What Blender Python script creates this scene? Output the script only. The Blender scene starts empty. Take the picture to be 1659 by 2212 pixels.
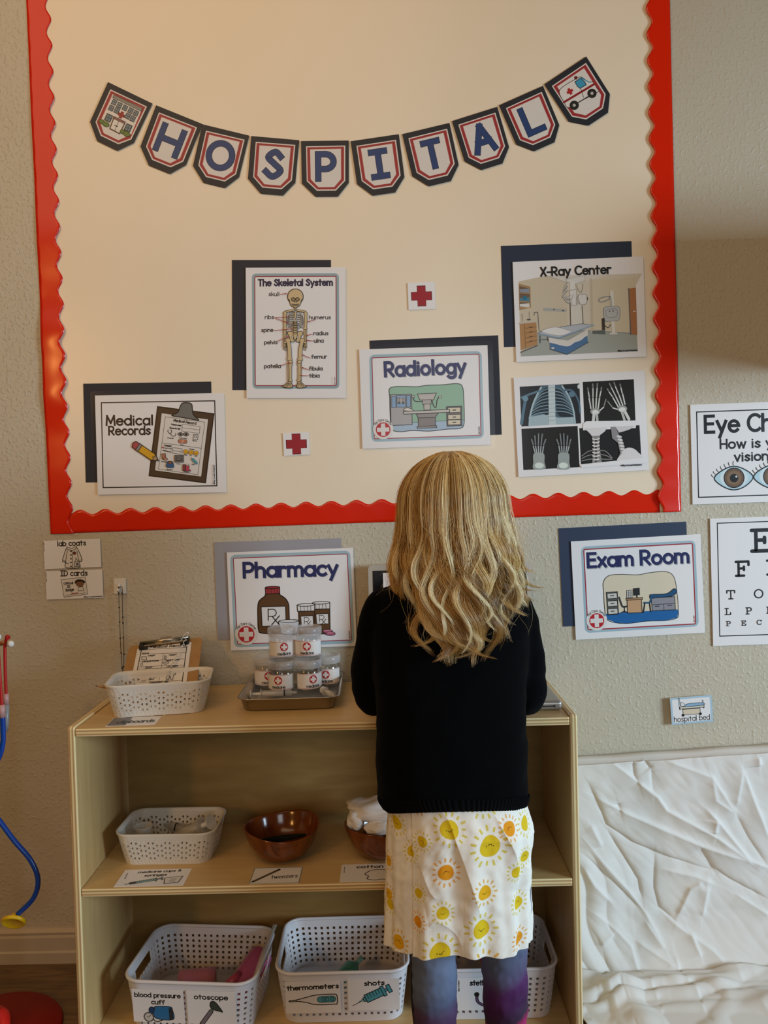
import bpy, math, random
import numpy as np
from mathutils import Vector, Matrix, noise
from mathutils.geometry import tessellate_polygon
PI = math.pi
scene = bpy.context.scene
COL = scene.collection
rnd = random.Random(7)

# ------------------------------------------------------------------ camera
FPX, PITCH, YAW, ROLL = 1680.79, 0.0268, -0.0078, -0.0264
CAMLOC = Vector((0.5895, -1.6955, 1.0203))
_f = Vector((math.sin(YAW)*math.cos(PITCH), math.cos(YAW)*math.cos(PITCH), -math.sin(PITCH)))
_r0 = Vector((math.cos(YAW), -math.sin(YAW), 0)); _u0 = _r0.cross(_f)
CR = _r0*math.cos(ROLL) + _u0*math.sin(ROLL)
CU = -_r0*math.sin(ROLL) + _u0*math.cos(ROLL)
CF = _f
cam = bpy.data.objects.new('camera', bpy.data.cameras.new('camera'))
COL.objects.link(cam)
cam.matrix_world = Matrix(((CR.x, CU.x, -CF.x, CAMLOC.x), (CR.y, CU.y, -CF.y, CAMLOC.y), (CR.z, CU.z, -CF.z, CAMLOC.z), (0, 0, 0, 1)))
cam.data.sensor_fit = 'HORIZONTAL'; cam.data.sensor_width = 36.0
cam.data.lens = 36.0*FPX/1659.0
cam.data.clip_start = 0.02
scene.camera = cam

def ray(px, py):
    return CF + CR*((px-829.5)/FPX) - CU*((py-1106.0)/FPX)
def atY(px, py, y):
    d = ray(px, py); return CAMLOC + d*((y-CAMLOC.y)/d.y)
def atZ(px, py, z):
    d = ray(px, py); return CAMLOC + d*((z-CAMLOC.z)/d.z)
def topx(P):
    d = Vector(P)-CAMLOC; z = d.dot(CF)
    return 829.5+FPX*d.dot(CR)/z, 1106.0-FPX*d.dot(CU)/z

# ------------------------------------------------------------------ light and exposure
scene.view_settings.view_transform = 'Standard'
scene.view_settings.look = 'None'
scene.view_settings.gamma = 1.0
scene.view_settings.use_curve_mapping = False
scene.view_settings.exposure = 0.0
w = bpy.data.worlds.new('room_air'); scene.world = w; w.use_nodes = True
w.node_tree.nodes['Background'].inputs[0].default_value = (1.0, 0.74, 0.25, 1)
w.node_tree.nodes['Background'].inputs[1].default_value = 0.07

def area(name, loc, target, sx, sy, power, color, spread=PI):
    L = bpy.data.lights.new(name, 'AREA'); L.shape = 'RECTANGLE'; L.size = sx; L.size_y = sy
    L.energy = power; L.color = color; L.spread = spread
    o = bpy.data.objects.new(name, L); COL.objects.link(o); o.location = loc
    o.rotation_euler = (Vector(target)-Vector(loc)).to_track_quat('-Z', 'Y').to_euler()
    return o
area('window_daylight', (3.9, -2.0, 1.15), (0.75, 0.0, 0.62), 1.2, 0.9, 25.5, (0.63, 0.83, 1.0), math.radians(80))
area('front_fill_light', (1.0, -3.6, 1.5), (0.45, 0.0, 0.75), 0.9, 0.8, 10.0, (0.94, 0.96, 1.0))  # unseen fill added behind the camera to brighten papers and basket cards
area('ceiling_lamp_light', (-0.25, -1.45, 2.70), (0.15, -0.1, 1.2), 2.0, 1.4, 14.8, (1.0, 0.68, 0.40))
area('left_lamp_light', (-1.474, -3.1, 1.81), (-0.13, 0.0, 1.3), 0.22, 0.42, 13.5, (1.0, 0.47, 0.12))

# ------------------------------------------------------------------ materials
def lin(c):
    if isinstance(c, str):
        c = c.lstrip('#'); c = [int(c[i:i+2], 16)/255 for i in (0, 2, 4)]
    return tuple(((v/12.92) if v <= 0.04045 else ((v+0.055)/1.055)**2.4) for v in c)
MATS = {}
def pm(name, col, rough=0.5, spec=0.5, metal=0.0, **kw):
    if name in MATS: return MATS[name]
    m = bpy.data.materials.new(name); m.use_nodes = True
    b = m.node_tree.nodes['Principled BSDF']
    c = lin(col)
    b.inputs['Base Color'].default_value = (*c, 1); b.inputs['Roughness'].default_value = rough
    b.inputs['Specular IOR Level'].default_value = spec; b.inputs['Metallic'].default_value = metal
    for k, v in kw.items():
        b.inputs[k.replace('_', ' ')].default_value = v
    MATS[name] = m
    return m
def N(m, t, **kw):
    n = m.node_tree.nodes.new(t)
    for k, v in kw.items(): setattr(n, k, v)
    return n
def LK(m, a, b): m.node_tree.links.new(a, b)
def ramp(m, stops, interp='LINEAR'):
    r = N(m, 'ShaderNodeValToRGB'); r.color_ramp.interpolation = interp
    e = r.color_ramp.elements
    while len(e) < len(stops): e.new(0.5)
    for i, (p, c) in enumerate(stops):
        e[i].position = p; e[i].color = (*lin(c), 1)
    return r
def bump(m, height_socket, strength, dist):
    b = N(m, 'ShaderNodeBump'); b.inputs['Strength'].default_value = strength; b.inputs['Distance'].default_value = dist
    LK(m, height_socket, b.inputs['Height']); LK(m, b.outputs[0], m.node_tree.nodes['Principled BSDF'].inputs['Normal'])
def noisy(m, c1, c2, scale, detail=4, stretch=(1, 1, 1), dist=0.0, lo=0.3, hi=0.7):
    tc = N(m, 'ShaderNodeTexCoord'); mp = N(m, 'ShaderNodeMapping'); mp.inputs['Scale'].default_value = stretch
    nz = N(m, 'ShaderNodeTexNoise'); nz.inputs['Scale'].default_value = scale; nz.inputs['Detail'].default_value = detail
    nz.inputs['Distortion'].default_value = dist
    LK(m, tc.outputs['Object'], mp.inputs[0]); LK(m, mp.outputs[0], nz.inputs['Vector'])
    r = ramp(m, [(lo, c1), (hi, c2)]); LK(m, nz.outputs['Fac'], r.inputs[0])
    LK(m, r.outputs[0], m.node_tree.nodes['Principled BSDF'].inputs['Base Color'])
    return nz

# wall: orange-peel paint
m_wall = pm('wall_paint', '#a9a294', 0.42, 0.35)
_nz = noisy(m_wall, '#bdb39e', '#c2b9a5', 3.0)
tc = N(m_wall, 'ShaderNodeTexCoord')
n1 = N(m_wall, 'ShaderNodeTexNoise'); n1.inputs['Scale'].default_value = 130; n1.inputs['Detail'].default_value = 3
n2 = N(m_wall, 'ShaderNodeTexNoise'); n2.inputs['Scale'].default_value = 45; n2.inputs['Detail'].default_value = 2
LK(m_wall, tc.outputs['Object'], n1.inputs['Vector']); LK(m_wall, tc.outputs['Object'], n2.inputs['Vector'])
rr = N(m_wall, 'ShaderNodeMapRange'); rr.inputs[1].default_value = 0.52; rr.inputs[2].default_value = 0.75
LK(m_wall, n1.outputs['Fac'], rr.inputs[0])
ad = N(m_wall, 'ShaderNodeMath', operation='MULTIPLY_ADD'); LK(m_wall, n2.outputs['Fac'], ad.inputs[0]); ad.inputs[1].default_value = 0.8
LK(m_wall, rr.outputs[0], ad.inputs[2])
bump(m_wall, ad.outputs[0], 0.5, 0.0022)

# floor: worn brown wood-look planks
m_floor = pm('floor_planks', '#6b5138', 0.4)
_nz = noisy(m_floor, '#55402a', '#7d6345', 6, 6, (1, 9, 1), 1.2)
bump(m_floor, _nz.outputs['Fac'], 0.25, 0.002)
m_base = pm('baseboard_paint', '#b9ab97', 0.4); noisy(m_base, '#b4a691', '#beb09c', 8)

# plywood faces and edges
def ply_face(name, axis):
    m = pm(name, '#c9a974', 0.38, 0.4)
    st = {'x': (1.2, 14, 14), 'z': (14, 14, 1.2)}[axis]
    z = noisy(m, '#c2a06a', '#d2b27c', 4.0, 6, st, 0.8, 0.25, 0.75)
    bump(m, z.outputs['Fac'], 0.08, 0.001)
    return m
m_plyx = ply_face('birch_plywood_grain_x', 'x'); m_plyz = ply_face('birch_plywood_grain_z', 'z')
m_back = pm('back_board_shade_darkened', '#947645', 0.45, 0.3); noisy(m_back, '#8a6d3e', '#9a7c4a', 5.0, 5, (1.5, 8, 8), 0.8)  # back board colour darkened to stand for the shade inside the shelf
def ply_edge(name, comp):
    m = pm(name, '#d9c084', 0.35, 0.45)
    tc = N(m, 'ShaderNodeTexCoord'); sp = N(m, 'ShaderNodeSeparateXYZ'); LK(m, tc.outputs['Generated'], sp.inputs[0])
    r = ramp(m, [(0.0, '#f2dfa8'), (0.17, '#f3e0aa'), (0.21, '#bd976a'), (0.36, '#c9a273'), (0.41, '#f3deaa'), (0.58, '#ecd69c'), (0.63, '#be996b'), (0.78, '#c8a272'), (0.83, '#f5e3b0'), (1.0, '#efdaa2')])
    LK(m, sp.outputs[comp], r.inputs[0])
    tc2 = N(m, 'ShaderNodeTexCoord'); nz = N(m, 'ShaderNodeTexNoise'); nz.inputs['Scale'].default_value = 25
    LK(m, tc2.outputs['Object'], nz.inputs['Vector'])
    mx = N(m, 'ShaderNodeMix', data_type='RGBA', blend_type='MULTIPLY'); mx.inputs[0].default_value = 0.12
    LK(m, r.outputs[0], mx.inputs[6]); LK(m, nz.outputs['Color'], mx.inputs[7])
    LK(m, mx.outputs[2], m.node_tree.nodes['Principled BSDF'].inputs['Base Color'])
    return m
m_edge_x = ply_edge('plywood_edge_layers_across', 0); m_edge_z = ply_edge('plywood_edge_layers_up', 2)

m_white = pm('white_plastic', '#dedbd3', 0.35, 0.5)
m_wplastic = pm('cool_white_plastic', '#d9d7da', 0.35, 0.5)
def film(name, fac, rough, tint=(1, 1, 1)):
    m = bpy.data.materials.new(name); m.use_nodes = True; nt = m.node_tree
    nt.nodes.remove(nt.nodes['Principled BSDF'])
    t = N(m, 'ShaderNodeBsdfTransparent'); t.inputs[0].default_value = (*tint, 1)
    g = N(m, 'ShaderNodeBsdfGlossy'); g.inputs['Roughness'].default_value = rough
    fr = N(m, 'ShaderNodeFresnel'); fr.inputs[0].default_value = 1.45
    # light leaving through the sheet from behind meets the same thin-film reflectance as light arriving
    ge = N(m, 'ShaderNodeNewGeometry'); sw = N(m, 'ShaderNodeMix', data_type='FLOAT'); LK(m, ge.outputs['Backfacing'], sw.inputs[0])
    LK(m, fr.outputs[0], sw.inputs[2]); sw.inputs[3].default_value = 0.05
    mu = N(m, 'ShaderNodeMath', operation='MULTIPLY'); mu.inputs[1].default_value = fac; LK(m, sw.outputs[0], mu.inputs[0])
    mx = N(m, 'ShaderNodeMixShader'); LK(m, mu.outputs[0], mx.inputs[0]); LK(m, t.outputs[0], mx.inputs[1]); LK(m, g.outputs[0], mx.inputs[2])
    LK(m, mx.outputs[0], nt.nodes['Material Output'].inputs[0])
    MATS[name] = m
    return m
m_film = film('laminate_film', 0.32, 0.12, (1, 1, 1))
m_clear = film('clear_plastic', 1.6, 0.08, (0.93, 0.93, 0.94))
m_haze = pm('milky_plastic', '#d8d4cc', 0.3, 0.5, Alpha=0.45)

# ------------------------------------------------------------------ mesh helpers
class MB:
    def __init__(s): s.v = []; s.f = []; s.mi = []; s.sm = []
    def add(s, vs, fs, mi=0, smooth=False):
        b = len(s.v); s.v.extend([tuple(p) for p in vs])
        for f in fs: s.f.append([b+i for i in f]); s.mi.append(mi); s.sm.append(smooth)
        return s
    def box(s, a, b, mi=0, front=None):
        x0, y0, z0 = a; x1, y1, z1 = b
        vs = [(x0, y0, z0), (x1, y0, z0), (x1, y1, z0), (x0, y1, z0), (x0, y0, z1), (x1, y0, z1), (x1, y1, z1), (x0, y1, z1)]
        fs = [(0, 3, 2, 1), (4, 5, 6, 7), (0, 1, 5, 4), (1, 2, 6, 5), (2, 3, 7, 6), (3, 0, 4, 7)]
        n = len(s.v); s.v.extend(vs)
        for i, f in enumerate(fs):
            s.f.append([n+k for k in f]); s.mi.append(front if (front is not None and i == 2) else mi); s.sm.append(False)
        return s
    def tube(s, pts, r, n=10, mi=0, caps=True, closed=False, smooth=True):
        pts = [Vector(p) for p in pts]; k = len(pts)
        rs = r if isinstance(r, (list, tuple)) else [r]*k
        b = len(s.v); up = None
        for i, p in enumerate(pts):
            if closed: t = pts[(i+1) % k]-pts[i-1]
            else: t = pts[min(i+1, k-1)]-pts[max(i-1, 0)]
            t = t.normalized() if t.length > 1e-9 else Vector((0, 0, 1))
            if up is None:
                up = Vector((0, 0, 1)) if abs(t.z) < 0.9 else Vector((1, 0, 0))
            sd = t.cross(up)
            if sd.length < 1e-6: sd = t.orthogonal()
            sd.normalize(); up = sd.cross(t).normalized()
            for j in range(n):
                a = 2*PI*j/n; s.v.append(tuple(p+sd*(math.cos(a)*rs[i])+up*(math.sin(a)*rs[i])))
        for i in range(k if closed else k-1):
            i2 = (i+1) % k
            for j in range(n):
                j2 = (j+1) % n
                s.f.append([b+i*n+j, b+i*n+j2, b+i2*n+j2, b+i2*n+j]); s.mi.append(mi); s.sm.append(smooth)
        if caps and not closed:
            s.f.append([b+j for j in range(n)][::-1]); s.mi.append(mi); s.sm.append(False)
            s.f.append([b+(k-1)*n+j for j in range(n)]); s.mi.append(mi); s.sm.append(False)
        return s
    def lathe(s, prof, c=(0, 0, 0), n=32, mi=0, smooth=True, axis='z', capb=True, capt=True):
        b = len(s.v); k = len(prof)
        for r, h in prof:
            for j in range(n):
                a = 2*PI*j/n; x, y = r*math.cos(a), r*math.sin(a)
                p = (x, y, h) if axis == 'z' else ((h, x, y) if axis == 'x' else (y, h, x))
                s.v.append((c[0]+p[0], c[1]+p[1], c[2]+p[2]))
        for i in range(k-1):
            for j in range(n):
                j2 = (j+1) % n
                s.f.append([b+i*n+j, b+i*n+j2, b+(i+1)*n+j2, b+(i+1)*n+j]); s.mi.append(mi); s.sm.append(smooth)
        if capb: s.f.append([b+j for j in range(n)][::-1]); s.mi.append(mi); s.sm.append(False)
        if capt: s.f.append([b+(k-1)*n+j for j in range(n)]); s.mi.append(mi); s.sm.append(False)
        return s
    def ball(s, c, r, n=14, k=9, mi=0):
        rx, ry, rz = r if isinstance(r, (tuple, list)) else (r, r, r)
        b = len(s.v)
        for i in range(1, k):
            t = PI*i/k
            for j in range(n):
                a = 2*PI*j/n
                s.v.append((c[0]+rx*math.sin(t)*math.cos(a), c[1]+ry*math.sin(t)*math.sin(a), c[2]-rz*math.cos(t)))
        s.v.append((c[0], c[1], c[2]-rz)); s.v.append((c[0], c[1], c[2]+rz))
        lo, hi = b+(k-1)*n, b+(k-1)*n+1
        for i in range(k-2):
            for j in range(n):
                j2 = (j+1) % n
                s.f.append([b+i*n+j, b+i*n+j2, b+(i+1)*n+j2, b+(i+1)*n+j]); s.mi.append(mi); s.sm.append(True)
        for j in range(n):
            j2 = (j+1) % n
            s.f.append([lo, b+j2, b+j]); s.f.append([hi, b+(k-2)*n+j, b+(k-2)*n+j2]); s.mi += [mi, mi]; s.sm += [True, True]
        return s
    def grid(s, P, mi=0, smooth=True, wrap=False):
        # P: array (rows, cols, 3)
        r, c = len(P), len(P[0]); b = len(s.v)
        for row in P:
            for p in row: s.v.append(tuple(p))
        for i in range(r-1):
            for j in range(c if wrap else c-1):
                j2 = (j+1) % c
                s.f.append([b+i*c+j, b+i*c+j2, b+(i+1)*c+j2, b+(i+1)*c+j]); s.mi.append(mi); s.sm.append(smooth)
        return s
    def mesh(s, name):
        me = bpy.data.meshes.new(name); me.from_pydata(s.v, [], s.f)
        me.polygons.foreach_set('material_index', s.mi); me.polygons.foreach_set('use_smooth', s.sm)
        me.update()
        return me
    def build(s, name, mats, parent=None, world=True):
        return link(name, s.mesh(name), mats, parent, world)
PM = {}
def link(name, me, mats, parent=None, world=True):
    o = bpy.data.objects.new(name, me); COL.objects.link(o)
    for m in (mats if isinstance(mats, (list, tuple)) else [mats]): me.materials.append(m)
    if parent is not None:
        if world: me.transform(PM.get(parent.name, Matrix()).inverted()); me.update()
        o.parent = parent
        PM[o.name] = PM.get(parent.name, Matrix())
    return o
def tag(o, label, cat, group=None, kind=None):
    if label: o['label'] = label
    if cat: o['category'] = cat
    if group: o['group'] = group
    if kind: o['kind'] = kind
    return o
def thing(name, label, cat, loc=(0, 0, 0), rotz=0, group=None):
    o = bpy.data.objects.new(name, None); COL.objects.link(o)
    o.empty_display_size = 0.05
    o.location = loc; o.rotation_euler = (0, 0, rotz)
    PM[o.name] = Matrix.Translation(loc) @ Matrix.Rotation(rotz, 4, 'Z')
    return tag(o, label, cat, group)
def structure(o): o['kind'] = 'structure'; return o
def bevel(o, wd, seg=2, angle=0.6):
    b = o.modifiers.new('bevel', 'BEVEL'); b.width = wd; b.segments = seg; b.limit_method = 'ANGLE'; b.angle_limit = angle
    return o
def dup(root, loc, rotz, label, group=None):
    r = root.copy(); COL.objects.link(r); r.location = loc; r.rotation_euler = (0, 0, rotz); r['label'] = label
    if group: r['group'] = group
    for ch in list(root.children):
        c = ch.copy(); COL.objects.link(c); c.parent = r
        for g in list(ch.children):
            d = g.copy(); COL.objects.link(d); d.parent = c
    return r
def arcp(cx, cy, rx, ry, a0, a1, n=12):
    return [(cx+rx*math.cos(math.radians(a0+(a1-a0)*i/n)), cy+ry*math.sin(math.radians(a0+(a1-a0)*i/n))) for i in range(n+1)]
def catmull(pts, n=8, closed=False):
    pts = [np.array(p, float) for p in pts]; k = len(pts); out = []
    rng = range(k if closed else k-1)
    for i in rng:
        p0 = pts[i-1] if (closed or i > 0) else pts[0]; p1 = pts[i]; p2 = pts[(i+1) % k]
        p3 = pts[(i+2) % k] if (closed or i+2 < k) else pts[-1]
        for j in range(n):
            t = j/n
            out.append(tuple(0.5*((2*p1)+(-p0+p2)*t+(2*p0-5*p1+4*p2-p3)*t*t+(-p0+3*p1-3*p2+p3)*t**3)))
    if not closed: out.append(tuple(pts[-1]))
    return out

# ------------------------------------------------------------------ room shell
# back wall, floor, baseboard
o = structure(MB().box((-1.6, 0.0, 0.0), (3.4, 0.12, 2.75)).build('wall_back', m_wall))
o = structure(MB().box((-1.6, -4.6, -0.06), (3.4, 0.12, 0.0)).build('floor', m_floor))
prof = [(-0.0005, 0.0), (-0.016, 0.0), (-0.016, 0.024), (-0.012, 0.027), (-0.011, 0.055), (-0.009, 0.060), (-0.010, 0.066), (-0.006, 0.074), (-0.0005, 0.076)]
mb = MB(); P = [[(x, y, z) for (y, z) in prof] for x in (-1.6, 3.4)]
mb.grid(P, smooth=False)
structure(mb.build('baseboard_back', m_base))

# unseen box added beyond the right edge of view to shade the wall beside the board
structure(bevel(MB().box((1.50, -0.33, 1.25), (2.4, 0.0, 1.545)).build('shade_box_1', m_base), 0.004))
# ------------------------------------------------------------------ stroke lettering
def _ell(cx, cy, rx, ry, n=22): return [arcp(cx, cy, rx, ry, 90, 450, n)]
def _glyphs():
    X = 0.66; c = 0.30; r = 0.30; h = 0.33
    G = {}
    O = arcp(c, h, r, h, 0, 360, 22)
    G['a'] = ([O, [(0.6, X), (0.6, 0)]], 0.6)
    G['b'] = ([[(0, 1), (0, 0)], O], 0.6)
    G['c'] = ([arcp(c, h, r, h, 48, 312, 16)], 0.5)
    G['d'] = ([O, [(0.6, 1), (0.6, 0)]], 0.6)
    G['e'] = ([[(0.02, 0.36), (0.59, 0.36)], arcp(c, h, r, h, 5, 318, 18)], 0.58)
    G['f'] = ([arcp(0.36, 0.78, 0.2, 0.22, 50, 180, 8)+[(0.16, 0)], [(0, 0.6), (0.4, 0.6)]], 0.42)
    G['g'] = ([O, [(0.6, X)]+arcp(0.32, -0.1, 0.28, 0.23, 0, -150, 10)], 0.6)
    G['h'] = ([[(0, 1), (0, 0)], [(0, 0.36)]+arcp(0.26, 0.38, 0.26, 0.28, 180, 0, 10)+[(0.52, 0)]], 0.52)
    G['i'] = ([[(0.05, 0.62), (0.05, 0)], [(0.05, 0.88), (0.052, 0.89)]], 0.1)
    G['j'] = ([[(0.2, 0.62)]+arcp(0.02, -0.1, 0.18, 0.2, 0, -120, 7), [(0.2, 0.88), (0.202, 0.89)]], 0.25)
    G['k'] = ([[(0, 1), (0, 0)], [(0.46, 0.64), (0, 0.26)], [(0.16, 0.38), (0.5, 0)]], 0.5)
    G['l'] = ([[(0.05, 1), (0.05, 0)]], 0.1)
    G['m'] = ([[(0, X), (0, 0)], [(0, 0.36)]+arcp(0.22, 0.4, 0.22, 0.26, 180, 0, 9)+[(0.44, 0)], [(0.44, 0.36)]+arcp(0.66, 0.4, 0.22, 0.26, 180, 0, 9)+[(0.88, 0)]], 0.88)
    G['n'] = ([[(0, X), (0, 0)], [(0, 0.36)]+arcp(0.26, 0.38, 0.26, 0.28, 180, 0, 10)+[(0.52, 0)]], 0.52)
    G['o'] = ([O], 0.6)
    G['p'] = ([[(0, X), (0, -0.33)], O], 0.6)
    G['q'] = ([O, [(0.6, X), (0.6, -0.33)]], 0.6)
    G['r'] = ([[(0, X), (0, 0)], [(0, 0.36)]+arcp(0.24, 0.38, 0.24, 0.27, 180, 60, 8)], 0.36)
    G['s'] = ([catmull([(0.44, 0.55), (0.25, 0.66), (0.06, 0.5), (0.25, 0.34), (0.45, 0.17), (0.24, 0.0), (0.02, 0.11)], 5)], 0.46)
    G['t'] = ([[(0.2, 0.92), (0.2, 0.0)], [(0, 0.63), (0.42, 0.63)]], 0.42)
    G['u'] = ([[(0, X)]+arcp(0.26, 0.27, 0.26, 0.27, 180, 360, 10)+[(0.52, X)], [(0.52, X), (0.52, 0)]], 0.52)
    G['v'] = ([[(0, X), (0.26, 0)], [(0.26, 0), (0.52, X)]], 0.52)
    G['w'] = ([[(0, X), (0.2, 0)], [(0.2, 0), (0.4, X*0.9)], [(0.4, X*0.9), (0.6, 0)], [(0.6, 0), (0.8, X)]], 0.8)
    G['x'] = ([[(0, X), (0.48, 0)], [(0.48, X), (0, 0)]], 0.48)
    G['y'] = ([[(0, X), (0.27, 0.04)], [(0.54, X), (0.14, -0.33)]], 0.54)
    G['z'] = ([[(0, X), (0.46, X)], [(0.46, X), (0, 0)], [(0, 0), (0.46, 0)]], 0.46)
    G['A'] = ([[(0, 0), (0.35, 1)], [(0.35, 1), (0.7, 0)], [(0.12, 0.34), (0.58, 0.34)]], 0.7)
    G['B'] = ([[(0, 1), (0, 0)], [(0, 1)]+arcp(0.3, 0.76, 0.24, 0.24, 90, -90, 10)+[(0, 0.52)], [(0, 0.52)]+arcp(0.3, 0.26, 0.28, 0.26, 90, -90, 10)+[(0, 0)]], 0.58)
    G['C'] = ([arcp(0.42, 0.5, 0.42, 0.5, 48, 312, 18)], 0.7)
    G['D'] = ([[(0, 1), (0, 0)], [(0, 1), (0.2, 1)]+arcp(0.2, 0.5, 0.45, 0.5, 90, -90, 14)+[(0, 0)]], 0.65)
    G['E'] = ([[(0, 1), (0, 0)], [(0, 1), (0.52, 1)], [(0, 0.52), (0.46, 0.52)], [(0, 0), (0.52, 0)]], 0.54)
    G['F'] = ([[(0, 1), (0, 0)], [(0, 1), (0.5, 1)], [(0, 0.52), (0.42, 0.52)]], 0.5)
    G['H'] = ([[(0, 1), (0, 0)], [(0.6, 1), (0.6, 0)], [(0, 0.5), (0.6, 0.5)]], 0.6)
    G['I'] = ([[(0.25, 1), (0.25, 0)], [(0, 1), (0.5, 1)], [(0, 0), (0.5, 0)]], 0.5)
    G['L'] = ([[(0, 1), (0, 0)], [(0, 0), (0.5, 0)]], 0.5)
    G['M'] = ([[(0, 0), (0.06, 1)], [(0.06, 1), (0.4, 0.2)], [(0.4, 0.2), (0.74, 1)], [(0.74, 1), (0.8, 0)]], 0.8)
    G['N'] = ([[(0, 0), (0, 1)], [(0, 1), (0.58, 0)], [(0.58, 0), (0.58, 1)]], 0.58)
    G['O'] = ([arcp(0.42, 0.5, 0.42, 0.5, 0, 360, 26)], 0.84)
    G['P'] = ([[(0, 1), (0, 0)], [(0, 1), (0.2, 1)]+arcp(0.28, 0.7, 0.3, 0.3, 90, -90, 12)+[(0, 0.4)]], 0.58)
    G['R'] = ([[(0, 1), (0, 0)], [(0, 1), (0.2, 1)]+arcp(0.28, 0.72, 0.28, 0.28, 90, -90, 12)+[(0, 0.44)], [(0.22, 0.44), (0.58, 0)]], 0.6)
    G['S'] = ([catmull([(0.54, 0.82), (0.32, 1.0), (0.06, 0.77), (0.3, 0.53), (0.57, 0.26), (0.28, 0.0), (0.0, 0.19)], 6)], 0.58)
    G['T'] = ([[(0.31, 1), (0.31, 0)], [(0, 1), (0.62, 1)]], 0.62)
    G['J'] = ([[(0.4, 1), (0.4, 0.25)]+arcp(0.2, 0.22, 0.2, 0.22, 0, -170, 8)], 0.42)
    G['V'] = ([[(0, 1), (0.33, 0)], [(0.33, 0), (0.66, 1)]], 0.66)
    G['X'] = ([[(0, 1), (0.56, 0)], [(0.56, 1), (0, 0)]], 0.56)
    G['Y'] = ([[(0, 1), (0.3, 0.45)], [(0.6, 1), (0.3, 0.45)], [(0.3, 0.45), (0.3, 0)]], 0.6)
    G['Z'] = ([[(0, 1), (0.56, 1)], [(0.56, 1), (0, 0)], [(0, 0), (0.56, 0)]], 0.56)
    G['0'] = ([[(0, 0), (0, 1)], [(0, 1), (0.5, 1)], [(0.5, 1), (0.5, 0)], [(0.5, 0), (0, 0)]], 0.5)
    G['-'] = ([[(0, 0.42), (0.34, 0.42)]], 0.34)
    G['.'] = ([[(0.05, 0.03), (0.052, 0.04)]], 0.1)
    G["'"] = ([[(0.05, 1), (0.03, 0.82)]], 0.1)
    G[':'] = ([[(0.05, 0.1), (0.052, 0.11)], [(0.05, 0.5), (0.052, 0.51)]], 0.1)
    G['?'] = ([arcp(0.25, 0.75, 0.25, 0.25, 170, -60, 10)+[(0.25, 0.42), (0.25, 0.3)], [(0.25, 0.03), (0.252, 0.04)]], 0.5)
    G['&'] = ([catmull([(0.62, 0.0), (0.2, 0.62), (0.22, 0.95), (0.42, 0.9), (0.4, 0.68), (0.05, 0.35), (0.08, 0.08), (0.3, 0.0), (0.52, 0.15), (0.62, 0.42)], 5)], 0.66)
    G['©'] = ([arcp(0.4, 0.5, 0.4, 0.45, 0, 360, 18), arcp(0.4, 0.5, 0.2, 0.22, 50, 310, 10)], 0.8)
    # slab-serif eye-chart capitals
    def sl(k, st, wd): G['#'+k] = (st, wd)
    sl('E', [[(0.14, 1), (0.14, 0)], [(0, 1), (0.66, 1)], [(0.66, 1), (0.66, 0.74)], [(0.14, 0.52), (0.42, 0.52)], [(0.42, 0.64), (0.42, 0.4)], [(0, 0), (0.68, 0)], [(0.68, 0), (0.68, 0.28)]], 0.7)
    sl('F', [[(0.14, 1), (0.14, 0)], [(0, 1), (0.66, 1)], [(0.66, 1), (0.66, 0.74)], [(0.14, 0.52), (0.42, 0.52)], [(0.42, 0.64), (0.42, 0.4)], [(0, 0), (0.42, 0)]], 0.68)
    sl('T', [[(0.35, 1), (0.35, 0)], [(0, 1), (0.7, 1)], [(0, 1), (0, 0.72)], [(0.7, 1), (0.7, 0.72)], [(0.17, 0), (0.53, 0)]], 0.7)
    sl('O', [arcp(0.36, 0.5, 0.36, 0.5, 0, 360, 26)], 0.72)
    sl('C', [arcp(0.38, 0.5, 0.36, 0.5, 40, 320, 18), [(0.67, 0.98), (0.67, 0.7)]], 0.7)
    sl('L', [[(0.2, 1), (0.2, 0)], [(0.02, 1), (0.4, 1)], [(0, 0), (0.66, 0)], [(0.66, 0), (0.66, 0.34)]], 0.68)
    sl('P', [[(0.14, 1), (0.14, 0)], [(0, 1), (0.36, 1)]+arcp(0.38, 0.73, 0.26, 0.27, 90, -90, 12)+[(0.14, 0.46)], [(0, 0), (0.36, 0)]], 0.66)
    sl('D', [[(0.12, 1), (0.12, 0)], [(0, 1), (0.26, 1)]+arcp(0.28, 0.5, 0.38, 0.5, 90, -90, 14)+[(0, 0)]], 0.66)
    sl('Z', [[(0, 1), (0.6, 1)], [(0.6, 1), (0, 0)], [(0, 0), (0.64, 0)], [(0, 1), (0, 0.74)], [(0.64, 0), (0.64, 0.28)]], 0.66)
    return G
GL = _glyphs()

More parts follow.
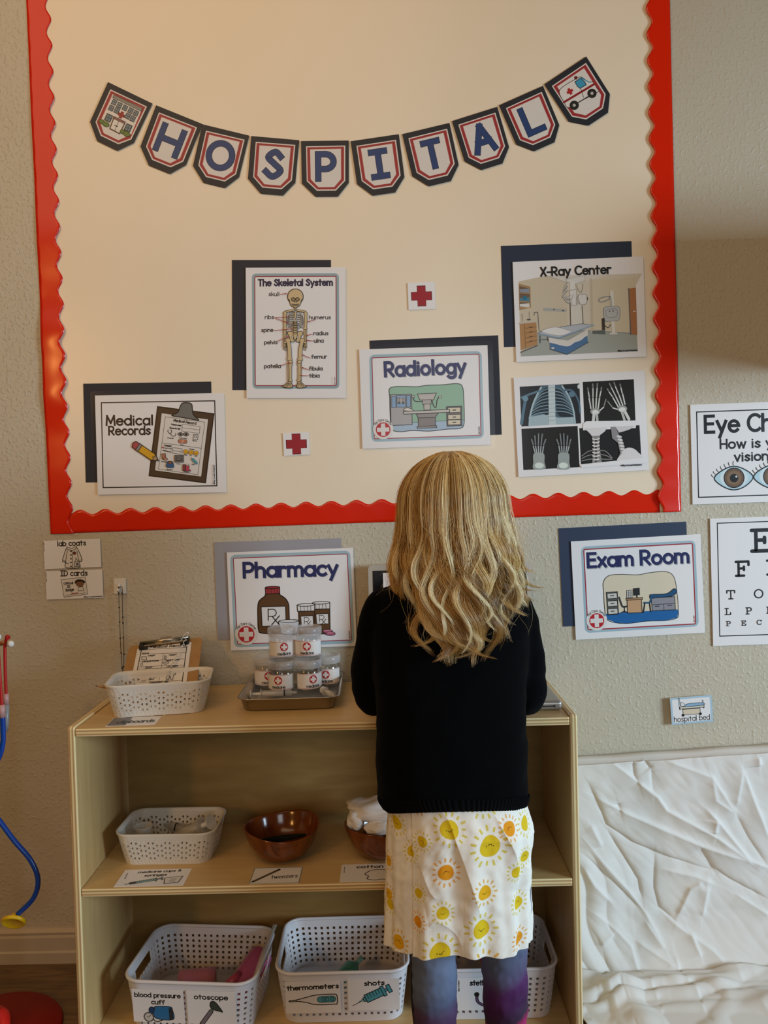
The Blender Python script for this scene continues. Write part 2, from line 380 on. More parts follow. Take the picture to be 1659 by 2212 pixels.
PAPER = pm('printed_paper', '#e6e4e4', 0.38, 0.4)
def ink(hexc, rough=0.38):
    return pm('ink_'+hexc.strip('#'), hexc, rough, 0.4)
def homography(src, dst):
    A = []; b = []
    for (x, y), (u, v) in zip(src, dst):
        A.append([x, y, 1, 0, 0, 0, -u*x, -u*y]); b.append(u)
        A.append([0, 0, 0, x, y, 1, -v*x, -v*y]); b.append(v)
    h = np.linalg.solve(np.array(A, float), np.array(b, float))
    return np.append(h, 1).reshape(3, 3)
DZ = 1.2e-5
class Sheet:
    """A flat printed sheet. Drawn in the pixel frame of a study of it (crop), mapped to metres on the sheet."""
    def __init__(s, src, w, h, thick=0.0005, mat=None, radius=0.0):
        s.w, s.h = w, h
        s.H = homography(src, [(-w/2, h/2), (w/2, h/2), (w/2, -h/2), (-w/2, -h/2)])
        s.mb = MB(); s.mats = []; s.z = 0.0
        a = np.array(src, float); s.k = w/np.linalg.norm(a[1]-a[0])
        mi = s.mat(mat or PAPER)
        if radius:
            q = []
            for cx, cy, a0 in ((w/2-radius, h/2-radius, 0), (-w/2+radius, h/2-radius, 90), (-w/2+radius, -h/2+radius, 180), (w/2-radius, -h/2+radius, 270)):
                q += arcp(cx, cy, radius, radius, a0, a0+90, 5)
        else: q = [(w/2, h/2), (-w/2, h/2), (-w/2, -h/2), (w/2, -h/2)]
        s.prism(q, thick, mi)
    def prism(s, q, thick, mi):
        n = len(q)
        s.mb.add([(x, y, -thick) for x, y in q]+[(x, y, 0) for x, y in q],
                 [list(range(n))[::-1], [n+i for i in range(n)]]+[[i, (i+1) % n, n+(i+1) % n, n+i] for i in range(n)], mi)
        s.z = DZ
    def mat(s, m):
        if isinstance(m, str): m = ink(m)
        if m not in s.mats: s.mats.append(m)
        return s.mats.index(m)
    def m(s, p):
        q = s.H @ np.array([p[0], p[1], 1.0]); return (q[0]/q[2], q[1]/q[2])
    def fill(s, pts, col, raw=False):
        q = pts if raw else [s.m(p) for p in pts]
        tris = tessellate_polygon([[Vector((x, y, 0)) for x, y in q]])
        s.z += DZ
        s.mb.add([(x, y, s.z) for x, y in q], [(a, c, b) if _area(q, a, b, c) < 0 else (a, b, c) for a, b, c in tris], s.mat(col))
    def ell(s, cx, cy, rx, ry, col, rot=0, line=None, lw=3, n=22):
        ca, sa = math.cos(math.radians(rot)), math.sin(math.radians(rot))
        p = [(cx+x*ca-y*sa, cy+x*sa+y*ca) for x, y in arcp(0, 0, rx, ry, 0, 360, n)[:-1]]
        if col: s.fill(p, col)
        if line: s.line(p, lw, line, closed=True)
    def poly(s, pts, col, line=None, lw=3):
        if col: s.fill(pts, col)
        if line: s.line(pts, lw, line, closed=True)
    def rect(s, x0, y0, x1, y1, col, line=None, lw=3): s.poly([(x0, y0), (x1, y0), (x1, y1), (x0, y1)], col, line, lw)
    def line(s, pts, lw, col, closed=False):
        q = [s.m(p) for p in pts]; s.z += DZ
        s._strip(q, lw*s.k, s.mat(col), closed, s.z)
    def _strip(s, q, wd, mi, closed, z, square=False):
        q = [Vector((x, y)) for x, y in q]
        r = [q[0]]
        for p in q[1:]:
            if (p-r[-1]).length > 1e-6: r.append(p)
        if closed and (r[0]-r[-1]).length < 1e-6: r.pop()
        q = r; n = len(q)
        if n < 2: return
        h = wd/2; L = []; Rr = []
        for i in range(n):
            if closed: a, b = q[i]-q[i-1], q[(i+1) % n]-q[i]
            else: a = q[i]-q[i-1] if i else q[1]-q[0]; b = q[i+1]-q[i] if i < n-1 else a
            a = a.normalized(); b = b.normalized()
            na = Vector((-a.y, a.x)); nb = Vector((-b.y, b.x)); mm = na+nb
            if mm.length < 0.3: mm = na
            mm.normalize(); mm *= h/max(0.45, mm.dot(na))
            L.append(q[i]+mm); Rr.append(q[i]-mm)
        vs = [(p.x, p.y, z) for p in L]+[(p.x, p.y, z) for p in Rr]
        fs = [(n+i, n+(i+1) % n, (i+1) % n, i) for i in range(n if closed else n-1)]
        if not closed:
            for e, d in ((0, (q[0]-q[1]).normalized()), (n-1, (q[-1]-q[-2]).normalized())):
                a0 = math.atan2(d.y, d.x); b = len(vs); k = 5
                if square and n > 1 and sum((q[i+1]-q[i]).length for i in range(n-1)) > wd*1.2:
                    nn = Vector((-d.y, d.x))*h; c = q[e]; ex = d*(h*0.9)
                    vs += [(p.x, p.y, z) for p in (c-nn, c-nn+ex, c+nn+ex, c+nn)]; fs.append((b, b+1, b+2, b+3)); continue
                vs += [(q[e].x+h*math.cos(a0-PI/2+PI*j/k), q[e].y+h*math.sin(a0-PI/2+PI*j/k), z) for j in range(k+1)]
                fs.append(tuple(range(b, b+k+1)))
        s.mb.add(vs, fs, mi)
    def text(s, t, p0, p1, cap, wt, col, slab=False, gap=0.2, raw=False):
        a = Vector(p0 if raw else s.m(p0)); b = Vector(p1 if raw else s.m(p1)); d = b-a; Wd = d.length; d.normalize(); u = Vector((-d.y, d.x))
        kk = 1.0 if raw else s.k
        C = cap*kk; wt = wt*kk; x = 0; lay = []
        for ch in t:
            if ch == ' ': x += 0.42; continue
            st, wd = GL[('#' if slab else '')+ch]
            lay.append((x, st)); x += wd+gap
        tot = x-gap; sx = Wd/tot if tot > 0 else C
        mi = s.mat(col); j = 0
        for x0, st in lay:
            for pl in st:
                q = []
                for px, py in pl:
                    v = a+d*((x0+px)*sx)+u*(py*C); q.append((v.x, v.y))
                cl = len(pl) > 8 and math.dist(pl[0], pl[-1]) < 1e-3
                s._strip(q, wt, mi, cl, s.z+DZ*(1+j % 5), not slab); j += 1
        s.z += DZ*6
    def cross(s, cx, cy, r, col, rot=0, t=0.36):
        a = r; b = r*t; ca, sa = math.cos(math.radians(rot)), math.sin(math.radians(rot))
        p = [(-b, -a), (b, -a), (b, -b), (a, -b), (a, b), (b, b), (b, a), (-b, a), (-b, b), (-a, b), (-a, -b), (-b, -b)]
        s.fill([(cx+x*ca-y*sa, cy+x*sa+y*ca) for x, y in p], col)
    def rrect(s, q, col, lw, rad, shift=0):
        # rounded frame line through four corners q
        a = [np.array(p, float) for p in q]; pts = []
        for i in range(4):
            p, n_, pr = a[i], a[(i+1) % 4], a[i-1]
            d1 = (pr-p)/np.linalg.norm(pr-p); d2 = (n_-p)/np.linalg.norm(n_-p)
            for t in np.linspace(0, 1, 6):
                A = p+d1*rad; B = p+d2*rad
                pts.append(tuple((1-t)**2*A+2*t*(1-t)*p+t*t*B))
        s.line(pts, lw, col, closed=True)
    def badge(s, cx, cy, r, rot=0):
        s.ell(cx, cy, r, r, '#dedad6'); s.ell(cx, cy+r*0.05, r*0.72, r*0.72, '#b8202a')
        s.cross(cx, cy+r*0.05, r*0.60, '#dedad6', rot, 0.34)
        # arched name round the top
        t = 'The Care Center'; n = len(t)
        for i, ch in enumerate(t):
            if ch == ' ': continue
            st, wd = GL[ch]; an = math.radians(205+(i+0.5)*132/n); an2 = an+PI/2
            rr = r*0.80
            base = (cx+rr*math.cos(an), cy+rr*math.sin(an)); tx = (math.cos(an2), math.sin(an2)); up = (math.cos(an), math.sin(an))
            sc = r*0.20
            for j, pl in enumerate(st):
                q = [s.m((base[0]+tx[0]*(px-wd/2)*sc*0.95+up[0]*py*sc*1.05, base[1]+tx[1]*(px-wd/2)*sc*0.95+up[1]*py*sc*1.05)) for px, py in pl]
                s._strip(q, r*0.035*s.k, s.mat('#2a2627'), False, s.z+DZ*(1+j))
        s.z += DZ*5
    def place(s, name, quad_px, y, parent=None):
        B = [atY(px, py, y) for px, py in quad_px]; c = sum(B, Vector())/4
        d = (B[1]-B[0])+(B[2]-B[3]); ang = math.atan2(d.z, d.x)
        o = s.mb.build(name, s.mats)
        o.location = c; o.rotation_euler = (PI/2, -ang, 0)
        return o
def _area(q, a, b, c): return (q[b][0]-q[a][0])*(q[c][1]-q[a][1])-(q[b][1]-q[a][1])*(q[c][0]-q[a][0])
def quad_size(quad_px, y):
    B = [atY(px, py, y) for px, py in quad_px]
    return ((B[1]-B[0]).length+(B[2]-B[3]).length)/2, ((B[3]-B[0]).length+(B[2]-B[1]).length)/2
class Crop:
    def __init__(s, x0, y0, sc): s.x0, s.y0, s.sc = x0, y0, sc
    def full(s, p): return (s.x0+p[0]/s.sc, s.y0+p[1]/s.sc)
def sheet_on_wall(crop, src, y, **kw):
    q = [crop.full(p) for p in src]; w_, h_ = quad_size(q, y)
    S = Sheet(src, w_, h_, **kw); S.quad = q; S.y = y
    return S
def finish(S, name, label, cat, group=None):
    o = S.place(name, S.quad, S.y); tag(o, label, cat, group); return o
def add_film(o, S, mx=0.008, label=None, off=0.0):
    w_, h_ = S.w/2+mx, S.h/2+mx; r = 0.006; q = []
    for cx, cy, a0 in ((w_-r, h_-r, 0), (-w_+r, h_-r, 90), (-w_+r, -h_+r, 180), (w_-r, -h_+r, 270)): q += arcp(cx+off, cy, r, r, a0, a0+90, 4)
    n = len(q); z1 = S.z+0.0004
    mb = MB().add([(x, y, z1) for x, y in q], [list(range(n))], 0)
    f = bpy.data.objects.new('laminate_film', mb.mesh('laminate_film')); COL.objects.link(f); f.data.materials.append(m_film); f.parent = o
    return f
def colour_sheet(name, quad, y, hexc, label, group, rough=0.6):
    w_, h_ = quad_size(quad, y)
    S = Sheet([(0, 0), (100, 0), (100, 100), (0, 100)], w_, h_, 0.0005, ink(hexc, rough)); S.quad = quad; S.y = y
    return finish(S, name, label, 'paper', group)
# ------------------------------------------------------------------ notice board and its scalloped border
BD = dict(TL=atY(60, -160, 0), TR=atY(1443, -160, 0), BR=atY(1468, 1103, 0), BL=atY(112, 1152, 0))
m_board = pm('cream_backing_paper', '#d3c8b2', 0.30, 0.5)
z_ = noisy(m_board, '#ead9be', '#eddec6', 2.0)
_tc = N(m_board, 'ShaderNodeTexCoord'); _n = N(m_board, 'ShaderNodeTexNoise'); _n.inputs['Scale'].default_value = 28; _n.inputs['Detail'].default_value = 5
LK(m_board, _tc.outputs['Object'], _n.inputs['Vector']); bump(m_board, _n.outputs['Fac'], 0.22, 0.0012)
mb = MB(); q = [BD['TL'], BD['TR'], BD['BR'], BD['BL']]
mb.add([(p.x, -0.0009, p.z) for p in q]+[(p.x, -0.0001, p.z) for p in q], [(0, 3, 2, 1), (4, 5, 6, 7), (0, 1, 5, 4), (1, 2, 6, 5), (2, 3, 7, 6), (3, 0, 4, 7)])
tag(mb.build('notice_board', m_board), 'large cream paper notice board on the wall framed by red scalloped border', 'notice board')

m_red = pm('glossy_red_card', '#d92206', 0.22, 0.5)
def scallop(name, outer0, outer1, width, period, amp, phase, yoff, label, buckle=None):
    # a strip along outer0->outer1; the wavy edge lies to the left of that direction
    a = Vector((outer0.x, outer0.z)); b = Vector((outer1.x, outer1.z)); L = (b-a).length; d = (b-a)/L; nrm = Vector((-d.y, d.x))
    nL = int(L/0.0028); nW = 8; P = []
    for i in range(nL+1):
        t = L*i/nL; s_ = 0.5+0.5*math.cos(2*PI*(t-phase)/period)
        wv = width+amp*(s_)
        row = []
        for j in range(nW+1):
            f = j/nW; p = a+d*t+nrm*(wv*f)
            lift = buckle(t, f) if buckle else 0.0012*f*math.sin(t*7)**2
            row.append((p.x, -yoff-lift, p.y))
        P.append(row)
    mb = MB().grid(P)
    o = mb.build(name, m_red); so = o.modifiers.new('card', 'SOLIDIFY'); so.thickness = 0.0006; so.offset = 1
    return tag(o, label, 'border trim', 'red scalloped border strips of the notice board')
# left strip buckles towards the room and catches the lamp
lt0, lt1 = atY(110, 1154, 0), atY(50, -160, 0)
LS = (lt1-lt0).length
def left_buckle(t, f):
    s = t; v = 0.0
    for c, wd, h in ((0.305, 0.060, 0.0065), (0.425, 0.055, 0.0060), (0.655, 0.075, 0.0030), (0.53, 0.05, -0.0005), (0.90, 0.10, 0.0025), (0.12, 0.10, 0.0015)):
        u = (s-c)/wd
        v += h*math.exp(-u*u)
    return max(0.0002, v*(0.86+0.14*math.sin(PI*min(1, f))) + 0.0008*f)
# (direction runs down the wall on the left strip so that the wavy edge faces the board)
scallop('border_strip', lt1, lt0, 0.041, 0.0553, 0.0108, LS-0.0, 0.0015, 'left red scalloped border strip with buckled glossy patches', lambda t, f: left_buckle(LS-t, f))
rt0, rt1 = atY(1470, 1105, 0), atY(1442, -160, 0)
scallop('border_strip', rt0, rt1, 0.0405, 0.0548, 0.0115, 0.0335, 0.0035, 'right red scalloped border strip beside the x-ray notices', lambda t, f: 0.0008+0.004*f*math.exp(-t/0.25)+0.001*f)
bt0, bt1 = atY(113, 1153, 0), atY(1425, 1107, 0)
scallop('border_strip', bt0, bt1, 0.040, 0.0549, 0.0105, 0.064, 0.0011, 'bottom red scalloped border strip running behind the child')

# ------------------------------------------------------------------ banner pennants
C1 = Crop(180, 110, 2.765); C2 = Crop(740, 100, 2.765)
PEN = [(C1, (150, 187), (415, 315), None), (C1, (437, 325), (713, 437), 'H'), (C1, (712, 438), (992, 506), 'O'), (C1, (1003, 508), (1290, 533), 'S'), (C1, (1300, 538), (1585, 535), 'P'),
       (C2, (47, 567), (335, 525), 'I'), (C2, (355, 525), (637, 458), 'T'), (C2, (652, 447), (922, 362), 'A'), (C2, (933, 353), (1195, 237), 'L'), (C2, (1203, 228), (1453, 62), None)]
NAVY = pm('navy_card', '#25272e', 0.45, 0.4)
for i, (cr, tl, tr, ch) in enumerate(PEN):
    a = np.array(tl, float); b = np.array(tr, float); d = (b-a)/285.0; n_ = np.array([-d[1], d[0]])
    L2C = lambda p: tuple(a+d*p[0]+n_*p[1])           # pennant frame -> crop frame
    src = [L2C((0, 0)), L2C((285, 0)), L2C((285, 334)), L2C((0, 334))]
    q = [cr.full(p) for p in src]; w_, h_ = quad_size(q, -0.003)
    S = Sheet(src, w_, h_); S.quad = q; S.y = -0.0035
    # cut to the shield outline
    S.mb = MB(); S.mats = []; S.z = 0
    mi = S.mat(NAVY)
    out = [(0, 0), (285, 0), (283, 252), (217, 334), (85, 334), (2, 252)]
    S.prism([S.m(L2C(p)) for p in out][::-1], 0.0005, mi)
    F = lambda pts, c: S.fill([L2C(p) for p in pts], c)
    F([(30, 32), (264, 30), (262, 240), (206, 298), (92, 298), (32, 240)], '#d8d2cb')
    F([(36, 38), (257, 36), (255, 237), (203, 291), (95, 291), (38, 237)], '#a5383a')
    S.line([L2C(p) for p in [(45, 44), (247, 42), (246, 233), (200, 284), (98, 284), (47, 233)]], 3, '#7c2329', True)
    F([(54, 51), (238, 49), (237, 229), (196, 277), (102, 277), (56, 229)], '#d8d2cb')
    if ch:
        wd = {'H': 118, 'O': 138, 'S': 88, 'P': 92, 'I': 80, 'T': 84, 'A': 110, 'L': 88}[ch]
        x0 = 147-wd/2
        S.text(ch, L2C((x0, 228)), L2C((x0+wd, 228)), 146, 39, '#14171e')
        S.text(ch, L2C((x0, 228)), L2C((x0+wd, 228)), 146, 34, '#2b4170')
        lab = "navy bunting pennant with blue letter %s%s" % (ch, {'H': ' next to the hospital-building pennant', 'O': ' between letters H and S', 'S': ' between letters O and P', 'P': ' at the sagging middle of the banner', 'I': ' just right of the letter P', 'T': ' between letters I and A', 'A': ' between letters T and L', 'L': ' next to the ambulance pennant'}[ch])
    elif i == 0:
        K = '#2c2a2a'
        S.poly([(183, 266), (352, 348), (285, 500), (105, 418)], '#dcd5cb')
        S.poly([(184, 262), (354, 345), (347, 362), (177, 279)], '#8a857e', K, 3)
        for cx, cy in ((186, 307), (217, 325), (250, 341), (284, 357), (315, 373), (168, 342), (201, 357), (266, 390), (296, 406)):
            wq = [(cx+x*0.9-y*0.435, cy+x*0.435+y*0.9) for x, y in ((-13, -15), (13, -15), (13, 15), (-13, 15))]
            S.poly(wq, '#7f8b93', K, 4)
            S.line([((wq[0][0]+wq[1][0])/2, (wq[0][1]+wq[1][1])/2), ((wq[2][0]+wq[3][0])/2, (wq[2][1]+wq[3][1])/2)], 2.5, K)
            S.line([((wq[0][0]+wq[3][0])/2, (wq[0][1]+wq[3][1])/2), ((wq[2][0]+wq[1][0])/2, (wq[2][1]+wq[1][1])/2)], 2.5, K)
        for cx, cy in ((151, 400), (268, 460)):
            wq = [(cx+x*0.9-y*0.435, cy+x*0.435+y*0.9) for x, y in ((-17, -20), (17, -20), (17, 20), (-17, 20))]
            S.poly(wq, '#6f8089', K, 5)
            S.line([((wq[0][0]+wq[1][0])/2, (wq[0][1]+wq[1][1])/2), ((wq[2][0]+wq[3][0])/2, (wq[2][1]+wq[3][1])/2)], 3, K)
            S.line([((wq[0][0]+wq[3][0])/2, (wq[0][1]+wq[3][1])/2), ((wq[2][0]+wq[1][0])/2, (wq[2][1]+wq[1][1])/2)], 3, K)
        S.cross(228, 383, 21, '#8e2f2c', 25, 0.42)
        S.poly([(182, 402), (248, 432), (216, 494), (158, 464)], '#dcd5cb', '#4a3429', 6)
        S.line([(214, 418), (186, 478)], 3, K); S.line([(188, 446), (205, 452)], 5, K)
        S.poly([(183, 391), (252, 424), (246, 436), (178, 403)], '#8d5b54', K, 3)
        for cx, cy, r in ((112, 424, 16), (134, 438, 18), (236, 484, 15), (258, 496, 18)): S.ell(cx, cy, r*1.2, r*0.8, '#667b3c', 25, '#38451f', 3)
        lab = 'navy bunting pennant picturing a white hospital building at the left end'
    else:
        K = '#1f1d1d'
        S.poly(catmull([(1325, 338), (1297, 290), (1296, 262), (1330, 232), (1398, 193), (1425, 185), (1470, 214), (1495, 214), (1519, 250), (1526, 272), (1440, 318), (1352, 366)], 4, True), '#dcd6cf', K, 3.5)
        S.line([(1322, 334), (1503, 226)], 13, '#8b2329')
        S.poly([(1386, 213), (1420, 191), (1447, 214), (1455, 231), (1418, 252), (1402, 240)], '#3f93b5', K, 4)
        S.line([(1424, 190), (1470, 214), (1478, 213)], 6, '#3f93b5')
        S.cross(1357, 270, 20, '#a9262c', -30, 0.42)
        S.line([(1422, 252), (1440, 305)], 3, K); S.line([(1400, 340), (1470, 298)], 5, K)
        S.ell(1392, 189, 9, 9, '#7d2428', 0, K, 3)
        for cx, cy in ((1384, 352), (1490, 281)):
            S.ell(cx, cy, 28, 28, '#2b2928'); S.ell(cx, cy, 11, 11, '#b9b3ac', 0, '#111111', 3)
        lab = 'navy bunting pennant picturing an ambulance at the high right end'
    finish(S, 'banner_pennant', lab, 'pennant', 'hospital banner pennants')

# ------------------------------------------------------------------ skeleton notice
G_NAVY = 'navy paper sheets mounted behind notices'
BN = '#2a2c36'
colour_sheet('backing_paper', [(499, 561), (715, 562), (715, 842), (504, 843)], -0.0016, BN, 'navy backing sheet showing behind the skeleton notice', G_NAVY)
C3 = Crop(480, 540, 5.53); K = '#2a2018'
S = sheet_on_wall(C3, [(270, 210), (1467, 208), (1485, 1765), (302, 1772)], -0.0045)
fr = [(362, 298), (1372, 296), (1388, 1640), (388, 1642)]
S.rrect(fr, '#93abb3', 34, 40); S.rrect([(380, 318), (1354, 316), (1370, 1620), (404, 1622)], '#9c2b33', 11, 18)
S.text('The Skeletal System', (428, 428), (1310, 424), 72, 20, '#312d4a')
for t, x0, y0, x1, y1 in (('skull', 553, 550, 676, 550), ('ribs', 512, 826, 614, 824), ('humerus', 1040, 830, 1294, 828), ('spine', 470, 982, 608, 978), ('radius', 1095, 1020, 1268, 1018), ('pelvis', 508, 1128, 662, 1126), ('ulna', 1102, 1108, 1212, 1106), ('femur', 1072, 1300, 1254, 1296), ('patella', 512, 1412, 704, 1410), ('fibula', 1047, 1440, 1202, 1438), ('tibia', 1050, 1524, 1168, 1522)):
    S.text(t, (x0, y0), (x1, y1), 44, 8, '#33303a')
def arrow(a, b, c='#a63c34'):
    S.line([a, b], 7, c); d = np.array(b, float)-a; d /= np.linalg.norm(d); n_ = np.array([-d[1], d[0]]); b = np.array(b)
    S.fill([tuple(b), tuple(b-d*22+n_*10), tuple(b-d*22-n_*10)], c)
BO = '#cdb68c'
def bone(pts, r0, r1=None, kn=True):
    r1 = r1 or r0; p = np.array(pts, float)
    S.line(pts, 2*r0+10, K)
    if kn:
        for e in (p[0], p[-1]): S.ell(e[0], e[1], r1*1.5+3, r1*1.2+3, K)
    S.line(pts, 2*r0, BO)
    if kn:
        for e in (p[0], p[-1]): S.ell(e[0], e[1], r1*1.5-2, r1*1.2-2, BO)
S.ell(872, 560, 94, 92, BO, 0, K, 9)
S.poly(catmull([(800, 600), (806, 640), (830, 676), (872, 690), (914, 676), (938, 640), (944, 600)], 5), BO)
S.line(catmull([(782, 590), (800, 604), (808, 642), (830, 676), (872, 690), (914, 676), (936, 642), (945, 604), (962, 590)], 5), 8, K)
S.ell(846, 594, 24, 22, '#8f7e5e', 0, K, 7); S.ell(896, 594, 24, 22, '#8f7e5e', 0, K, 7)
S.ell(862, 624, 7, 8, K); S.ell(880, 624, 7, 8, K)
S.poly(catmull([(830, 646), (872, 654), (914, 646), (900, 668), (872, 674), (844, 668)], 4, True), '#8d8169', K, 5); S.line([(838, 660), (906, 660)], 3, K)
for yy in (698, 714): S.rect(858, yy-8, 886, yy+6, BO, K, 4)
for sx in (1, -1):
    X = lambda x: 875+sx*x
    bone([(X(20), 722), (X(70), 732), (X(112), 740)], 8, 9)
    bone([(X(122), 760), (X(125), 850), (X(120), 940)], 13, 14)
    bone([(X(130), 962), (X(128), 1090)], 6, 6); bone([(X(112), 962), (X(120), 1090)], 5, 6)
    for k in range(4): S.line([(X(118+k*9-8), 1112), (X(112+k*10-6), 1160+12*(k % 2))], 11, K); S.line([(X(118+k*9-8), 1112), (X(112+k*10-6), 1158+12*(k % 2))], 5, BO)
    S.line([(X(108), 1120), (X(100), 1165)], 8, K); S.ell(X(118), 1108, 18, 12, BO, 0, K, 5)
    S.ell(X(118), 1188, 12, 14, BO, 0, K, 5)
    for k in range(8):
        yy = 752+k*22; ww = (62, 78, 84, 88, 88, 84, 74, 60)[k]
        S.line(catmull([(X(10), yy), (X(ww*0.6), yy-6), (X(ww), yy+16), (X(ww*0.9), yy+34), (X(26), yy+26+k*3)], 5), 5, '#54482f')
    S.line(catmull([(X(16), 745), (X(70), 750), (X(92), 850), (X(84), 925), (X(70), 930), (X(10), 860)], 5), 5, K)
    S.poly(catmull([(X(12), 1000), (X(40), 980), (X(78), 976), (X(92), 1000), (X(70), 1040), (X(62), 1080), (X(46), 1104), (X(10), 1096), (X(20), 1060)], 5, True), BO, K, 7)
    S.ell(X(30), 1046, 12, 14, '#d8cfc4', 0, K, 4)
    bone([(X(84), 1084), (X(66), 1180), (X(62), 1310)], 19, 20)
    bone([(X(52), 1362), (X(54), 1560)], 13, 17); bone([(X(74), 1385), (X(70), 1555)], 5, 5, False)
    S.ell(X(54), 1340, 26, 20, BO, 0, K, 6)
    S.poly(catmull([(X(40), 1585), (X(70), 1578), (X(110), 1612), (X(140), 1634), (X(80), 1650), (X(28), 1642)], 5, True), BO, K, 8)
    for k in range(4): S.line([(X(50+k*8), 1595), (X(44+k*24), 1640)], 6, K)
S.poly([(866, 745), (884, 745), (884, 820), (876, 838), (868, 820)], BO, K, 5)
for k in range(8):
    yy = 860+k*20; S.rect(858-(k > 2)*6, yy-8, 894+(k > 2)*6, yy+7, BO, K, 5)
S.poly([(850, 1010), (904, 1010), (890, 1060), (876, 1082), (862, 1060)], BO, K, 4)
for a, b in (((690, 536), (772, 526)), ((628, 815), (798, 805)), ((628, 815), (796, 880)), ((1112, 840), (1024, 866)), ((620, 970), (842, 948)), ((1086, 1008), (1004, 1034)), ((668, 1098), (798, 1038)), ((1092, 1094), (1012, 1084)), ((1058, 1296), (962, 1256)), ((712, 1388), (818, 1350)), ((1046, 1436), (956, 1406)), ((1042, 1508), (940, 1502))): arrow(a, b)
S.text('play to learn', (1356, 1610), (1352, 1520), 9, 3, '#8a4040')
o = finish(S, 'wall_notice', 'laminated notice titled The Skeletal System with a labelled skeleton', 'notice', 'laminated hospital notices'); add_film(o, S, 0.008)

# ------------------------------------------------------------------ radiology notice
colour_sheet('backing_paper', [(799, 736), (1077, 724), (1083, 939), (806, 950)], -0.0016, BN, 'navy backing sheet showing behind the Radiology notice', G_NAVY)
C4 = Crop(760, 700, 4.8794); K = '#1d1b1c'
S = sheet_on_wall(C4, [(78, 268), (1430, 222), (1460, 1270), (112, 1315)], -0.0045)
def blue_frame(S, q_out, q_in, rad=45, lw=34):
    S.rrect(q_out, '#9fbac4', lw, rad); S.rrect(q_in, '#a02f3b', 9, 14)
blue_frame(S, [(200, 340), (1352, 302), (1375, 1186), (222, 1226)], [(212, 356), (1340, 317), (1360, 1172), (236, 1210)])
def title(S, t, p0, p1, cap, wt, col='#2b3060'):
    S.text(t, (p0[0]+6, p0[1]+6), (p1[0]+6, p1[1]+6), cap, wt, '#a6a8ad'); S.text(t, p0, p1, cap, wt, '#1f2038'); S.text(t, p0, p1, cap, wt-4, col)
title(S, 'Radiology', (355, 548), (1195, 512), 140, 33)
pic = catmull([(400, 780), (395, 690), (440, 662), (560, 658), (690, 660), (800, 645), (960, 640), (1110, 628), (1165, 660), (1180, 780), (1185, 960), (1180, 1060), (1140, 1100), (1000, 1108), (820, 1128), (640, 1122), (500, 1135), (420, 1100), (404, 940)], 6, True)
S.fill(pic, '#8fb59b')
flr = [(402, 1052), (640, 1040), (900, 1026), (1183, 1008)]+[p for p in pic if p[1] > 1015 and p[0] > 1150]
S.fill([(404, 1050), (1184, 1010), (1178, 1062), (1140, 1100), (1000, 1108), (820, 1128), (640, 1122), (500, 1135), (425, 1102)], '#a3b9cd')
S.line([(404, 1050), (1184, 1010)], 4, K); S.line(pic, 8, K, True)
S.poly([(408, 745), (630, 738), (636, 1060), (414, 1070)], '#a7a3a2', K, 7)
S.rect(420, 760, 464, 880, '#7f9fc0', K, 5); S.rect(472, 752, 568, 876, '#7f9fc0', K, 5); S.rect(578, 752, 618, 874, '#7f9fc0', K, 5)
S.rect(476, 775, 562, 840, '#2e2b2e')
for k in range(4):
    for sx in (-1, 1): S.line([(519+sx*6, 784+k*13), (519+sx*34, 778+k*13), (519+sx*36, 796+k*13)], 5, '#c9c4be')
S.line([(519, 778), (519, 838)], 7, '#d9d3cb')
S.poly([(690, 738), (890, 728), (862, 800), (718, 802)], '#b9b2aa', K, 7); S.poly([(742, 800), (838, 796), (836, 845), (748, 848)], '#a9a29c', K, 6)
S.poly([(758, 845), (828, 842), (828, 905), (762, 908)], '#b9b2aa', K, 6)
S.line(catmull([(640, 765), (655, 800), (680, 816), (742, 818)], 6), 10, K); S.line(catmull([(846, 806), (862, 862), (886, 878), (900, 800), (920, 768)], 6), 9, K)
S.rect(634, 752, 660, 774, '#c9c2ba', K, 5); S.rect(916, 758, 944, 780, '#c9c2ba', K, 5)
S.poly([(998, 872), (1158, 864), (1160, 1070), (1004, 1078)], '#6b6360', K, 7)
for y0 in (878, 952, 1008): S.poly([(1012, y0+4), (1146, y0), (1146, y0+52), (1014, y0+56)], '#d2c6ac', K, 6); S.line([(1066, y0+29), (1094, y0+28)], 11, K)
S.poly([(680, 948), (912, 938), (880, 984), (700, 990)], '#8f8782', K, 7); S.poly([(700, 990), (880, 984), (880, 1072), (704, 1080)], '#847a77', K, 7); S.poly([(688, 1080), (894, 1070), (896, 1092), (690, 1100)], '#8f8782', K, 6)
S.poly([(544, 922), (1030, 900), (1032, 930), (548, 950)], '#c3bcb2', K, 7)
S.poly(catmull([(545, 908), (570, 885), (610, 888), (650, 912), (600, 918)], 5, True), '#d8cfc2', K, 6)
S.badge(330, 1108, 108, -2)
S.text('play to learn', (1348, 1160), (1345, 1080), 9, 3, '#4a4040')
o = finish(S, 'wall_notice', 'laminated notice titled Radiology with a scanner-room drawing', 'notice', 'laminated hospital notices'); add_film(o, S, 0.009, off=0.002)

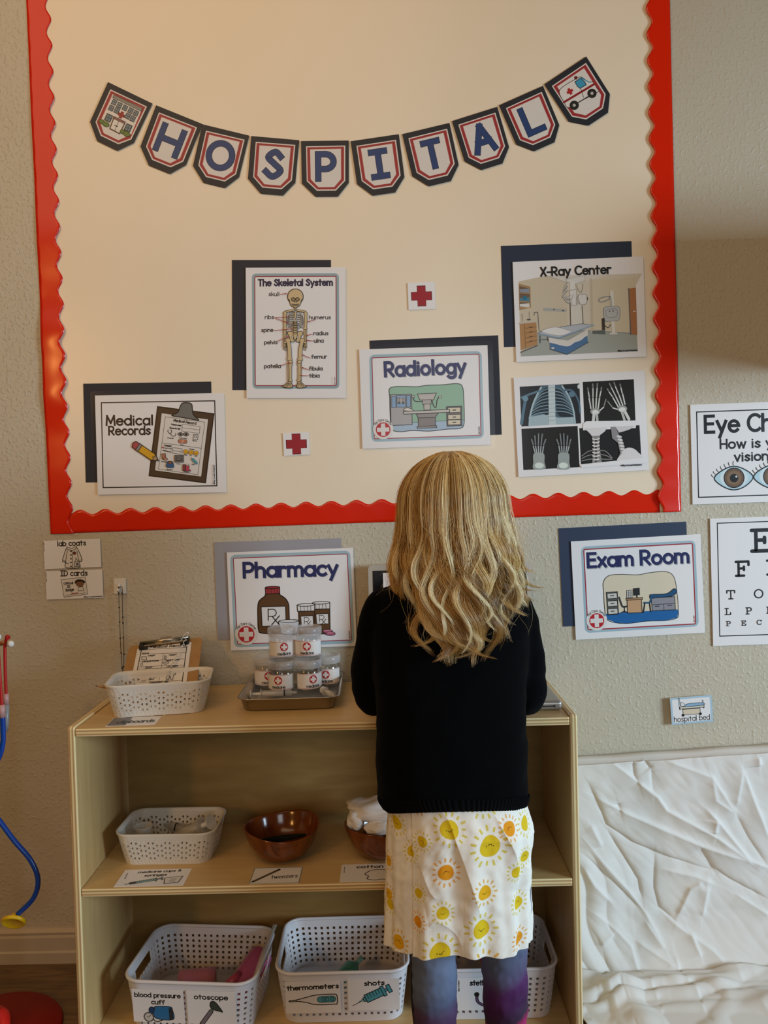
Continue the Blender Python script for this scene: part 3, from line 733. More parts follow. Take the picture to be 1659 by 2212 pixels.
# ------------------------------------------------------------------ x-ray centre notice (photograph of a room)
colour_sheet('backing_paper', [(1083, 531), (1364, 521), (1370, 739), (1088, 750)], -0.0016, '#232d40', 'navy backing sheet showing behind the X-Ray Center notice', G_NAVY)
C5 = Crop(1070, 510, 4.097); K = '#1b1819'
S = sheet_on_wall(C5, [(156, 228), (1307, 180), (1337, 1065), (182, 1117)], -0.0045)
S.fill([(208, 410), (440, 350), (1020, 340), (1300, 330), (1242, 440), (1262, 1018), (222, 1066)], '#cfc6b4')
S.fill([(208, 400), (440, 352), (640, 410), (640, 840), (390, 850), (222, 1000)], '#c9bda5')
S.fill([(840, 385), (1244, 370), (1250, 860), (845, 850)], '#cdc1a8')
S.fill([(440, 350), (1030, 335), (845, 390), (640, 412)], '#d4cec6'); S.line([(460, 350), (640, 412)], 8, '#b7b0a6')
S.fill([(222, 1066), (222, 1030), (390, 850), (640, 830), (1250, 855), (1262, 1018)], '#a0a59e')
S.line([(390, 842), (840, 835), (1250, 862)], 7, '#83898a')
S.line([(848, 385), (858, 840)], 22, '#bfb49d')
S.poly([(208, 418), (312, 445), (316, 630), (212, 655)], '#a8845c'); S.poly([(214, 440), (304, 462), (306, 618), (216, 632)], '#6e5a48')
for y0, c in ((470, '#8b93a0'), (548, '#4f8196'), (600, '#d8d5d0')): S.poly([(216, y0), (302, y0-8), (304, y0+28), (218, y0+22)], c); S.line([(214, y0+30), (306, y0+34)], 6, '#c6a277')
S.rect(246, 530, 280, 562, '#23708d')
S.poly([(214, 775), (362, 757), (372, 960), (222, 1010)], '#b08456'); S.line([(212, 770), (364, 754)], 14, '#c3b9ae'); S.line([(258, 775), (264, 990)], 4, '#73522f')
for k in range(4): S.line([(262, 815+k*44), (366, 802+k*40)], 4, '#73522f'); S.line([(300, 806+k*42), (326, 803+k*41)], 5, '#4a3a2a')
S.line([(222, 1030), (372, 968)], 10, '#6a5a49')
S.line([(236, 690), (240, 748)], 6, '#8f8f8d'); S.line([(300, 670), (304, 742)], 5, '#8f8f8d'); S.ell(296, 738, 18, 7, '#4d4642')
S.line([(344, 700), (346, 675), (376, 672), (388, 836)], 6, '#6a6864')
S.poly([(428, 634), (630, 645), (630, 668), (428, 658)], '#a7a9a6'); S.ell(520, 648, 6, 6, '#333333'); S.ell(600, 658, 8, 6, '#444444')
S.poly([(662, 600), (770, 600), (776, 782), (668, 790)], '#d2cfc4'); S.line([(662, 560), (668, 790)], 8, '#5a5148'); S.line([(768, 620), (778, 778)], 8, '#6b5f52')
S.poly([(630, 380), (790, 350), (796, 390), (720, 420), (632, 405)], '#d6d5d0', '#b5b3ae', 4); S.rect(662, 400, 706, 480, '#dcdad5'); S.poly([(655, 480), (720, 470), (716, 612), (668, 615)], '#d9d8d4', '#8e8c88', 4)
for k in range(6): S.line(catmull([(640, 410+k*14), (612-k*3, 450+k*16), (606, 510+k*8), (640, 540+k*10), (668, 520+k*14)], 4), 5, ('#a5a39f', '#d9d8d4', '#8b8985')[k % 3])
S.line(catmull([(690, 520), (672, 590), (700, 615), (735, 590), (718, 520)], 5), 10, '#b9b7b3')
S.line(catmull([(716, 430), (740, 480), (765, 495), (778, 420)], 5), 5, '#9d9b97')
S.poly(catmull([(738, 522), (800, 516), (812, 545), (806, 595), (760, 606), (742, 575)], 4, True), '#d5d4d0', '#8e8c88', 5); S.ell(816, 552, 6, 14, '#55524e')
S.poly([(1014, 480), (1046, 482), (1062, 860), (1030, 860)], '#d8d5cc'); S.poly([(1010, 856), (1080, 852), (1080, 868), (1012, 872)], '#d6d2ca')
S.line(catmull([(1028, 620), (1022, 545), (1000, 532), (930, 548), (918, 570), (940, 582), (1005, 560), (1012, 535)], 5), 8, '#8f9496')
S.poly(catmull([(962, 640), (1020, 622), (1090, 625), (1104, 660), (1092, 740), (1030, 750), (970, 745)], 4, True), '#b4b6b5', '#8c8f90', 5); S.poly(catmull([(982, 655), (1070, 645), (1076, 700), (1040, 722), (988, 712)], 4, True), None, '#777b7d', 4); S.ell(1012, 665, 7, 7, '#60605f'); S.ell(1042, 662, 7, 7, '#60605f')
S.poly([(942, 728), (968, 724), (972, 828), (946, 830)], '#3a322c'); S.line(catmull([(970, 790), (1000, 810), (1020, 780)], 5), 5, '#333333')
S.poly([(860, 838), (970, 830), (975, 868), (862, 862)], '#5d6660')
S.poly([(1178, 465), (1242, 456), (1256, 872), (1196, 868)], '#a86f42'); S.line([(1180, 462), (1198, 868)], 8, '#57616c'); S.rect(1218, 660, 1242, 670, '#c9c7c2')
S.poly([(470, 900), (640, 925), (820, 822), (818, 935), (634, 1046), (486, 1004)], '#d6d3cd'); S.poly([(478, 942), (632, 976), (816, 880), (818, 935), (634, 1046), (486, 1004)], '#4d729b')
S.line(catmull([(480, 935), (632, 972), (700, 938), (760, 915), (816, 860)], 5), 8, '#d9d6d0'); S.line([(484, 1000), (634, 1046), (822, 938)], 8, '#46586c'); S.ell(508, 992, 14, 8, '#d5d2cc')
S.poly([(378, 856), (560, 905), (872, 788), (770, 775), (600, 800)], '#b3b9c0', '#6b7078', 5); S.line([(380, 862), (560, 900), (872, 785)], 9, '#8aa0bb')
S.poly(catmull([(414, 848), (460, 818), (540, 806), (640, 832), (668, 848), (570, 880)], 5, True), '#e0dedd', '#a9a8aa', 4)
S.line([(395, 880), (395, 945)], 6, '#4a4a4c'); S.line([(462, 892), (465, 925)], 6, '#4a4a4c'); S.line([(392, 920), (464, 912)], 5, '#4a4a4c')
S.text('X-Ray Center', (408, 352), (1022, 328), 72, 15, '#171517')
S.text("©Play to Learn Preschool", (1085, 1022), (1256, 1014), 13, 3.5, '#262424')
o = finish(S, 'wall_notice', 'laminated notice titled X-Ray Center with a room photograph', 'notice', 'laminated hospital notices'); add_film(o, S, 0.008, off=-0.002)

# ------------------------------------------------------------------ x-ray pictures sheet
S = sheet_on_wall(C5, [(163, 1255), (1322, 1188), (1357, 2072), (203, 2132)], -0.0045)
q1 = [(216, 1334), (744, 1304), (757, 1658), (231, 1685)]; q2 = [(773, 1291), (1227, 1266), (1240, 1640), (786, 1663)]
q3 = [(230, 1706), (726, 1680), (742, 2045), (246, 2070)]; q4 = [(740, 1701), (1275, 1674), (1290, 1966), (754, 2020)]
for q, c in ((q1, '#1c2026'), (q2, '#15140f'), (q3, '#13110f'), (q4, '#121010')): S.fill(q, c)
# chest
S.fill(catmull([(300, 1682), (302, 1580), (345, 1460), (405, 1335), (460, 1322), (545, 1316), (590, 1330), (650, 1420), (690, 1530), (705, 1660)], 5), '#4a6272')
S.fill([(300, 1682), (310, 1600), (440, 1575), (560, 1608), (690, 1600), (706, 1660)], '#a3b7bd')
for sx, lung in ((-1, [(466, 1350), (410, 1380), (360, 1470), (322, 1586), (400, 1568), (470, 1570)]), (1, [(530, 1350), (590, 1372), (640, 1450), (684, 1560), (680, 1600), (560, 1590), (535, 1480)])):
    S.fill(catmull(lung, 4, True), '#1b2831')
for k in range(8):
    S.line(catmull([(490, 1345+k*30), (420-k*6, 1372+k*28), (352-k*8, 1440+k*24)], 5), 9, ('#64808f', '#7c96a2')[k % 2]); S.line(catmull([(505, 1340+k*30), (580+k*6, 1360+k*28), (640+k*8, 1420+k*24)], 5), 9, ('#64808f', '#7c96a2')[k % 2])
S.line(catmull([(405, 1340), (345, 1460), (310, 1580), (300, 1680)], 6), 16, '#a9bfc6'); S.line(catmull([(590, 1326), (650, 1420), (690, 1540), (704, 1658)], 6), 14, '#a9bfc6')
S.fill([(468, 1322), (528, 1318), (530, 1600), (535, 1668), (470, 1672), (472, 1560)], '#c3ced0')
for k in range(9): S.line([(472, 1345+k*36), (528, 1342+k*36)], 4, '#8da3ab')
S.line(catmull([(400, 1370), (320, 1395), (232, 1430)], 5), 18, '#5d7c8d'); S.line(catmull([(268, 1445), (250, 1540), (232, 1660)], 5), 26, '#56778b'); S.ell(266, 1440, 26, 24, '#6f92a4'); S.line(catmull([(610, 1365), (680, 1370), (735, 1460), (748, 1560)], 5), 16, '#4c6b7f'); S.ell(676, 1400, 30, 26, '#5b7a8c')
S.ell(738, 1332, 12, 20, '#cfd6d6')
# hands
def handx(cx, cy, sx, rot, col='#8a8c86', hi='#d4d5cf'):
    ca, sa = math.cos(math.radians(rot)), math.sin(math.radians(rot))
    T = lambda x, y: (cx+sx*(x*ca-y*sa), cy+x*sa+y*ca)
    for fx, fy, bx in ((-62, -200, -36), (-18, -235, -14), (22, -240, 8), (58, -205, 28)):
        S.line([T(bx, -20), T((fx+bx)/2-2, -120), T(fx, fy)], 18, '#4a4b48'); S.line([T(bx, -20), T((fx+bx)/2-2, -110)], 11, hi); S.line([T((fx+bx)/2-1, -122), T(fx*0.93, fy*0.83)], 9, hi); S.line([T(fx*0.95, fy*0.86), T(fx, fy)], 7, col)
    S.line([T(30, 10), T(76, -30), T(98, -100)], 16, '#4a4b48'); S.line([T(30, 10), T(76, -30)], 10, hi); S.line([T(80, -42), T(96, -98)], 8, col)
    S.ell(*T(2, 8), 44, 30, '#9a9c96'); S.ell(*T(4, 16), 30, 22, '#dededa')
    S.line([T(-10, 36), T(-18, 115)], 26, '#cfd0cb'); S.line([T(16, 36), T(22, 115)], 22, '#b9bab5')
handx(880, 1545, 1, 0); handx(1120, 1520, -1, 22)
S.fill([(773, 1663), (800, 1640), (1240, 1632), (1245, 1655), (1240, 1700), (773, 1720)], PAPER)
# feet
for cx, sx in ((385, 1), (598, -1)):
    T = lambda x, y: (cx+sx*x, y)
    for k, (tx, ty, bx) in enumerate(((-66, 1800, -30), (-38, 1768, -18), (-4, 1750, -4), (28, 1752, 10), (58, 1800, 26))):
        S.line([T(bx, 1940), T((tx+bx)/2-3, 1860), T(tx, ty)], 17, '#3e4142'); S.line([T(bx, 1935), T((tx+bx)/2-3, 1860)], 8, '#b3b8b9'); S.line([T((tx+bx)/2-3, 1845), T(tx, ty)], 7, '#8b9192')
    S.fill(catmull([T(-46, 1925), T(40, 1925), T(46, 2000), T(52, 2058), T(-50, 2060), T(-52, 2000)], 4, True), '#9ba39f'); S.ell(*T(0, 2030), 40, 26, '#d7e0d6')
# necks
S.fill([(785, 1702), (990, 1692), (965, 1730), (925, 1760), (910, 1775), (855, 1778), (835, 1750)], '#d9d5d4')
S.fill([(850, 1770), (922, 1766), (915, 1850), (940, 2008), (850, 2014), (868, 1880)], '#8c8885')
for k in range(7): S.line(catmull([(858, 1795+k*30), (885, 1802+k*30), (914, 1792+k*30)], 4), 11, '#e0dddb'); S.ell(886, 1812+k*30, 10, 7, '#1b1817')
for k in range(3):
    S.line(catmull([(864, 1900+k*36), (820, 1905+k*36), (762, 1945+k*22)], 5), 9, '#7f7b79'); S.line(catmull([(918, 1898+k*36), (970, 1905+k*36), (1026, 1960+k*8)], 5), 9, '#7f7b79')
S.fill([(1018, 1690), (1060, 1688), (1090, 1760), (1120, 1800), (1140, 1880), (1245, 1895), (1288, 1966), (1070, 1998), (1100, 1920), (1080, 1830), (1030, 1790)], '#8d898a')
S.fill(catmull([(1150, 1880), (1210, 1878), (1260, 1915), (1288, 1966), (1080, 1990), (1110, 1930)], 4, True), '#dcd8d7'); S.fill([(1060, 1688), (1230, 1678), (1190, 1710), (1130, 1730), (1090, 1740)], '#cfcbca')
for k in range(6): S.ell(1092+k*8, 1775+k*28, 24, 10, '#d9d5d4', 12)
S.text("©Play to Learn Preschool", (1112, 2038), (1290, 2030), 13, 3.5, '#262424')
S.fill([(740, 2022), (756, 2020), (1292, 1966), (1330, 2000), (1330, 2010), (760, 2050)], PAPER); S.text("©Play to Learn Preschool", (1112, 2038), (1290, 2030), 13, 3.5, '#262424')
o = finish(S, 'wall_notice', 'white sheet with four black x-ray pictures below the X-Ray Center notice', 'notice', 'laminated hospital notices'); add_film(o, S, 0.008, off=-0.002)

# ------------------------------------------------------------------ medical records notice
colour_sheet('backing_paper', [(180, 829), (456, 824), (461, 1038), (185, 1042)], -0.0016, BN, 'navy backing sheet showing behind the Medical Records notice', G_NAVY)
C6 = Crop(160, 800, 4.608); K = '#1f1c1c'
S = sheet_on_wall(C6, [(203, 250), (1487, 226), (1521, 1214), (241, 1240)], -0.0045)
S.line([(268, 322), (1396, 304), (1426, 1148), (294, 1168)], 11, '#2a2727', True)
S.text('Medical', (322, 545), (782, 540), 92, 19, '#221f22'); S.text('Records', (348, 642), (758, 636), 82, 17, '#221f22')
S.poly([(830, 362), (1388, 434), (1312, 1118), (752, 1048)], '#4b3a2d', '#2a2019', 12)
S.poly([(868, 424), (1336, 486), (1272, 1060), (806, 998)], '#d9d4ce', '#2a2019', 6)
S.line([(908, 462), (1300, 516), (1236, 1038), (844, 984)], 4, K, True); S.line([(880, 722), (1270, 776)], 4, K)
S.poly(catmull([(972, 450), (1030, 420), (1055, 360), (1075, 328), (1120, 322), (1165, 335), (1175, 380), (1185, 440), (1240, 494), (1200, 492), (1080, 470)], 5, True), '#6f716e', '#232222', 10)
S.text('Medical Record', (990, 508), (1212, 540), 24, 6.5, K); S.text("Patient's name", (968, 544), (1066, 556), 14, 4, K); S.text('Reason for visit', (952, 578), (1056, 590), 14, 4, K)
S.poly([(1078, 536), (1254, 560), (1248, 628), (1072, 604)], None, K, 3); S.line([(1075, 570), (1251, 594)], 3, K)
S.line(catmull([(938, 592), (935, 610), (960, 632), (972, 600), (958, 592)], 5), 6, K); S.line(catmull([(958, 632), (985, 655), (1010, 648), (1012, 626)], 5), 6, K)
for cx in (1060, 1115): S.poly(catmull([(cx-28, 634), (cx, 618), (cx+28, 638), (cx, 656)], 5, True), '#8e8c88', K, 5); S.ell(cx, 637, 12, 12, '#2b2828')
S.poly([(1190, 638), (1235, 640), (1230, 692), (1186, 690)], '#d9d4ce', K, 5); S.ell(1210, 660, 12, 12, None, 0, K, 5)
S.line([(1055, 705), (1108, 710)], 42, '#57302a'); S.line([(1055, 705), (1108, 710)], 34, '#b5755c'); S.rect(1070, 696, 1094, 718, '#cf9a80')
for t, a, b in (('Checkup', (930, 676), (992, 680)), ('Vision Exam', (1046, 676), (1126, 684)), ('Shots', (1182, 704), (1222, 708)), ('Injury', (1058, 744), (1098, 748)), ('Feelings', (1148, 786), (1200, 792)), ('Bandage', (874, 910), (930, 916)), ('x-ray', (1024, 932), (1062, 936)), ('Shot', (1176, 938), (1206, 942)), ('Blanket', (928, 988), (986, 994)), ('Medicine', (1096, 1012), (1152, 1018)), ('heart rate', (904, 776), (978, 784)), ('temp.', (940, 812), (974, 816)), ('happy', (1098, 842), (1130, 846)), ('ok', (1160, 850), (1172, 851)), ('sad', (1208, 856), (1226, 858))): S.text(t, a, b, 9, 2.6, '#4a4444')
S.text('Treatment', (902, 752), (972, 760), 14, 4, K); S.ell(889, 767, 9, 8, '#a8323a'); S.line([(892, 795), (935, 806)], 9, '#2d2a2a')
S.poly([(986, 768), (1080, 780), (1076, 836), (980, 822)], None, K, 3); S.line([(983, 797), (1078, 810)], 3, K)
for cx, cy in ((1118, 810), (1170, 817), (1220, 824)): S.ell(cx, cy, 22, 22, '#d7a32c', 0, '#8a6414', 3); S.line([(cx-8, cy+3), (cx, cy+8), (cx+8, cy+3)], 3, '#6a4a10')
S.poly([(878, 830), (914, 828), (918, 880), (882, 884)], '#a97057', K, 4); S.ell(915, 882, 20, 13, '#b98066', 0, K, 4)
S.rect(1008, 846, 1094, 914, '#777370', K, 5); S.rect(1018, 856, 1084, 904, '#26282a')
for k in range(3): S.line([(1026, 866+k*13), (1050, 862+k*13), (1076, 868+k*13)], 4, '#b3b1ac')
S.line([(1168, 868), (1185, 885)], 4, K); S.line([(1186, 886), (1222, 922)], 26, '#2b5763'); S.line([(1186, 886), (1222, 922)], 20, '#4f98ab')
S.poly(catmull([(930, 925), (945, 905), (985, 910), (995, 965), (925, 960)], 4, True), '#2c5a8c', K, 4); S.ell(962, 918, 20, 14, '#8a5a46', 0, K, 4)
S.rect(1088, 938, 1112, 998, '#8c3b44', K, 4); S.rect(1118, 945, 1150, 1002, '#b8495a', K, 4); S.rect(1122, 934, 1146, 948, '#d8d4cd', K, 3); S.ell(1158, 996, 10, 7, '#b8495a', 0, K, 3)
d_ = np.array([250, 168.])/np.linalg.norm([250, 168]); n_ = np.array([-d_[1], d_[0]]); A = np.array([600, 735.])
R_ = lambda a, b: tuple(A+d_*a+n_*b)
S.poly([R_(0, -34), R_(50, -36), R_(50, 36), R_(0, 34), R_(-14, 0)], '#a94a55', K, 8); S.poly([R_(46, -38), R_(74, -38), R_(74, 38), R_(46, 38)], '#8e8e8c', K, 7)
S.poly([R_(74, -36), R_(238, -36), R_(290, -4), R_(238, 36), R_(74, 36)], '#d3a02a', K, 8); S.poly([R_(232, -33), R_(298, 0), R_(232, 33), R_(245, 14), R_(226, 0), R_(245, -14)], '#a8906c', K, 6); S.fill([R_(274, -12), R_(300, 0), R_(274, 12)], '#4a3427')
S.text('©Play to Learn Preschool', (1408, 1132), (1402, 942), 12, 3.5, '#2a2626')
o = finish(S, 'wall_notice', 'laminated notice titled Medical Records with clipboard and pencil drawing', 'notice', 'laminated hospital notices'); add_film(o, S, 0.009)

# ------------------------------------------------------------------ small red-cross cards
for q, lab in (([(881, 611), (939, 609), (941, 667), (882, 670)], 'small white card with red cross between skeleton and X-Ray Center notices'), ([(611, 936), (667, 933), (670, 982), (613, 985)], 'small white card with red cross below the skeleton notice')):
    w_, h_ = quad_size(q, -0.003); S = Sheet(q, w_, h_); S.quad = q; S.y = -0.003
    cx = sum(p[0] for p in q)/4; cy = sum(p[1] for p in q)/4
    S.cross(cx, cy, 22.5, '#57161c', -2, 0.42); S.cross(cx, cy, 21, '#9c2430', -2, 0.42)
    finish(S, 'cross_card', lab, 'card', 'red-cross cards on the notice board')

# ------------------------------------------------------------------ pharmacy notice
colour_sheet('backing_paper', [(463, 1172), (736, 1162), (745, 1374), (470, 1382)], -0.0016, '#9a99a0', 'pale grey backing sheet showing behind the Pharmacy notice', G_NAVY.replace('navy', 'grey'))
C7 = Crop(450, 1140, 4.879); K = '#1d1917'
S = sheet_on_wall(C7, [(198, 260), (1535, 210), (1555, 1246), (234, 1294)], -0.0045)
blue_frame(S, [(250, 304), (1488, 258), (1516, 1202), (286, 1246)], [(268, 322), (1472, 276), (1500, 1184), (304, 1228)])
title(S, 'Pharmacy', (382, 522), (1362, 496), 146, 34)
S.poly(catmull([(612, 698), (600, 720), (540, 770), (522, 830), (520, 960), (526, 1080), (560, 1112), (700, 1118), (840, 1108), (852, 1060), (850, 900), (846, 810), (815, 750), (756, 708), (744, 696)], 4, True), '#5d4026', K, 10)
S.poly([(602, 636), (754, 628), (754, 694), (606, 702)], '#a33a3d', K, 9); S.ell(678, 632, 76, 14, '#8c2c32', -2, K, 8)
for x in (632, 664, 696, 726): S.line([(x, 646), (x+1, 698)], 5, K)
S.poly([(556, 836), (812, 828), (818, 1030), (564, 1042)], '#dcdad9', K, 9)
def rx(S, x0, y0, sc):
    P = lambda x, y: (x0+x*sc, y0+y*sc)
    S.line([P(0, 0), P(0, 120)], 11*sc, K); S.line([P(0, 5)]+[P(45+40*math.cos(math.radians(a)), 40+38*math.sin(math.radians(a))) for a in range(-90, 91, 20)]+[P(0, 78)], 10*sc, K)
    S.line([P(40, 78), P(110, 160)], 11*sc, K); S.line([P(118, 72), P(36, 166)], 11*sc, K)
rx(S, 630, 858, 1.0)
for ox, oy in ((160, -22), (0, 0)):
    S.poly([(950+ox, 885+oy), (1118+ox, 878+oy), (1118+ox, 1120), (955+ox, 1120)], '#5d4026', K, 9)
    S.poly([(936+ox, 820+oy), (1120+ox, 812+oy), (1118+ox, 878+oy), (940+ox, 882+oy)], '#dcdad9', K, 8); S.ell(1028+ox, 815+oy, 92, 14, '#dcdad9', -2, K, 7)
    for k in range(4): S.line([(972+ox+k*35, 826+oy), (974+ox+k*35, 878+oy)], 5, K)
    S.poly([(972+ox, 934+oy), (1100+ox, 928+oy), (1104+ox, 1035+oy), (978+ox, 1040+oy)], '#dcdad9', K, 7)
    rx(S, 1008+ox, 945+oy, 0.58)
S.poly(catmull([(744, 985), (850, 972), (948, 980), (940, 1060), (920, 1120), (780, 1120), (752, 1040)], 4, True), '#c9ccd2', K, 8); S.ell(846, 984, 102, 14, '#dcdad9', -1, K, 7)
for cx, cy in ((1252, 1092), (1280, 1116)): S.ell(cx, cy, 52, 20, '#c2607c', 0, K, 6); S.ell(cx, cy-6, 48, 12, '#cf7d92', 0, K, 4)
S.badge(398, 1118, 120, -2)
S.text('play to learn', (1486, 1165), (1482, 1085), 9, 3, '#4a4040')
o = finish(S, 'wall_notice', 'laminated notice titled Pharmacy with medicine bottles, behind the jar tray', 'notice', 'laminated hospital notices'); add_film(o, S, 0.007, off=0.002)

# ------------------------------------------------------------------ label cards on the left wall
C8 = Crop(70, 1140, 4.0463)
S = sheet_on_wall(C8, [(96, 115), (592, 94), (602, 343), (107, 362)], -0.003); K = '#211e1d'
S.text('lab coats', (220, 160), (466, 152), 42, 9, K)
S.poly(catmull([(300, 178), (345, 182), (385, 172), (420, 240), (432, 290), (405, 298), (415, 345), (350, 352), (285, 345), (290, 300), (262, 296), (275, 240)], 3, True), '#dad5cf', K, 6)
S.line([(345, 182), (352, 350)], 5, K); S.line([(305, 200), (288, 300)], 5, K); S.line([(388, 200), (405, 296)], 5, K); S.poly([(298, 165), (340, 182), (385, 160), (376, 188), (345, 200), (308, 190)], '#dad5cf', K, 5)
for k in range(5): S.ell(336, 205+k*33, 8, 6, K)
S.ell(367, 222, 13, 14, '#6e2a26', 0, K, 3); S.line([(282, 305), (318, 312)], 5, K); S.line([(372, 300), (380, 262), (400, 300)], 5, K); S.rect(365, 298, 412, 338, '#c9c5c2', K, 5); S.line([(262, 285), (290, 292)], 4, K); S.line([(408, 285), (432, 278)], 4, K); S.ell(392, 318, 10, 10, '#5a6a8c', 0, K, 4)
S.text('play to learn', (106, 205), (102, 125), 6, 1.8, '#4a4644')
finish(S, 'label_card', 'white label card reading lab coats under the left board corner', 'label', 'word labels stuck on wall and shelf')
S = sheet_on_wall(C8, [(114, 380), (611, 364), (620, 612), (124, 627)], -0.003)
S.text('ID cards', (248, 422), (480, 416), 44, 9, K)
S.poly([(252, 454), (462, 430), (482, 580), (276, 608)], '#dad5cf', K, 4)
for t, a, b in (('Official', (276, 500), (356, 490)), ('ID', (306, 526), (330, 523)), ('Badge', (294, 556), (362, 548))): S.text(t, a, b, 20, 5, K)
S.ell(415, 486, 34, 28, '#7d5540', 0, '#2a1d17', 4); S.poly(catmull([(370, 490), (378, 460), (415, 450), (455, 462), (460, 486), (430, 472), (395, 474)], 4, True), '#2a201b'); S.poly([(398, 552), (402, 520), (440, 515), (452, 548)], '#d4cfc9', K, 4)
S.text('Jhone', (338, 582), (398, 576), 15, 3, '#a23a33'); S.line([(284, 592), (462, 568)], 2.5, K); S.text('©Play to Learn Preschool', (450, 610), (612, 602), 9, 2.4, K); S.text('play to learn', (126, 470), (122, 390), 6, 1.8, '#4a4644')
finish(S, 'label_card', 'white label card reading ID cards below the lab coats card', 'label', 'word labels stuck on wall and shelf')

# ------------------------------------------------------------------ exam room notice
D1 = Crop(1190, 1100, 3.537); K = '#191a1e'
colour_sheet('backing_paper', [(1205, 1142), (1484, 1126), (1490, 1340), (1218, 1353)], -0.0016, '#2a3650', 'navy backing sheet showing behind the Exam Room notice', G_NAVY)
S = sheet_on_wall(D1, [(149, 246), (1142, 190), (1180, 942), (195, 998)], -0.0045)
blue_frame(S, [(238, 298), (1090, 250), (1120, 884), (274, 934)], [(248, 308), (1080, 262), (1108, 876), (286, 922)], 32, 24)
title(S, 'Exam Room', (284, 442), (1048, 404), 102, 23, '#232a5c')
pic = catmull([(404, 640), (400, 560), (440, 510), (530, 498), (660, 502), (760, 485), (880, 478), (940, 520), (964, 640), (975, 780), (965, 830), (880, 850), (740, 855), (600, 872), (500, 868), (430, 840), (412, 760)], 6, True)
S.fill(pic, '#d8cbb2')
S.fill([(413, 800), (520, 790), (970, 766), (976, 790), (965, 830), (880, 850), (740, 855), (600, 872), (500, 868), (430, 840)], '#1c62a0'); S.line(pic, 5, K, True)
S.poly([(422, 636), (508, 630), (518, 803), (436, 810)], '#55534f', K, 5)
for k in range(3): S.poly([(430+k*3, 645+k*59), (504+k*3, 640+k*59), (508+k*3, 680+k*59), (434+k*3, 685+k*59)], '#c9c5bd', K, 4); S.line([(456+k*3, 663+k*59), (480+k*3, 661+k*59)], 7, K)
S.line(catmull([(522, 675), (534, 712), (550, 745), (590, 742)], 5), 14, '#2e2f33'); S.line([(562, 745), (564, 785)], 8, K); S.line([(540, 792), (560, 780), (585, 788)], 8, K)
S.poly([(582, 692), (692, 686), (698, 790), (588, 794)], '#c49a74', K, 6); S.poly([(574, 682), (700, 675), (700, 690), (576, 696)], '#a9805c', K, 5)
S.poly([(578, 622), (620, 618), (622, 676), (580, 678)], '#cfcac2', K, 4)
for k in range(3): S.line([(580, 636+k*14), (620, 633+k*14)], 3, K)
for k in range(2): S.line([(592+k*13, 620), (594+k*13, 677)], 3, K)
S.poly([(628, 608), (676, 602), (678, 654), (632, 660)], '#26272b', K, 4); S.line([(656, 655), (658, 672)], 9, K)
S.poly([(768, 680), (946, 668), (952, 768), (776, 776)], '#8d8b92', K, 5); S.line([(772, 730), (950, 720)], 4, K); S.line([(862, 725), (865, 772)], 4, K); S.line([(798, 742), (828, 740)], 6, K); S.line([(894, 735), (924, 733)], 6, K)
S.poly(catmull([(756, 662), (770, 652), (885, 645), (940, 608), (962, 628), (925, 664), (800, 678), (760, 682)], 4, True), '#1d4f76', K, 5)
S.line(catmull([(770, 655), (762, 700), (752, 714), (712, 716)], 4), 13, '#1d4f76'); S.line([(718, 720), (708, 786)], 10, K); S.line([(755, 722), (764, 782)], 10, K)
S.badge(352, 848, 80, -3); S.text('play to learn', (1100, 862), (1097, 812), 6, 2, '#a05050')
finish(S, 'wall_notice', 'notice titled Exam Room with desk and couch drawing', 'notice', 'laminated hospital notices')

# ------------------------------------------------------------------ eye chart sheets at the right edge
D2 = Crop(1400, 820, 3.687); K = '#141214'
wl = lambda a, b: 11*(np.array(b, float)-np.array(a, float))/8.5
S = sheet_on_wall(D2, [(333, 200), (333+1036, 200-36), (357+1036, 995-36), (357, 995)], -0.0035)
S.line([(384, 258), (1318, 225), (1338, 906), (404, 938)], 9, K, True)
S.text('Eye Check', (456, 420), (1258, 392), 128, 26, K)
S.text('How is your', (577, 548), (1160, 527), 70, 15, K); S.text('vision?', (692, 648), (1010, 636), 68, 15, K)
def eye(cx, cy):
    sh = catmull([(cx-158, cy+4), (cx-90, cy-62), (cx, cy-92), (cx+90, cy-64), (cx+152, cy-6), (cx+90, cy+66), (cx, cy+96), (cx-90, cy+68)], 5, True)
    S.fill(sh, '#b5d3de'); S.ell(cx, cy, 112, 80, '#d3e0e4'); S.line(sh, 9, K, True)
    S.ell(cx, cy, 80, 78, '#6b523c', 0, K, 8); S.ell(cx, cy, 58, 56, '#81664c'); S.ell(cx, cy+2, 34, 34, '#0f0d0d'); S.ell(cx+18, cy-10, 8, 8, '#dedede')
    for dx, dy, ex, ey in ((-165, -5, -182, -26), (-150, -28, -166, -50), (-125, -48, -140, -72), (-98, -66, -110, -92), (-66, -82, -80, -108), (-36, -96, -46, -122), (-6, -100, -6, -132)):
        S.line(catmull([(cx+dx, cy+dy), (cx+(dx+ex)/2-4, cy+(dy+ey)/2), (cx+ex, cy+ey)], 4), 5, K)
eye(686, 782); eye(1000, 770)
finish(S, 'wall_notice', 'notice reading Eye Check with a brown eye, cut by the picture edge', 'notice', 'laminated hospital notices')
S = sheet_on_wall(D2, [(487, 1107), (487+804, 1107-28), (524+804, 2122-28), (524, 2122)], -0.0035)
S.line([(545, 1144), (1236, 1120), (1268, 2020), (576, 2043)], 8, K, True)
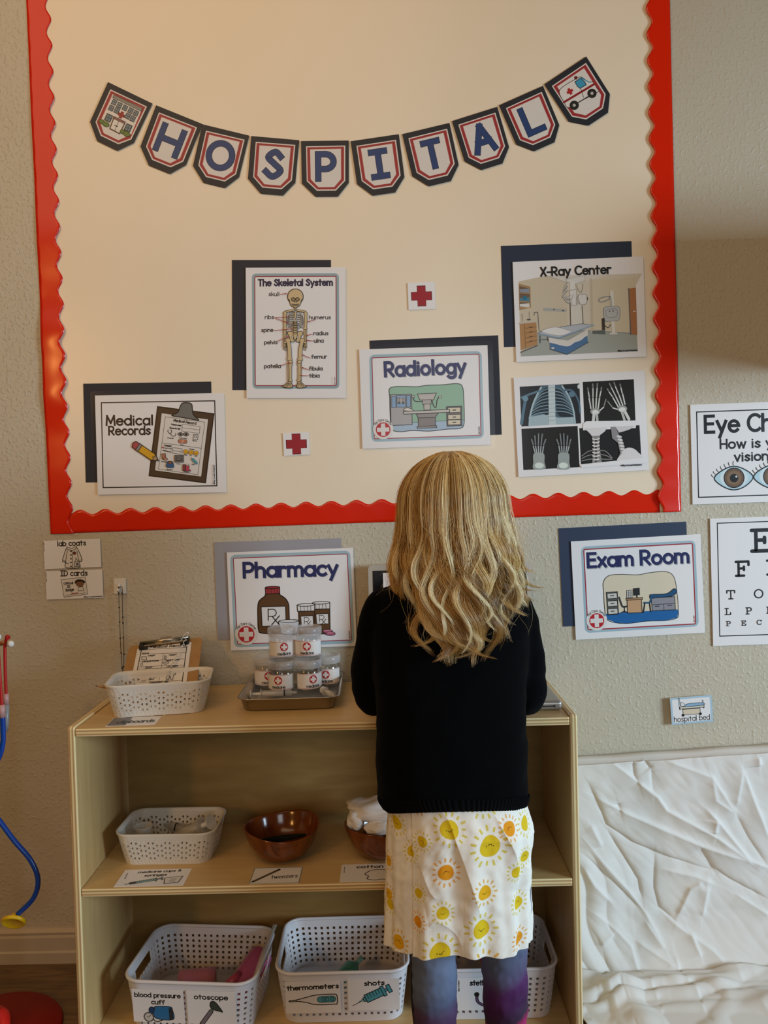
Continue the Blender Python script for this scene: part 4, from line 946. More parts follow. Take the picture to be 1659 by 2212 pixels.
for ch, x, y, cap, wd, wt in (('E', 824, 1366, 166, 170, 30), ('F', 700, 1562, 112, 104, 20), ('P', 950, 1552, 112, 104, 20), ('T', 630, 1746, 66, 62, 10), ('O', 850, 1738, 66, 66, 10), ('Z', 1070, 1730, 66, 62, 10), ('L', 616, 1872, 50, 46, 8), ('P', 784, 1866, 50, 44, 8), ('E', 950, 1860, 50, 46, 8), ('D', 1116, 1854, 50, 46, 8), ('P', 628, 1961, 36, 33, 6), ('E', 750, 1956, 36, 33, 6), ('C', 872, 1950, 36, 36, 6), ('F', 994, 1946, 36, 33, 6), ('D', 1116, 1940, 36, 33, 6)):
    S.text(ch, (x, y), (x+wd, y-wd*0.035), cap, wt, K, slab=True)
finish(S, 'wall_notice', 'white letter chart with large E, below the Eye Check notice', 'notice', 'laminated hospital notices')

# ------------------------------------------------------------------ hospital bed label
S = sheet_on_wall(D1, [(914, 1446), (1226, 1420), (1236, 1622), (924, 1646)], -0.012, thick=0.004); K = '#1d2024'
S.line([(920, 1452), (1221, 1426), (1230, 1616), (929, 1640)], 14, '#a9c4d6', True)
S.line([(978, 1448), (986, 1528)], 12, K); S.line([(978, 1450), (986, 1528)], 5, '#cfd8de'); S.line([(1160, 1462), (1166, 1515)], 11, K); S.line([(1160, 1464), (1166, 1512)], 4, '#cfd8de')
S.poly([(984, 1512), (1170, 1496), (1172, 1512), (986, 1528)], '#d3cdbd', K, 4); S.poly(catmull([(1020, 1500), (1060, 1484), (1160, 1478), (1162, 1496), (1030, 1508)], 4, True), '#8badc9', K, 4)
S.poly(catmull([(990, 1478), (1010, 1480), (1026, 1500), (996, 1504)], 4, True), '#d9dcdd', K, 3)
S.poly([(1006, 1530), (1138, 1520), (1142, 1562), (1010, 1572)], '#d6c7b0', K, 4); S.ell(1008, 1574, 11, 11, K); S.ell(1141, 1563, 11, 11, K)
S.text('hospital bed', (942, 1626), (1212, 1606), 40, 4.5, K)
finish(S, 'label_card', 'blue-edged label card reading hospital bed above the white sheet', 'label', 'word labels stuck on wall and shelf')
# ------------------------------------------------------------------ shelf unit
SW, SF, SBK, ST = 0.914, -0.3165, -0.018, 0.609
T = 0.0145; ZM = 0.3173; ZB = 0.0265
su = thing('shelf_unit', 'low open birch plywood shelf unit with two shelves standing against the wall', 'shelf unit', (SW/2, (SF+SBK)/2, 0))
def side(x0):
    # rounded top front corner
    r = 0.006; pts = [(SF, 0.0), (SF, ST+0.004-r)]+[(SF+r-r*math.cos(a), ST+0.004-r+r*math.sin(a)) for a in (0.4, 0.8, 1.2)]+[(SF+r, ST+0.004), (SBK, ST+0.004), (SBK, 0.0)]
    n = len(pts); mb = MB(); vs = [(x0, y, z) for y, z in pts]+[(x0+T, y, z) for y, z in pts]
    fs = [list(range(n))[::-1], [n+i for i in range(n)]]; mb.add(vs, fs, 0)
    for i in range(n):
        j = (i+1) % n; mb.f.append([i, j, n+j, n+i]); mb.mi.append(1 if i < 6 else 0); mb.sm.append(False)
    return bevel(mb.build('side_panel', [m_plyz, m_edge_x], su), 0.0042, 3)
side(0.0); side(SW-T)
def board(name, z1, y0=SF):
    return bevel(MB().box((T, y0, z1-T), (SW-T, SBK, z1), 0, 1).build(name, [m_plyx, m_edge_z], su), 0.002, 2)
board('top_board', ST); board('middle_shelf', ZM, SF+0.001); board('bottom_shelf', ZB, SF+0.001)
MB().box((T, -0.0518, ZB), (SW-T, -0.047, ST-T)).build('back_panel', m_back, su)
MB().box((T, -0.30, 0.0), (SW-T, -0.285, ZB-T)).build('kick_rail', m_plyx, su)

# ------------------------------------------------------------------ baskets
def rr_perim(hx, hy, r, n):
    """points (x, y) evenly along a rounded rectangle, starting at the middle of the front side (y = -hy)"""
    segs = []
    def ln(a, b): segs.append(('l', a, b, math.dist(a, b)))
    def ar(c, a0): segs.append(('a', c, a0, r*PI/2))
    ln((0, -hy), (hx-r, -hy)); ar((hx-r, -hy+r), -90); ln((hx, -hy+r), (hx, hy-r)); ar((hx-r, hy-r), 0)
    ln((hx-r, hy), (-hx+r, hy)); ar((-hx+r, hy-r), 90); ln((-hx, hy-r), (-hx, -hy+r)); ar((-hx+r, -hy+r), 180); ln((-hx+r, -hy), (0, -hy))
    Lt = sum(s[3] for s in segs); out = []
    def at(u):
        u = (u % 1.0)*Lt
        for s in segs:
            if u <= s[3]+1e-12:
                f = u/s[3] if s[3] else 0
                if s[0] == 'l': return (s[1][0]+(s[2][0]-s[1][0])*f, s[1][1]+(s[2][1]-s[1][1])*f)
                a = math.radians(s[2]+90*f); return (s[1][0]+r*math.cos(a), s[1][1]+r*math.sin(a))
            u -= s[3]
        return (0, -hy)
    return at, Lt
def taper(at_b, at_t, h, u, v):
    a = at_b(u); b = at_t(u)
    return Vector((a[0]+(b[0]-a[0])*v, a[1]+(b[1]-a[1])*v, h*v))
def solid(o, t, off=1):
    s = o.modifiers.new('wall', 'SOLIDIFY'); s.thickness = t; s.offset = off; return o
def grid_basket(parent, hx, hy, h, mat):
    """square-hole basket, local to parent: walls with real holes, handle slots, base and rolled rim"""
    bt, Lb = rr_perim(hx*0.90, hy*0.90, 0.030, 0); tp, Lt = rr_perim(hx, hy, 0.034, 0)
    ncol = int(Lt/0.0132); rows = 7; mb = MB()
    us = []
    for i in range(ncol): us += [(i+0.00)/ncol, (i+0.30)/ncol, (i+0.70)/ncol]
    vs = [0.0, 0.10]
    for k in range(rows): vs += [0.10+(k+0.25)*0.76/rows, 0.10+(k+0.75)*0.76/rows]
    vs += [0.90, 1.0]
    nu, nv = len(us), len(vs); b = len(mb.v)
    for v in vs:
        for u in us: mb.v.append(tuple(taper(bt, tp, h, u, v)))
    for a in range(nv-1):
        for c in range(nu):
            hole = (c % 3 == 1) and a >= 2 and a < 2+2*rows-1 and (a % 2 == 0)
            P = taper(bt, tp, h, us[c]+0.15/ncol, (vs[a]+vs[a+1])/2)
            if abs(P.x) > hx*0.85 and abs(P.y) < 0.036 and 0.60 < (vs[a]+vs[a+1])/2 < 0.84: hole = True
            if hole: continue
            c2 = (c+1) % nu
            mb.f.append([b+a*nu+c, b+a*nu+c2, b+(a+1)*nu+c2, b+(a+1)*nu+c]); mb.mi.append(0); mb.sm.append(False)
    PM[parent.name] = PM.get(parent.name, Matrix())
    o = solid(mb.build('woven_wall', mat, parent, world=False), 0.0022)
    q = [tp(i/96) for i in range(96)]
    rim = MB().tube([(x*1.012, y*1.014, h) for x, y in q], 0.0034, 8, closed=True)
    rim.build('rim', mat, parent, world=False)
    q = [bt(i/64) for i in range(64)]
    MB().add([(x, y, 0.0) for x, y in q]+[(x, y, 0.003) for x, y in q], [list(range(64))[::-1], [64+i for i in range(64)]]+[[i, (i+1) % 64, 64+(i+1) % 64, 64+i] for i in range(64)]).build('base', mat, parent, world=False)
def tri_basket(parent, hx, hy, h, mat):
    """small basket with the Y-shaped weave: staggered pairs of triangular holes"""
    bt, Lb = rr_perim(hx*0.86, hy*0.86, 0.022, 0); tp, Lt = rr_perim(hx, hy, 0.026, 0)
    ncol = 2*int(Lt/0.0165/2+0.5)*2; mb = MB(); rows = 4
    v0, v1 = 0.13, 0.84; ch = (v1-v0)/rows
    def emit(outer, hole=None):
        loops = [[Vector((u*ncol, v*7, 0)) for u, v in outer]]
        if hole: loops.append([Vector((u*ncol, v*7, 0)) for u, v in hole])
        tr = tessellate_polygon(loops); flat = list(outer)+(list(hole) if hole else [])
        b = len(mb.v); mb.v.extend([tuple(taper(bt, tp, h, u, v)) for u, v in flat])
        for a, c, d in tr:
            A = [flat[a], flat[c], flat[d]]
            ar = (A[1][0]-A[0][0])*(A[2][1]-A[0][1])-(A[2][0]-A[0][0])*(A[1][1]-A[0][1])
            mb.f.append([b+a, b+c, b+d] if ar > 0 else [b+a, b+d, b+c]); mb.mi.append(0); mb.sm.append(False)
    for c in range(ncol):
        u0, u1 = c/ncol, (c+1)/ncol; um = (u0+u1)/2
        stag = 0.5 if (c//2) % 2 else 0.0
        for (a, b_) in ((0.0, v0), (v1, 1.0)): emit([(u0, a), (um, a), (u1, a), (u1, b_), (um, b_), (u0, b_)])
        edges = [v0] + ([v0+ch*0.5] if stag else []) + [v0+ch*(k+1-(0 if not stag else -0.5)) for k in range(rows) if v0+ch*(k+1+(0.5 if stag else 0)) < v1-1e-6] + [v1]
        for a, b_ in zip(edges, edges[1:]):
            if b_-a < ch*0.8: emit([(u0, a), (um, a), (u1, a), (u1, b_), (um, b_), (u0, b_)]); continue
            du = (u1-u0); dv = b_-a; vm = (a+b_)/2
            if c % 2 == 0: tri = [(u0+du*0.06, vm), (u0+du*0.66, vm-dv*0.32), (u0+du*0.66, vm+dv*0.32)]
            else: tri = [(u0+du*0.94, vm), (u0+du*0.34, vm+dv*0.32), (u0+du*0.34, vm-dv*0.32)]
            emit([(u0, a), (um, a), (u1, a), (u1, b_), (um, b_), (u0, b_)], tri)
    o = mb.build('woven_wall', mat, parent, world=False); wm = o.modifiers.new('weld', 'WELD'); wm.merge_threshold = 2e-5; solid(o, 0.003)
    q = [tp(i/80) for i in range(80)]
    prof = [(1.0, h-0.006), (1.022, h-0.004), (1.045, h), (1.05, h+0.003), (1.02, h+0.0035), (0.985, h-0.001), (0.98, h-0.006)]
    P = [[(x*s, y*s, z) for x, y in q] for s, z in prof]
    MB().grid(P, wrap=True).build('rim', mat, parent, world=False)
    q = [bt(i/64) for i in range(64)]
    MB().add([(x, y, 0.0) for x, y in q]+[(x, y, 0.003) for x, y in q], [list(range(64))[::-1], [64+i for i in range(64)]]+[[i, (i+1) % 64, 64+(i+1) % 64, 64+i] for i in range(64)]).build('base', mat, parent, world=False)

# ------------------------------------------------------------------ top of the shelf
C9 = Crop(70, 1140, 4.0463)
# label lying under the basket
def flat_card(z, quad, name, label, w_, h_, rot, centre, draw, mat=None, group='word labels stuck on wall and shelf', src=None, thick=0.0005):
    S = Sheet(src or [(0, 0), (100*w_/h_, 0), (100*w_/h_, 100), (0, 100)], w_, h_, thick, mat)
    draw(S); o = S.mb.build(name, S.mats); o.location = (centre[0], centre[1], z+thick); o.rotation_euler = (0, 0, rot)
    return tag(o, label, 'label', group)
K = '#1f1c1b'
def d_clip(S):
    S.rect(2, 2, 68, 98, '#77767a'); S.text('clipboards', (30, 72), (158, 72), 34, 6, K)
flat_card(ST, None, 'label_card', 'grey and white label card reading clipboards, tucked under the clipboard basket', 0.088, 0.052, 0.06, (0.108, -0.277), d_clip)
bk = thing('woven_basket', 'small white plastic woven basket on the shelf top holding a clipboard', 'basket', (0.134, -0.190, ST+0.0015), 0.155, 'small white woven baskets')
tri_basket(bk, 0.0935, 0.061, 0.058, m_white)

# clipboard leaning back inside the basket
m_hard = pm('brown_hardboard', '#a8804f', 0.5, 0.4); noisy(m_hard, '#a27a49', '#ae8757', 60, 4)
m_chrome = pm('worn_chrome', '#b9b4aa', 0.25, 0.5, 1.0)
m_black = pm('black_plastic', '#151515', 0.4, 0.5)
A0 = atZ(337, 1516, ST+0.010); A1 = atY(358, 1386, -0.050)
vup = (A1-A0); Hc = vup.length; vup.normalize()
vrt = (atY(434, 1380, -0.050)-atY(281, 1392, -0.050)).normalized(); vrt = (vrt-vup*vrt.dot(vup)).normalized(); vn = vrt.cross(vup)
clip = thing('clipboard', 'brown clipboard with medical record form leaning inside the woven basket', 'clipboard', tuple(A0))
MC = Matrix((( vrt.x, vup.x, vn.x, A0.x), (vrt.y, vup.y, vn.y, A0.y), (vrt.z, vup.z, vn.z, A0.z), (0, 0, 0, 1)))
def put(mb, name, mats):
    mb.v = [tuple(MC @ Vector(p)) for p in mb.v]; return mb.build(name, mats, clip)
wq = 0.0775; q = []
for cx, cy, a0 in ((wq-0.01, Hc-0.01, 0), (-wq+0.01, Hc-0.01, 90), (-wq+0.01, 0.01, 180), (wq-0.01, 0.01, 270)): q += arcp(cx, cy, 0.01, 0.01, a0, a0+90, 5)
n = len(q)
put(MB().add([(x, y, -0.003) for x, y in q]+[(x, y, 0) for x, y in q], [list(range(n))[::-1], [n+i for i in range(n)]]+[[i, (i+1) % n, n+(i+1) % n, n+i] for i in range(n)]), 'board', m_hard)
# form sheet: quad in the crop picture
fq = [(945, 1035), (1370, 1005), (1310, 1370), (862, 1398)]
def on_clip(p):
    px, py = C9.full(p); o_ = MC.inverted() @ CAMLOC; d_ = MC.inverted().to_3x3() @ ray(px, py); t = -o_.z/d_.z; return o_+d_*t
loc4 = [on_clip(p) for p in fq]
S = Sheet(fq, 0.106, 0.140); K = '#26221f'
cx_ = sum(p.x for p in loc4)/4; 
S.H = homography(fq, [(-0.054, loc4[0].y), (0.052, loc4[1].y), (0.052, loc4[2].y), (-0.054, loc4[3].y)])
S.mb = MB(); S.mats = []; S.z = 0; S.k = 0.106/430
mi = S.mat(PAPER); yb = 0.012
S.prism([(0.056, Hc-0.012), (-0.058, Hc-0.012), (-0.058, yb), (0.056, yb)], 0.0008, mi)
S.text('My Medical Record', (960, 1058), (1335, 1040), 24, 6.5, K)
S.line([(958, 1068), (880, 1396)], 7, K); S.line([(1345, 1040), (1290, 1372)], 7, K)
for a, b in (((955, 1070), (1340, 1050)), ((948, 1110), (1335, 1096)), ((940, 1170), (1328, 1150)), ((928, 1220), (1318, 1205)), ((924, 1240), (1316, 1222)), ((895, 1358), (1300, 1340)), ((892, 1380), (1296, 1365))): S.line([a, b], 4, K)
S.line([(1142, 1108), (1122, 1225)], 3, K); S.line([(1116, 1232), (1096, 1345)], 3, K)
for t, a, b in (('Name', (962, 1108), (1018, 1104)), ('weight', (1010, 1128), (1070, 1124)), ('height', (1192, 1122), (1252, 1118)), ('temperature', (962, 1180), (1098, 1172)), ('heart rate', (1162, 1172), (1274, 1164)), ('Exam', (986, 1234), (1040, 1230)), ('Complaint', (1164, 1224), (1262, 1219)), ('eyes', (1020, 1258), (1068, 1255)), ('nose', (1016, 1284), (1062, 1281)), ('mouth', (1008, 1310), (1080, 1306)), ('ears', (1004, 1338), (1050, 1335)), ('Treatment Plan', (1012, 1366), (1170, 1358))): S.text(t, a, b, 15, 3.6, K)
S.rect(958, 1134, 998, 1158, None, K, 4); S.line([(1148, 1156), (1152, 1126), (1166, 1126), (1162, 1156), (1148, 1156)], 4, K); S.ell(956, 1198, 8, 14, None, 20, K, 3)
S.poly(catmull([(1158, 1200), (1136, 1188), (1145, 1178), (1160, 1184), (1176, 1176), (1186, 1186)], 4, True), None, K, 4)
for k in range(4): S.rect(942-k*7, 1252+k*27, 956-k*7, 1266+k*27, None, K, 2.5); S.ell(985-k*6, 1258+k*27, 17, 8, None, 0, K, 4)
S.ell(1204, 1248, 14, 14, None, 0, K, 4); S.poly(catmull([(1188, 1262), (1220, 1258), (1240, 1290), (1224, 1290), (1214, 1330), (1200, 1335), (1190, 1300), (1180, 1334), (1164, 1332), (1166, 1290), (1154, 1296)], 3, True), None, K, 4)
for xx in (946, 1040, 1140, 1230): S.ell(xx, 1390-(xx-946)*0.06, 15, 8, None, 0, K, 4)
for i_, p in enumerate(S.mb.v): S.mb.v[i_] = (p[0], p[1], p[2]+0.0012)
put(S.mb, 'form_sheet', S.mats)
# spring clip: bar, plate, black corner grips
yb = Hc-0.010
yb = Hc-0.0015
mbc = MB(); mbc.tube([(-0.052, yb, 0.006), (0.050, yb, 0.006)], 0.0035, 10); mbc.box((-0.050, yb-0.0085, 0.003), (0.048, yb-0.002, 0.0045)); mbc.box((-0.010, yb, 0.004), (0.012, yb+0.008, 0.008))
put(mbc, 'spring_clip', m_chrome)
for sx in (-0.049, 0.047):
    mbc = MB(); mbc.box((sx-0.004, yb-0.016, 0.001), (sx+0.004, yb+0.003, 0.008)); mbc.box((min(sx, sx*0.72), yb-0.017, 0.002), (max(sx, sx*0.72), yb-0.012, 0.007)); put(mbc, 'corner_grip', m_black)
# white coiled cord
cp = catmull([(0.036, Hc-0.016, 0.012), (0.044, Hc+0.004, 0.012), (0.050, Hc+0.004, 0.010), (0.036, Hc-0.045, 0.010), (0.022, Hc-0.085, 0.009), (0.012, 0.03, 0.008)], 26)
pts = [(p[0]+(0.0022*math.cos(i*1.1) if i > 50 else 0), p[1], p[2]+(0.0022*math.sin(i*1.1) if i > 50 else 0)) for i, p in enumerate(cp)]
put(MB().tube(pts, 0.0009, 6), 'coiled_cord', m_white)
# pencil lying over the left rim
P0 = atY(205, 1482, -0.235); P1 = Vector((0.150, -0.175, ST+0.026)); dr = (P1-P0).normalized()
pc = thing('pencil', 'orange pencil poking over the left rim of the clipboard basket', 'pencil', tuple(P0+dr*0.05))
MB().tube([P0+dr*0.018, P1], 0.0036, 6, smooth=False).build('barrel', pm('orange_pencil_paint', '#e38a16', 0.35), pc)
MB().tube([P0+dr*0.004, P0+dr*0.018], [0.0012, 0.0036], 8).build('sharpened_wood', pm('bare_wood', '#b98f63', 0.7), pc)
MB().tube([P0, P0+dr*0.004], [0.0004, 0.0012], 8).build('lead', pm('graphite', '#2b2a2b', 0.4), pc)

# hook with a beaded lanyard
hk = thing('wall_hook', 'white adhesive hook stuck on the wall above the clipboard basket', 'hook', tuple(atY(260, 1265, 0)))
c = atY(260, 1266, 0)
bevel(MB().box((c.x-0.0135, -0.004, c.z-0.017), (c.x+0.0135, -0.0002, c.z+0.017)).build('plate', m_white, hk), 0.0015)
MB().tube(catmull([(c.x-0.001, -0.004, c.z+0.004), (c.x-0.001, -0.008, c.z-0.002), (c.x-0.0005, -0.013, c.z-0.009), (c.x, -0.017, c.z-0.006)], 5), [0.0035]*8+[0.003]*8, 10).build('hook_arm', m_white, hk)
ln = thing('bead_lanyard', 'dark thin beaded lanyard hanging from the white hook', 'lanyard', (c.x, -0.0125, c.z-0.008))
m_bead = pm('dark_glass_bead', '#2c2622', 0.25, 0.5); m_cord = pm('dark_cord', '#3b322c', 0.6)
La = [atY(256.5, 1268, -0.013), atY(257, 1300, -0.010), atY(259, 1360, -0.009), atY(261.5, 1412, -0.009), atY(264, 1446, -0.009)]
Lb = [atY(263.5, 1268, -0.013), atY(264, 1300, -0.010), atY(266, 1360, -0.009), atY(267.5, 1412, -0.009), atY(266, 1446, -0.009)]
top = [Vector((c.x, -0.0125, c.z-0.0035))]
loop = catmull(La[::-1]+top+Lb, 8, True)
MB().tube(loop, 0.0006, 6, closed=True).build('cord', m_cord, ln)
for seq, ys in ((La, (1281, 1312, 1343, 1378, 1411, 1443)), (Lb, (1281, 1332.5, 1345, 1377.5, 1413.5, 1440))):
    cv = catmull(seq, 30)
    for yy in ys:
        p = min(cv, key=lambda P: abs(topx(P)[1]-yy)); MB().ball(p, 0.0019, 10, 7).build('bead', m_bead, ln)

# metal tray
m_steel = pm('brushed_steel', '#b4aea4', 0.28, 0.5, 1.0)
TC = (0.386, -0.131); tray = thing('metal_tray', 'shallow stainless steel tray on the shelf top holding medicine jars', 'tray', (TC[0], TC[1], ST), 0.02)
def rring(hx, hy, r, z, n=64):
    at, L = rr_perim(hx, hy, r, 0); return [(at(i/n)[0], at(i/n)[1], z) for i in range(n)]
prof = [(0.084, 0.096, 0.016, 0.0005), (0.088, 0.100, 0.020, 0.003), (0.0945, 0.1075, 0.022, 0.0235), (0.0985, 0.1115, 0.024, 0.0250), (0.0985, 0.1115, 0.024, 0.0262), (0.0935, 0.1065, 0.021, 0.0250), (0.087, 0.099, 0.018, 0.004), (0.083, 0.095, 0.015, 0.0018)]
mb = MB().grid([rring(*p) for p in prof], wrap=True); n = 64
mb.f.append(list(range(n))[::-1]); mb.mi.append(0); mb.sm.append(False); mb.f.append([7*n+i for i in range(n)]); mb.mi.append(0); mb.sm.append(False)
mb.build('tray_body', m_steel, tray, world=False)

# medicine jars
m_lab = pm('jar_label_paper', '#e2dcd6', 0.45, 0.4); m_redi = pm('label_red', '#b4212b', 0.45); m_dark = pm('label_black', '#1d1a1a', 0.5)
m_jar = film('jar_plastic', 1.3, 0.06, (0.96, 0.955, 0.95)); m_lid = pm('jar_lid_plastic', '#dcdadb', 0.2, 0.5, Alpha=0.34)
JR, JH, JQ = 0.0247, 0.060, 1.11
def cyl_pts(S_pts, r, z0, a0):
    return [(r*math.cos(a0+x/r), r*math.sin(a0+x/r), z0+y) for x, y in S_pts]
def make_jar(label, ang, pos):
    t = thing('medicine_jar', label, 'jar', pos, 0, 'medicine jars on the tray'); t.scale = (JQ, JQ, JQ)
    mb = MB().lathe([(JR-0.002, 0.0005), (JR, 0.003), (JR, 0.043), (JR-0.0015, 0.045), (JR-0.0015, 0.050), (JR-0.003, 0.050), (JR-0.0027, 0.004), (0.001, 0.003)], n=40)
    mb.build('jar_body', m_jar, t, world=False)
    mb = MB().lathe([(JR+0.0008, 0.0455), (JR+0.0012, 0.047), (JR+0.0006, 0.048), (JR+0.0012, 0.0495), (JR+0.0012, 0.058), (JR-0.001, JH), (JR-0.004, JH-0.0006), (JR-0.005, JH-0.002), (0.001, JH-0.002)], n=40)
    mb.build('screw_lid', m_lid, t, world=False)
    a0 = math.radians(ang); r = JR+0.0003; mb = MB()
    # wrap-round paper label with red edge lines, cross and word
    span = 2.6; m = 40
    rows = (0.009, 0.0098, 0.0100, 0.0355, 0.0357, 0.0365)
    P = [[(r*math.cos(a0-span/2+span*j/m), r*math.sin(a0-span/2+span*j/m), z) for j in range(m+1)] for z in (0.009, 0.0100, 0.0106, 0.0352, 0.0358, 0.0368)]
    b = len(mb.v)
    for rw in P: mb.v.extend(rw)
    for i in range(5):
        for j in range(m): mb.f.append([b+i*(m+1)+j, b+i*(m+1)+j+1, b+(i+1)*(m+1)+j+1, b+(i+1)*(m+1)+j]); mb.mi.append(1 if i in (1, 3) else 0); mb.sm.append(True)
    S = Sheet([(0, 0), (100, 0), (100, 100), (0, 100)], 0.1, 0.1); S.mb = MB(); S.mats = [0, 1, 2]; S.z = 0; S.k = 1; S.m = lambda p: p
    S.mat = lambda c: {'w': 0, 'r': 1, 'k': 2}[c]
    def disc(rad, cc):
        k = 8
        for i in range(-k, k):   # strips so that the disc bends with the jar
            x0, x1 = rad*i/k, rad*(i+1)/k; h0, h1 = math.sqrt(max(0, rad*rad-x0*x0)), math.sqrt(max(0, rad*rad-x1*x1))
            pts = [(x0, -h0), (x1, -h1), (x1, h1), (x0, h0)]; S.mb.add([(x, y+0.0265, 0.0001) for x, y in pts], [(0, 1, 2, 3)], S.mat(cc))
    disc(0.0077, 'r')
    for a in ((-0.0021, -0.0055, 0.0021, 0.0055), (-0.0055, -0.0021, -0.0021, 0.0021), (0.0021, -0.0021, 0.0055, 0.0021)):
        S.mb.add([(a[0], a[1]+0.0265, 0.0002), (a[2], a[1]+0.0265, 0.0002), (a[2], a[3]+0.0265, 0.0002), (a[0], a[3]+0.0265, 0.0002)], [(0, 1, 2, 3)], 0)
    S.z = 0.0002; S.text('medicine', (-0.0125, 0.0118), (0.0125, 0.0118), 0.0052, 0.0010, 'k', raw=True)
    b = len(mb.v)
    for x, y, z in S.mb.v: mb.v.append(((r+z)*math.cos(a0+x/r), (r+z)*math.sin(a0+x/r), y))
    for f, i in zip(S.mb.f, S.mb.mi): mb.f.append([b+k for k in f]); mb.mi.append(i); mb.sm.append(False)
    mb.build('paper_label', [m_lab, m_redi, m_dark], t, world=False)
    return t
zt = ST+0.003
for lab, px, py_, y, ang, lvl in (
    ('clear medicine jar at the back left of the tray, half hidden', 577, 1460, -0.058, 285, 0), ('clear medicine jar at the back right of the tray', 707, 1460, -0.058, 268, 0),
    ('clear medicine jar in the front row of the tray, left, above the syringe', 609, 1470, -0.100, 262, 0), ('clear medicine jar in the front row of the tray, right', 666, 1470, -0.098, 298, 0),
    ('clear medicine jar stacked on top at left, in front of the brown bottle drawing', 609, 1400, -0.096, 288, 1), ('clear medicine jar stacked on top at right, in front of the pill bottle drawing', 666, 1400, -0.094, 270, 1)):
    P = atY(px, py_, y); make_jar(lab, ang, (P.x, y, zt+lvl*(JH*JQ+0.0006)))

# oral syringes
def make_syringe(name, label, A, B, r, group, cat='syringe', tip=True, mat=None, bands=True):
    A, B = Vector(A), Vector(B); d = (B-A).normalized(); L = (B-A).length
    t = thing(name, label, cat, tuple((A+B)/2-Vector((0, 0, r))), 0, group)
    mat = mat or m_haze
    MB().tube([A+d*L*0.22, A+d*L*0.88], r, 14).build('barrel', mat, t)
    MB().tube([A+d*L*0.88, A+d*L*0.9, A+d*L], [r, r*0.45, r*0.35], 12).build('tip', mat, t)
    mb = MB(); mb.tube([A+d*0.002, A+d*L*0.55], r*0.45, 8); mb.tube([A, A+d*0.0018], r*1.25, 14); mb.build('plunger', m_white, t)
    MB().tube([A+d*L*0.215, A+d*L*0.235], r*1.5, 14).build('flange', mat, t)
    if bands:
        MB().tube([A+d*L*0.72, A+d*L*0.75], r*1.02, 14).build('stopper', m_black, t)
        mb = MB()
        sd = d.cross(Vector((0, 0, 1))).normalized()
        for k in range(9):
            p = A+d*L*(0.34+k*0.04); n_ = (Vector((0, -0.5, 0.85))); n_ = (n_-d*n_.dot(d)).normalized(); s2 = d.cross(n_)
            q = [p+n_*(r*1.01)+s2*(-r*0.3), p+n_*(r*1.01)+s2*(r*0.3), p+n_*(r*1.01)+s2*(r*0.3)+d*0.0006, p+n_*(r*1.01)+s2*(-r*0.3)+d*0.0006]
            mb.add(q, [(0, 1, 2, 3)])
        mb.build('scale_marks', m_black, t)
    return t
G_SY = 'oral syringes'
P = atY(541, 1496, -0.150); Q = atY(641, 1495, -0.144)
make_syringe('oral_syringe', 'clear oral syringe lying along the front of the tray', (P.x, -0.150, ST+0.012), (Q.x, -0.144, ST+0.012), 0.0064, G_SY)
P = atY(697, 1478, -0.13); Q = atY(722, 1497, -0.175)
make_syringe('oral_syringe', 'clear oral syringe lying aslant at the right end of the tray', (P.x, -0.132, ST+0.013), (Q.x, -0.178, ST+0.012), 0.0055, G_SY, bands=False)

# laptop
m_alu = pm('silver_aluminium', '#b7b5b3', 0.34, 0.5, 0.85); m_scr = pm('black_screen', '#08080a', 0.18, 0.5)
lx0, lx1, ly0, ly1 = 0.5367, 0.8957, -0.2778, -0.032; LH = 0.019
lap = thing('laptop', 'open silver laptop on the shelf top in front of the child', 'laptop', ((lx0+lx1)/2, (ly0+ly1)/2, ST))
o = MB().box((lx0, ly0, ST+0.0015), (lx1, ly1, ST+LH)).build('base', m_alu, lap); bevel(o, 0.006, 4)
mb = MB(); mb.box((lx0+0.05, ly0+0.095, ST+LH-0.0005), (lx1-0.05, ly1-0.02, ST+LH+0.0003)); mb.build('key_well', m_black, lap)
mb = MB()
for r_ in range(5):
    for k in range(13): mb.box((lx0+0.054+k*0.0192, ly0+0.099+r_*0.0185, ST+LH), (lx0+0.0705+k*0.0192, ly0+0.1145+r_*0.0185, ST+LH+0.0014))
mb.build('keys', pm('key_cap', '#1c1c1e', 0.5), lap)
MB().box(((lx0+lx1)/2-0.052, ly0+0.012, ST+LH-0.0003), ((lx0+lx1)/2+0.052, ly0+0.083, ST+LH+0.0003)).build('trackpad', pm('trackpad_grey', '#a5a4a2', 0.3, 0.5, 0.4), lap)
MB().box((lx1-0.052, ly0-0.0006, ST+0.0085), (lx1-0.014, ly0+0.002, ST+0.0105)).build('front_slot', m_black, lap)
MB().tube([(lx1-0.0145, ly0-0.0008, ST+0.0095), (lx1-0.0145, ly0+0.001, ST+0.0095)], 0.002, 10).build('indicator_port', m_black, lap)
for sx in (lx0+0.03, lx1-0.03):
    for sy in (ly0+0.02, ly1-0.02): MB().lathe([(0.006, 0), (0.006, 0.002)], (sx, sy, ST), 14).build('rubber_foot', m_black, lap)
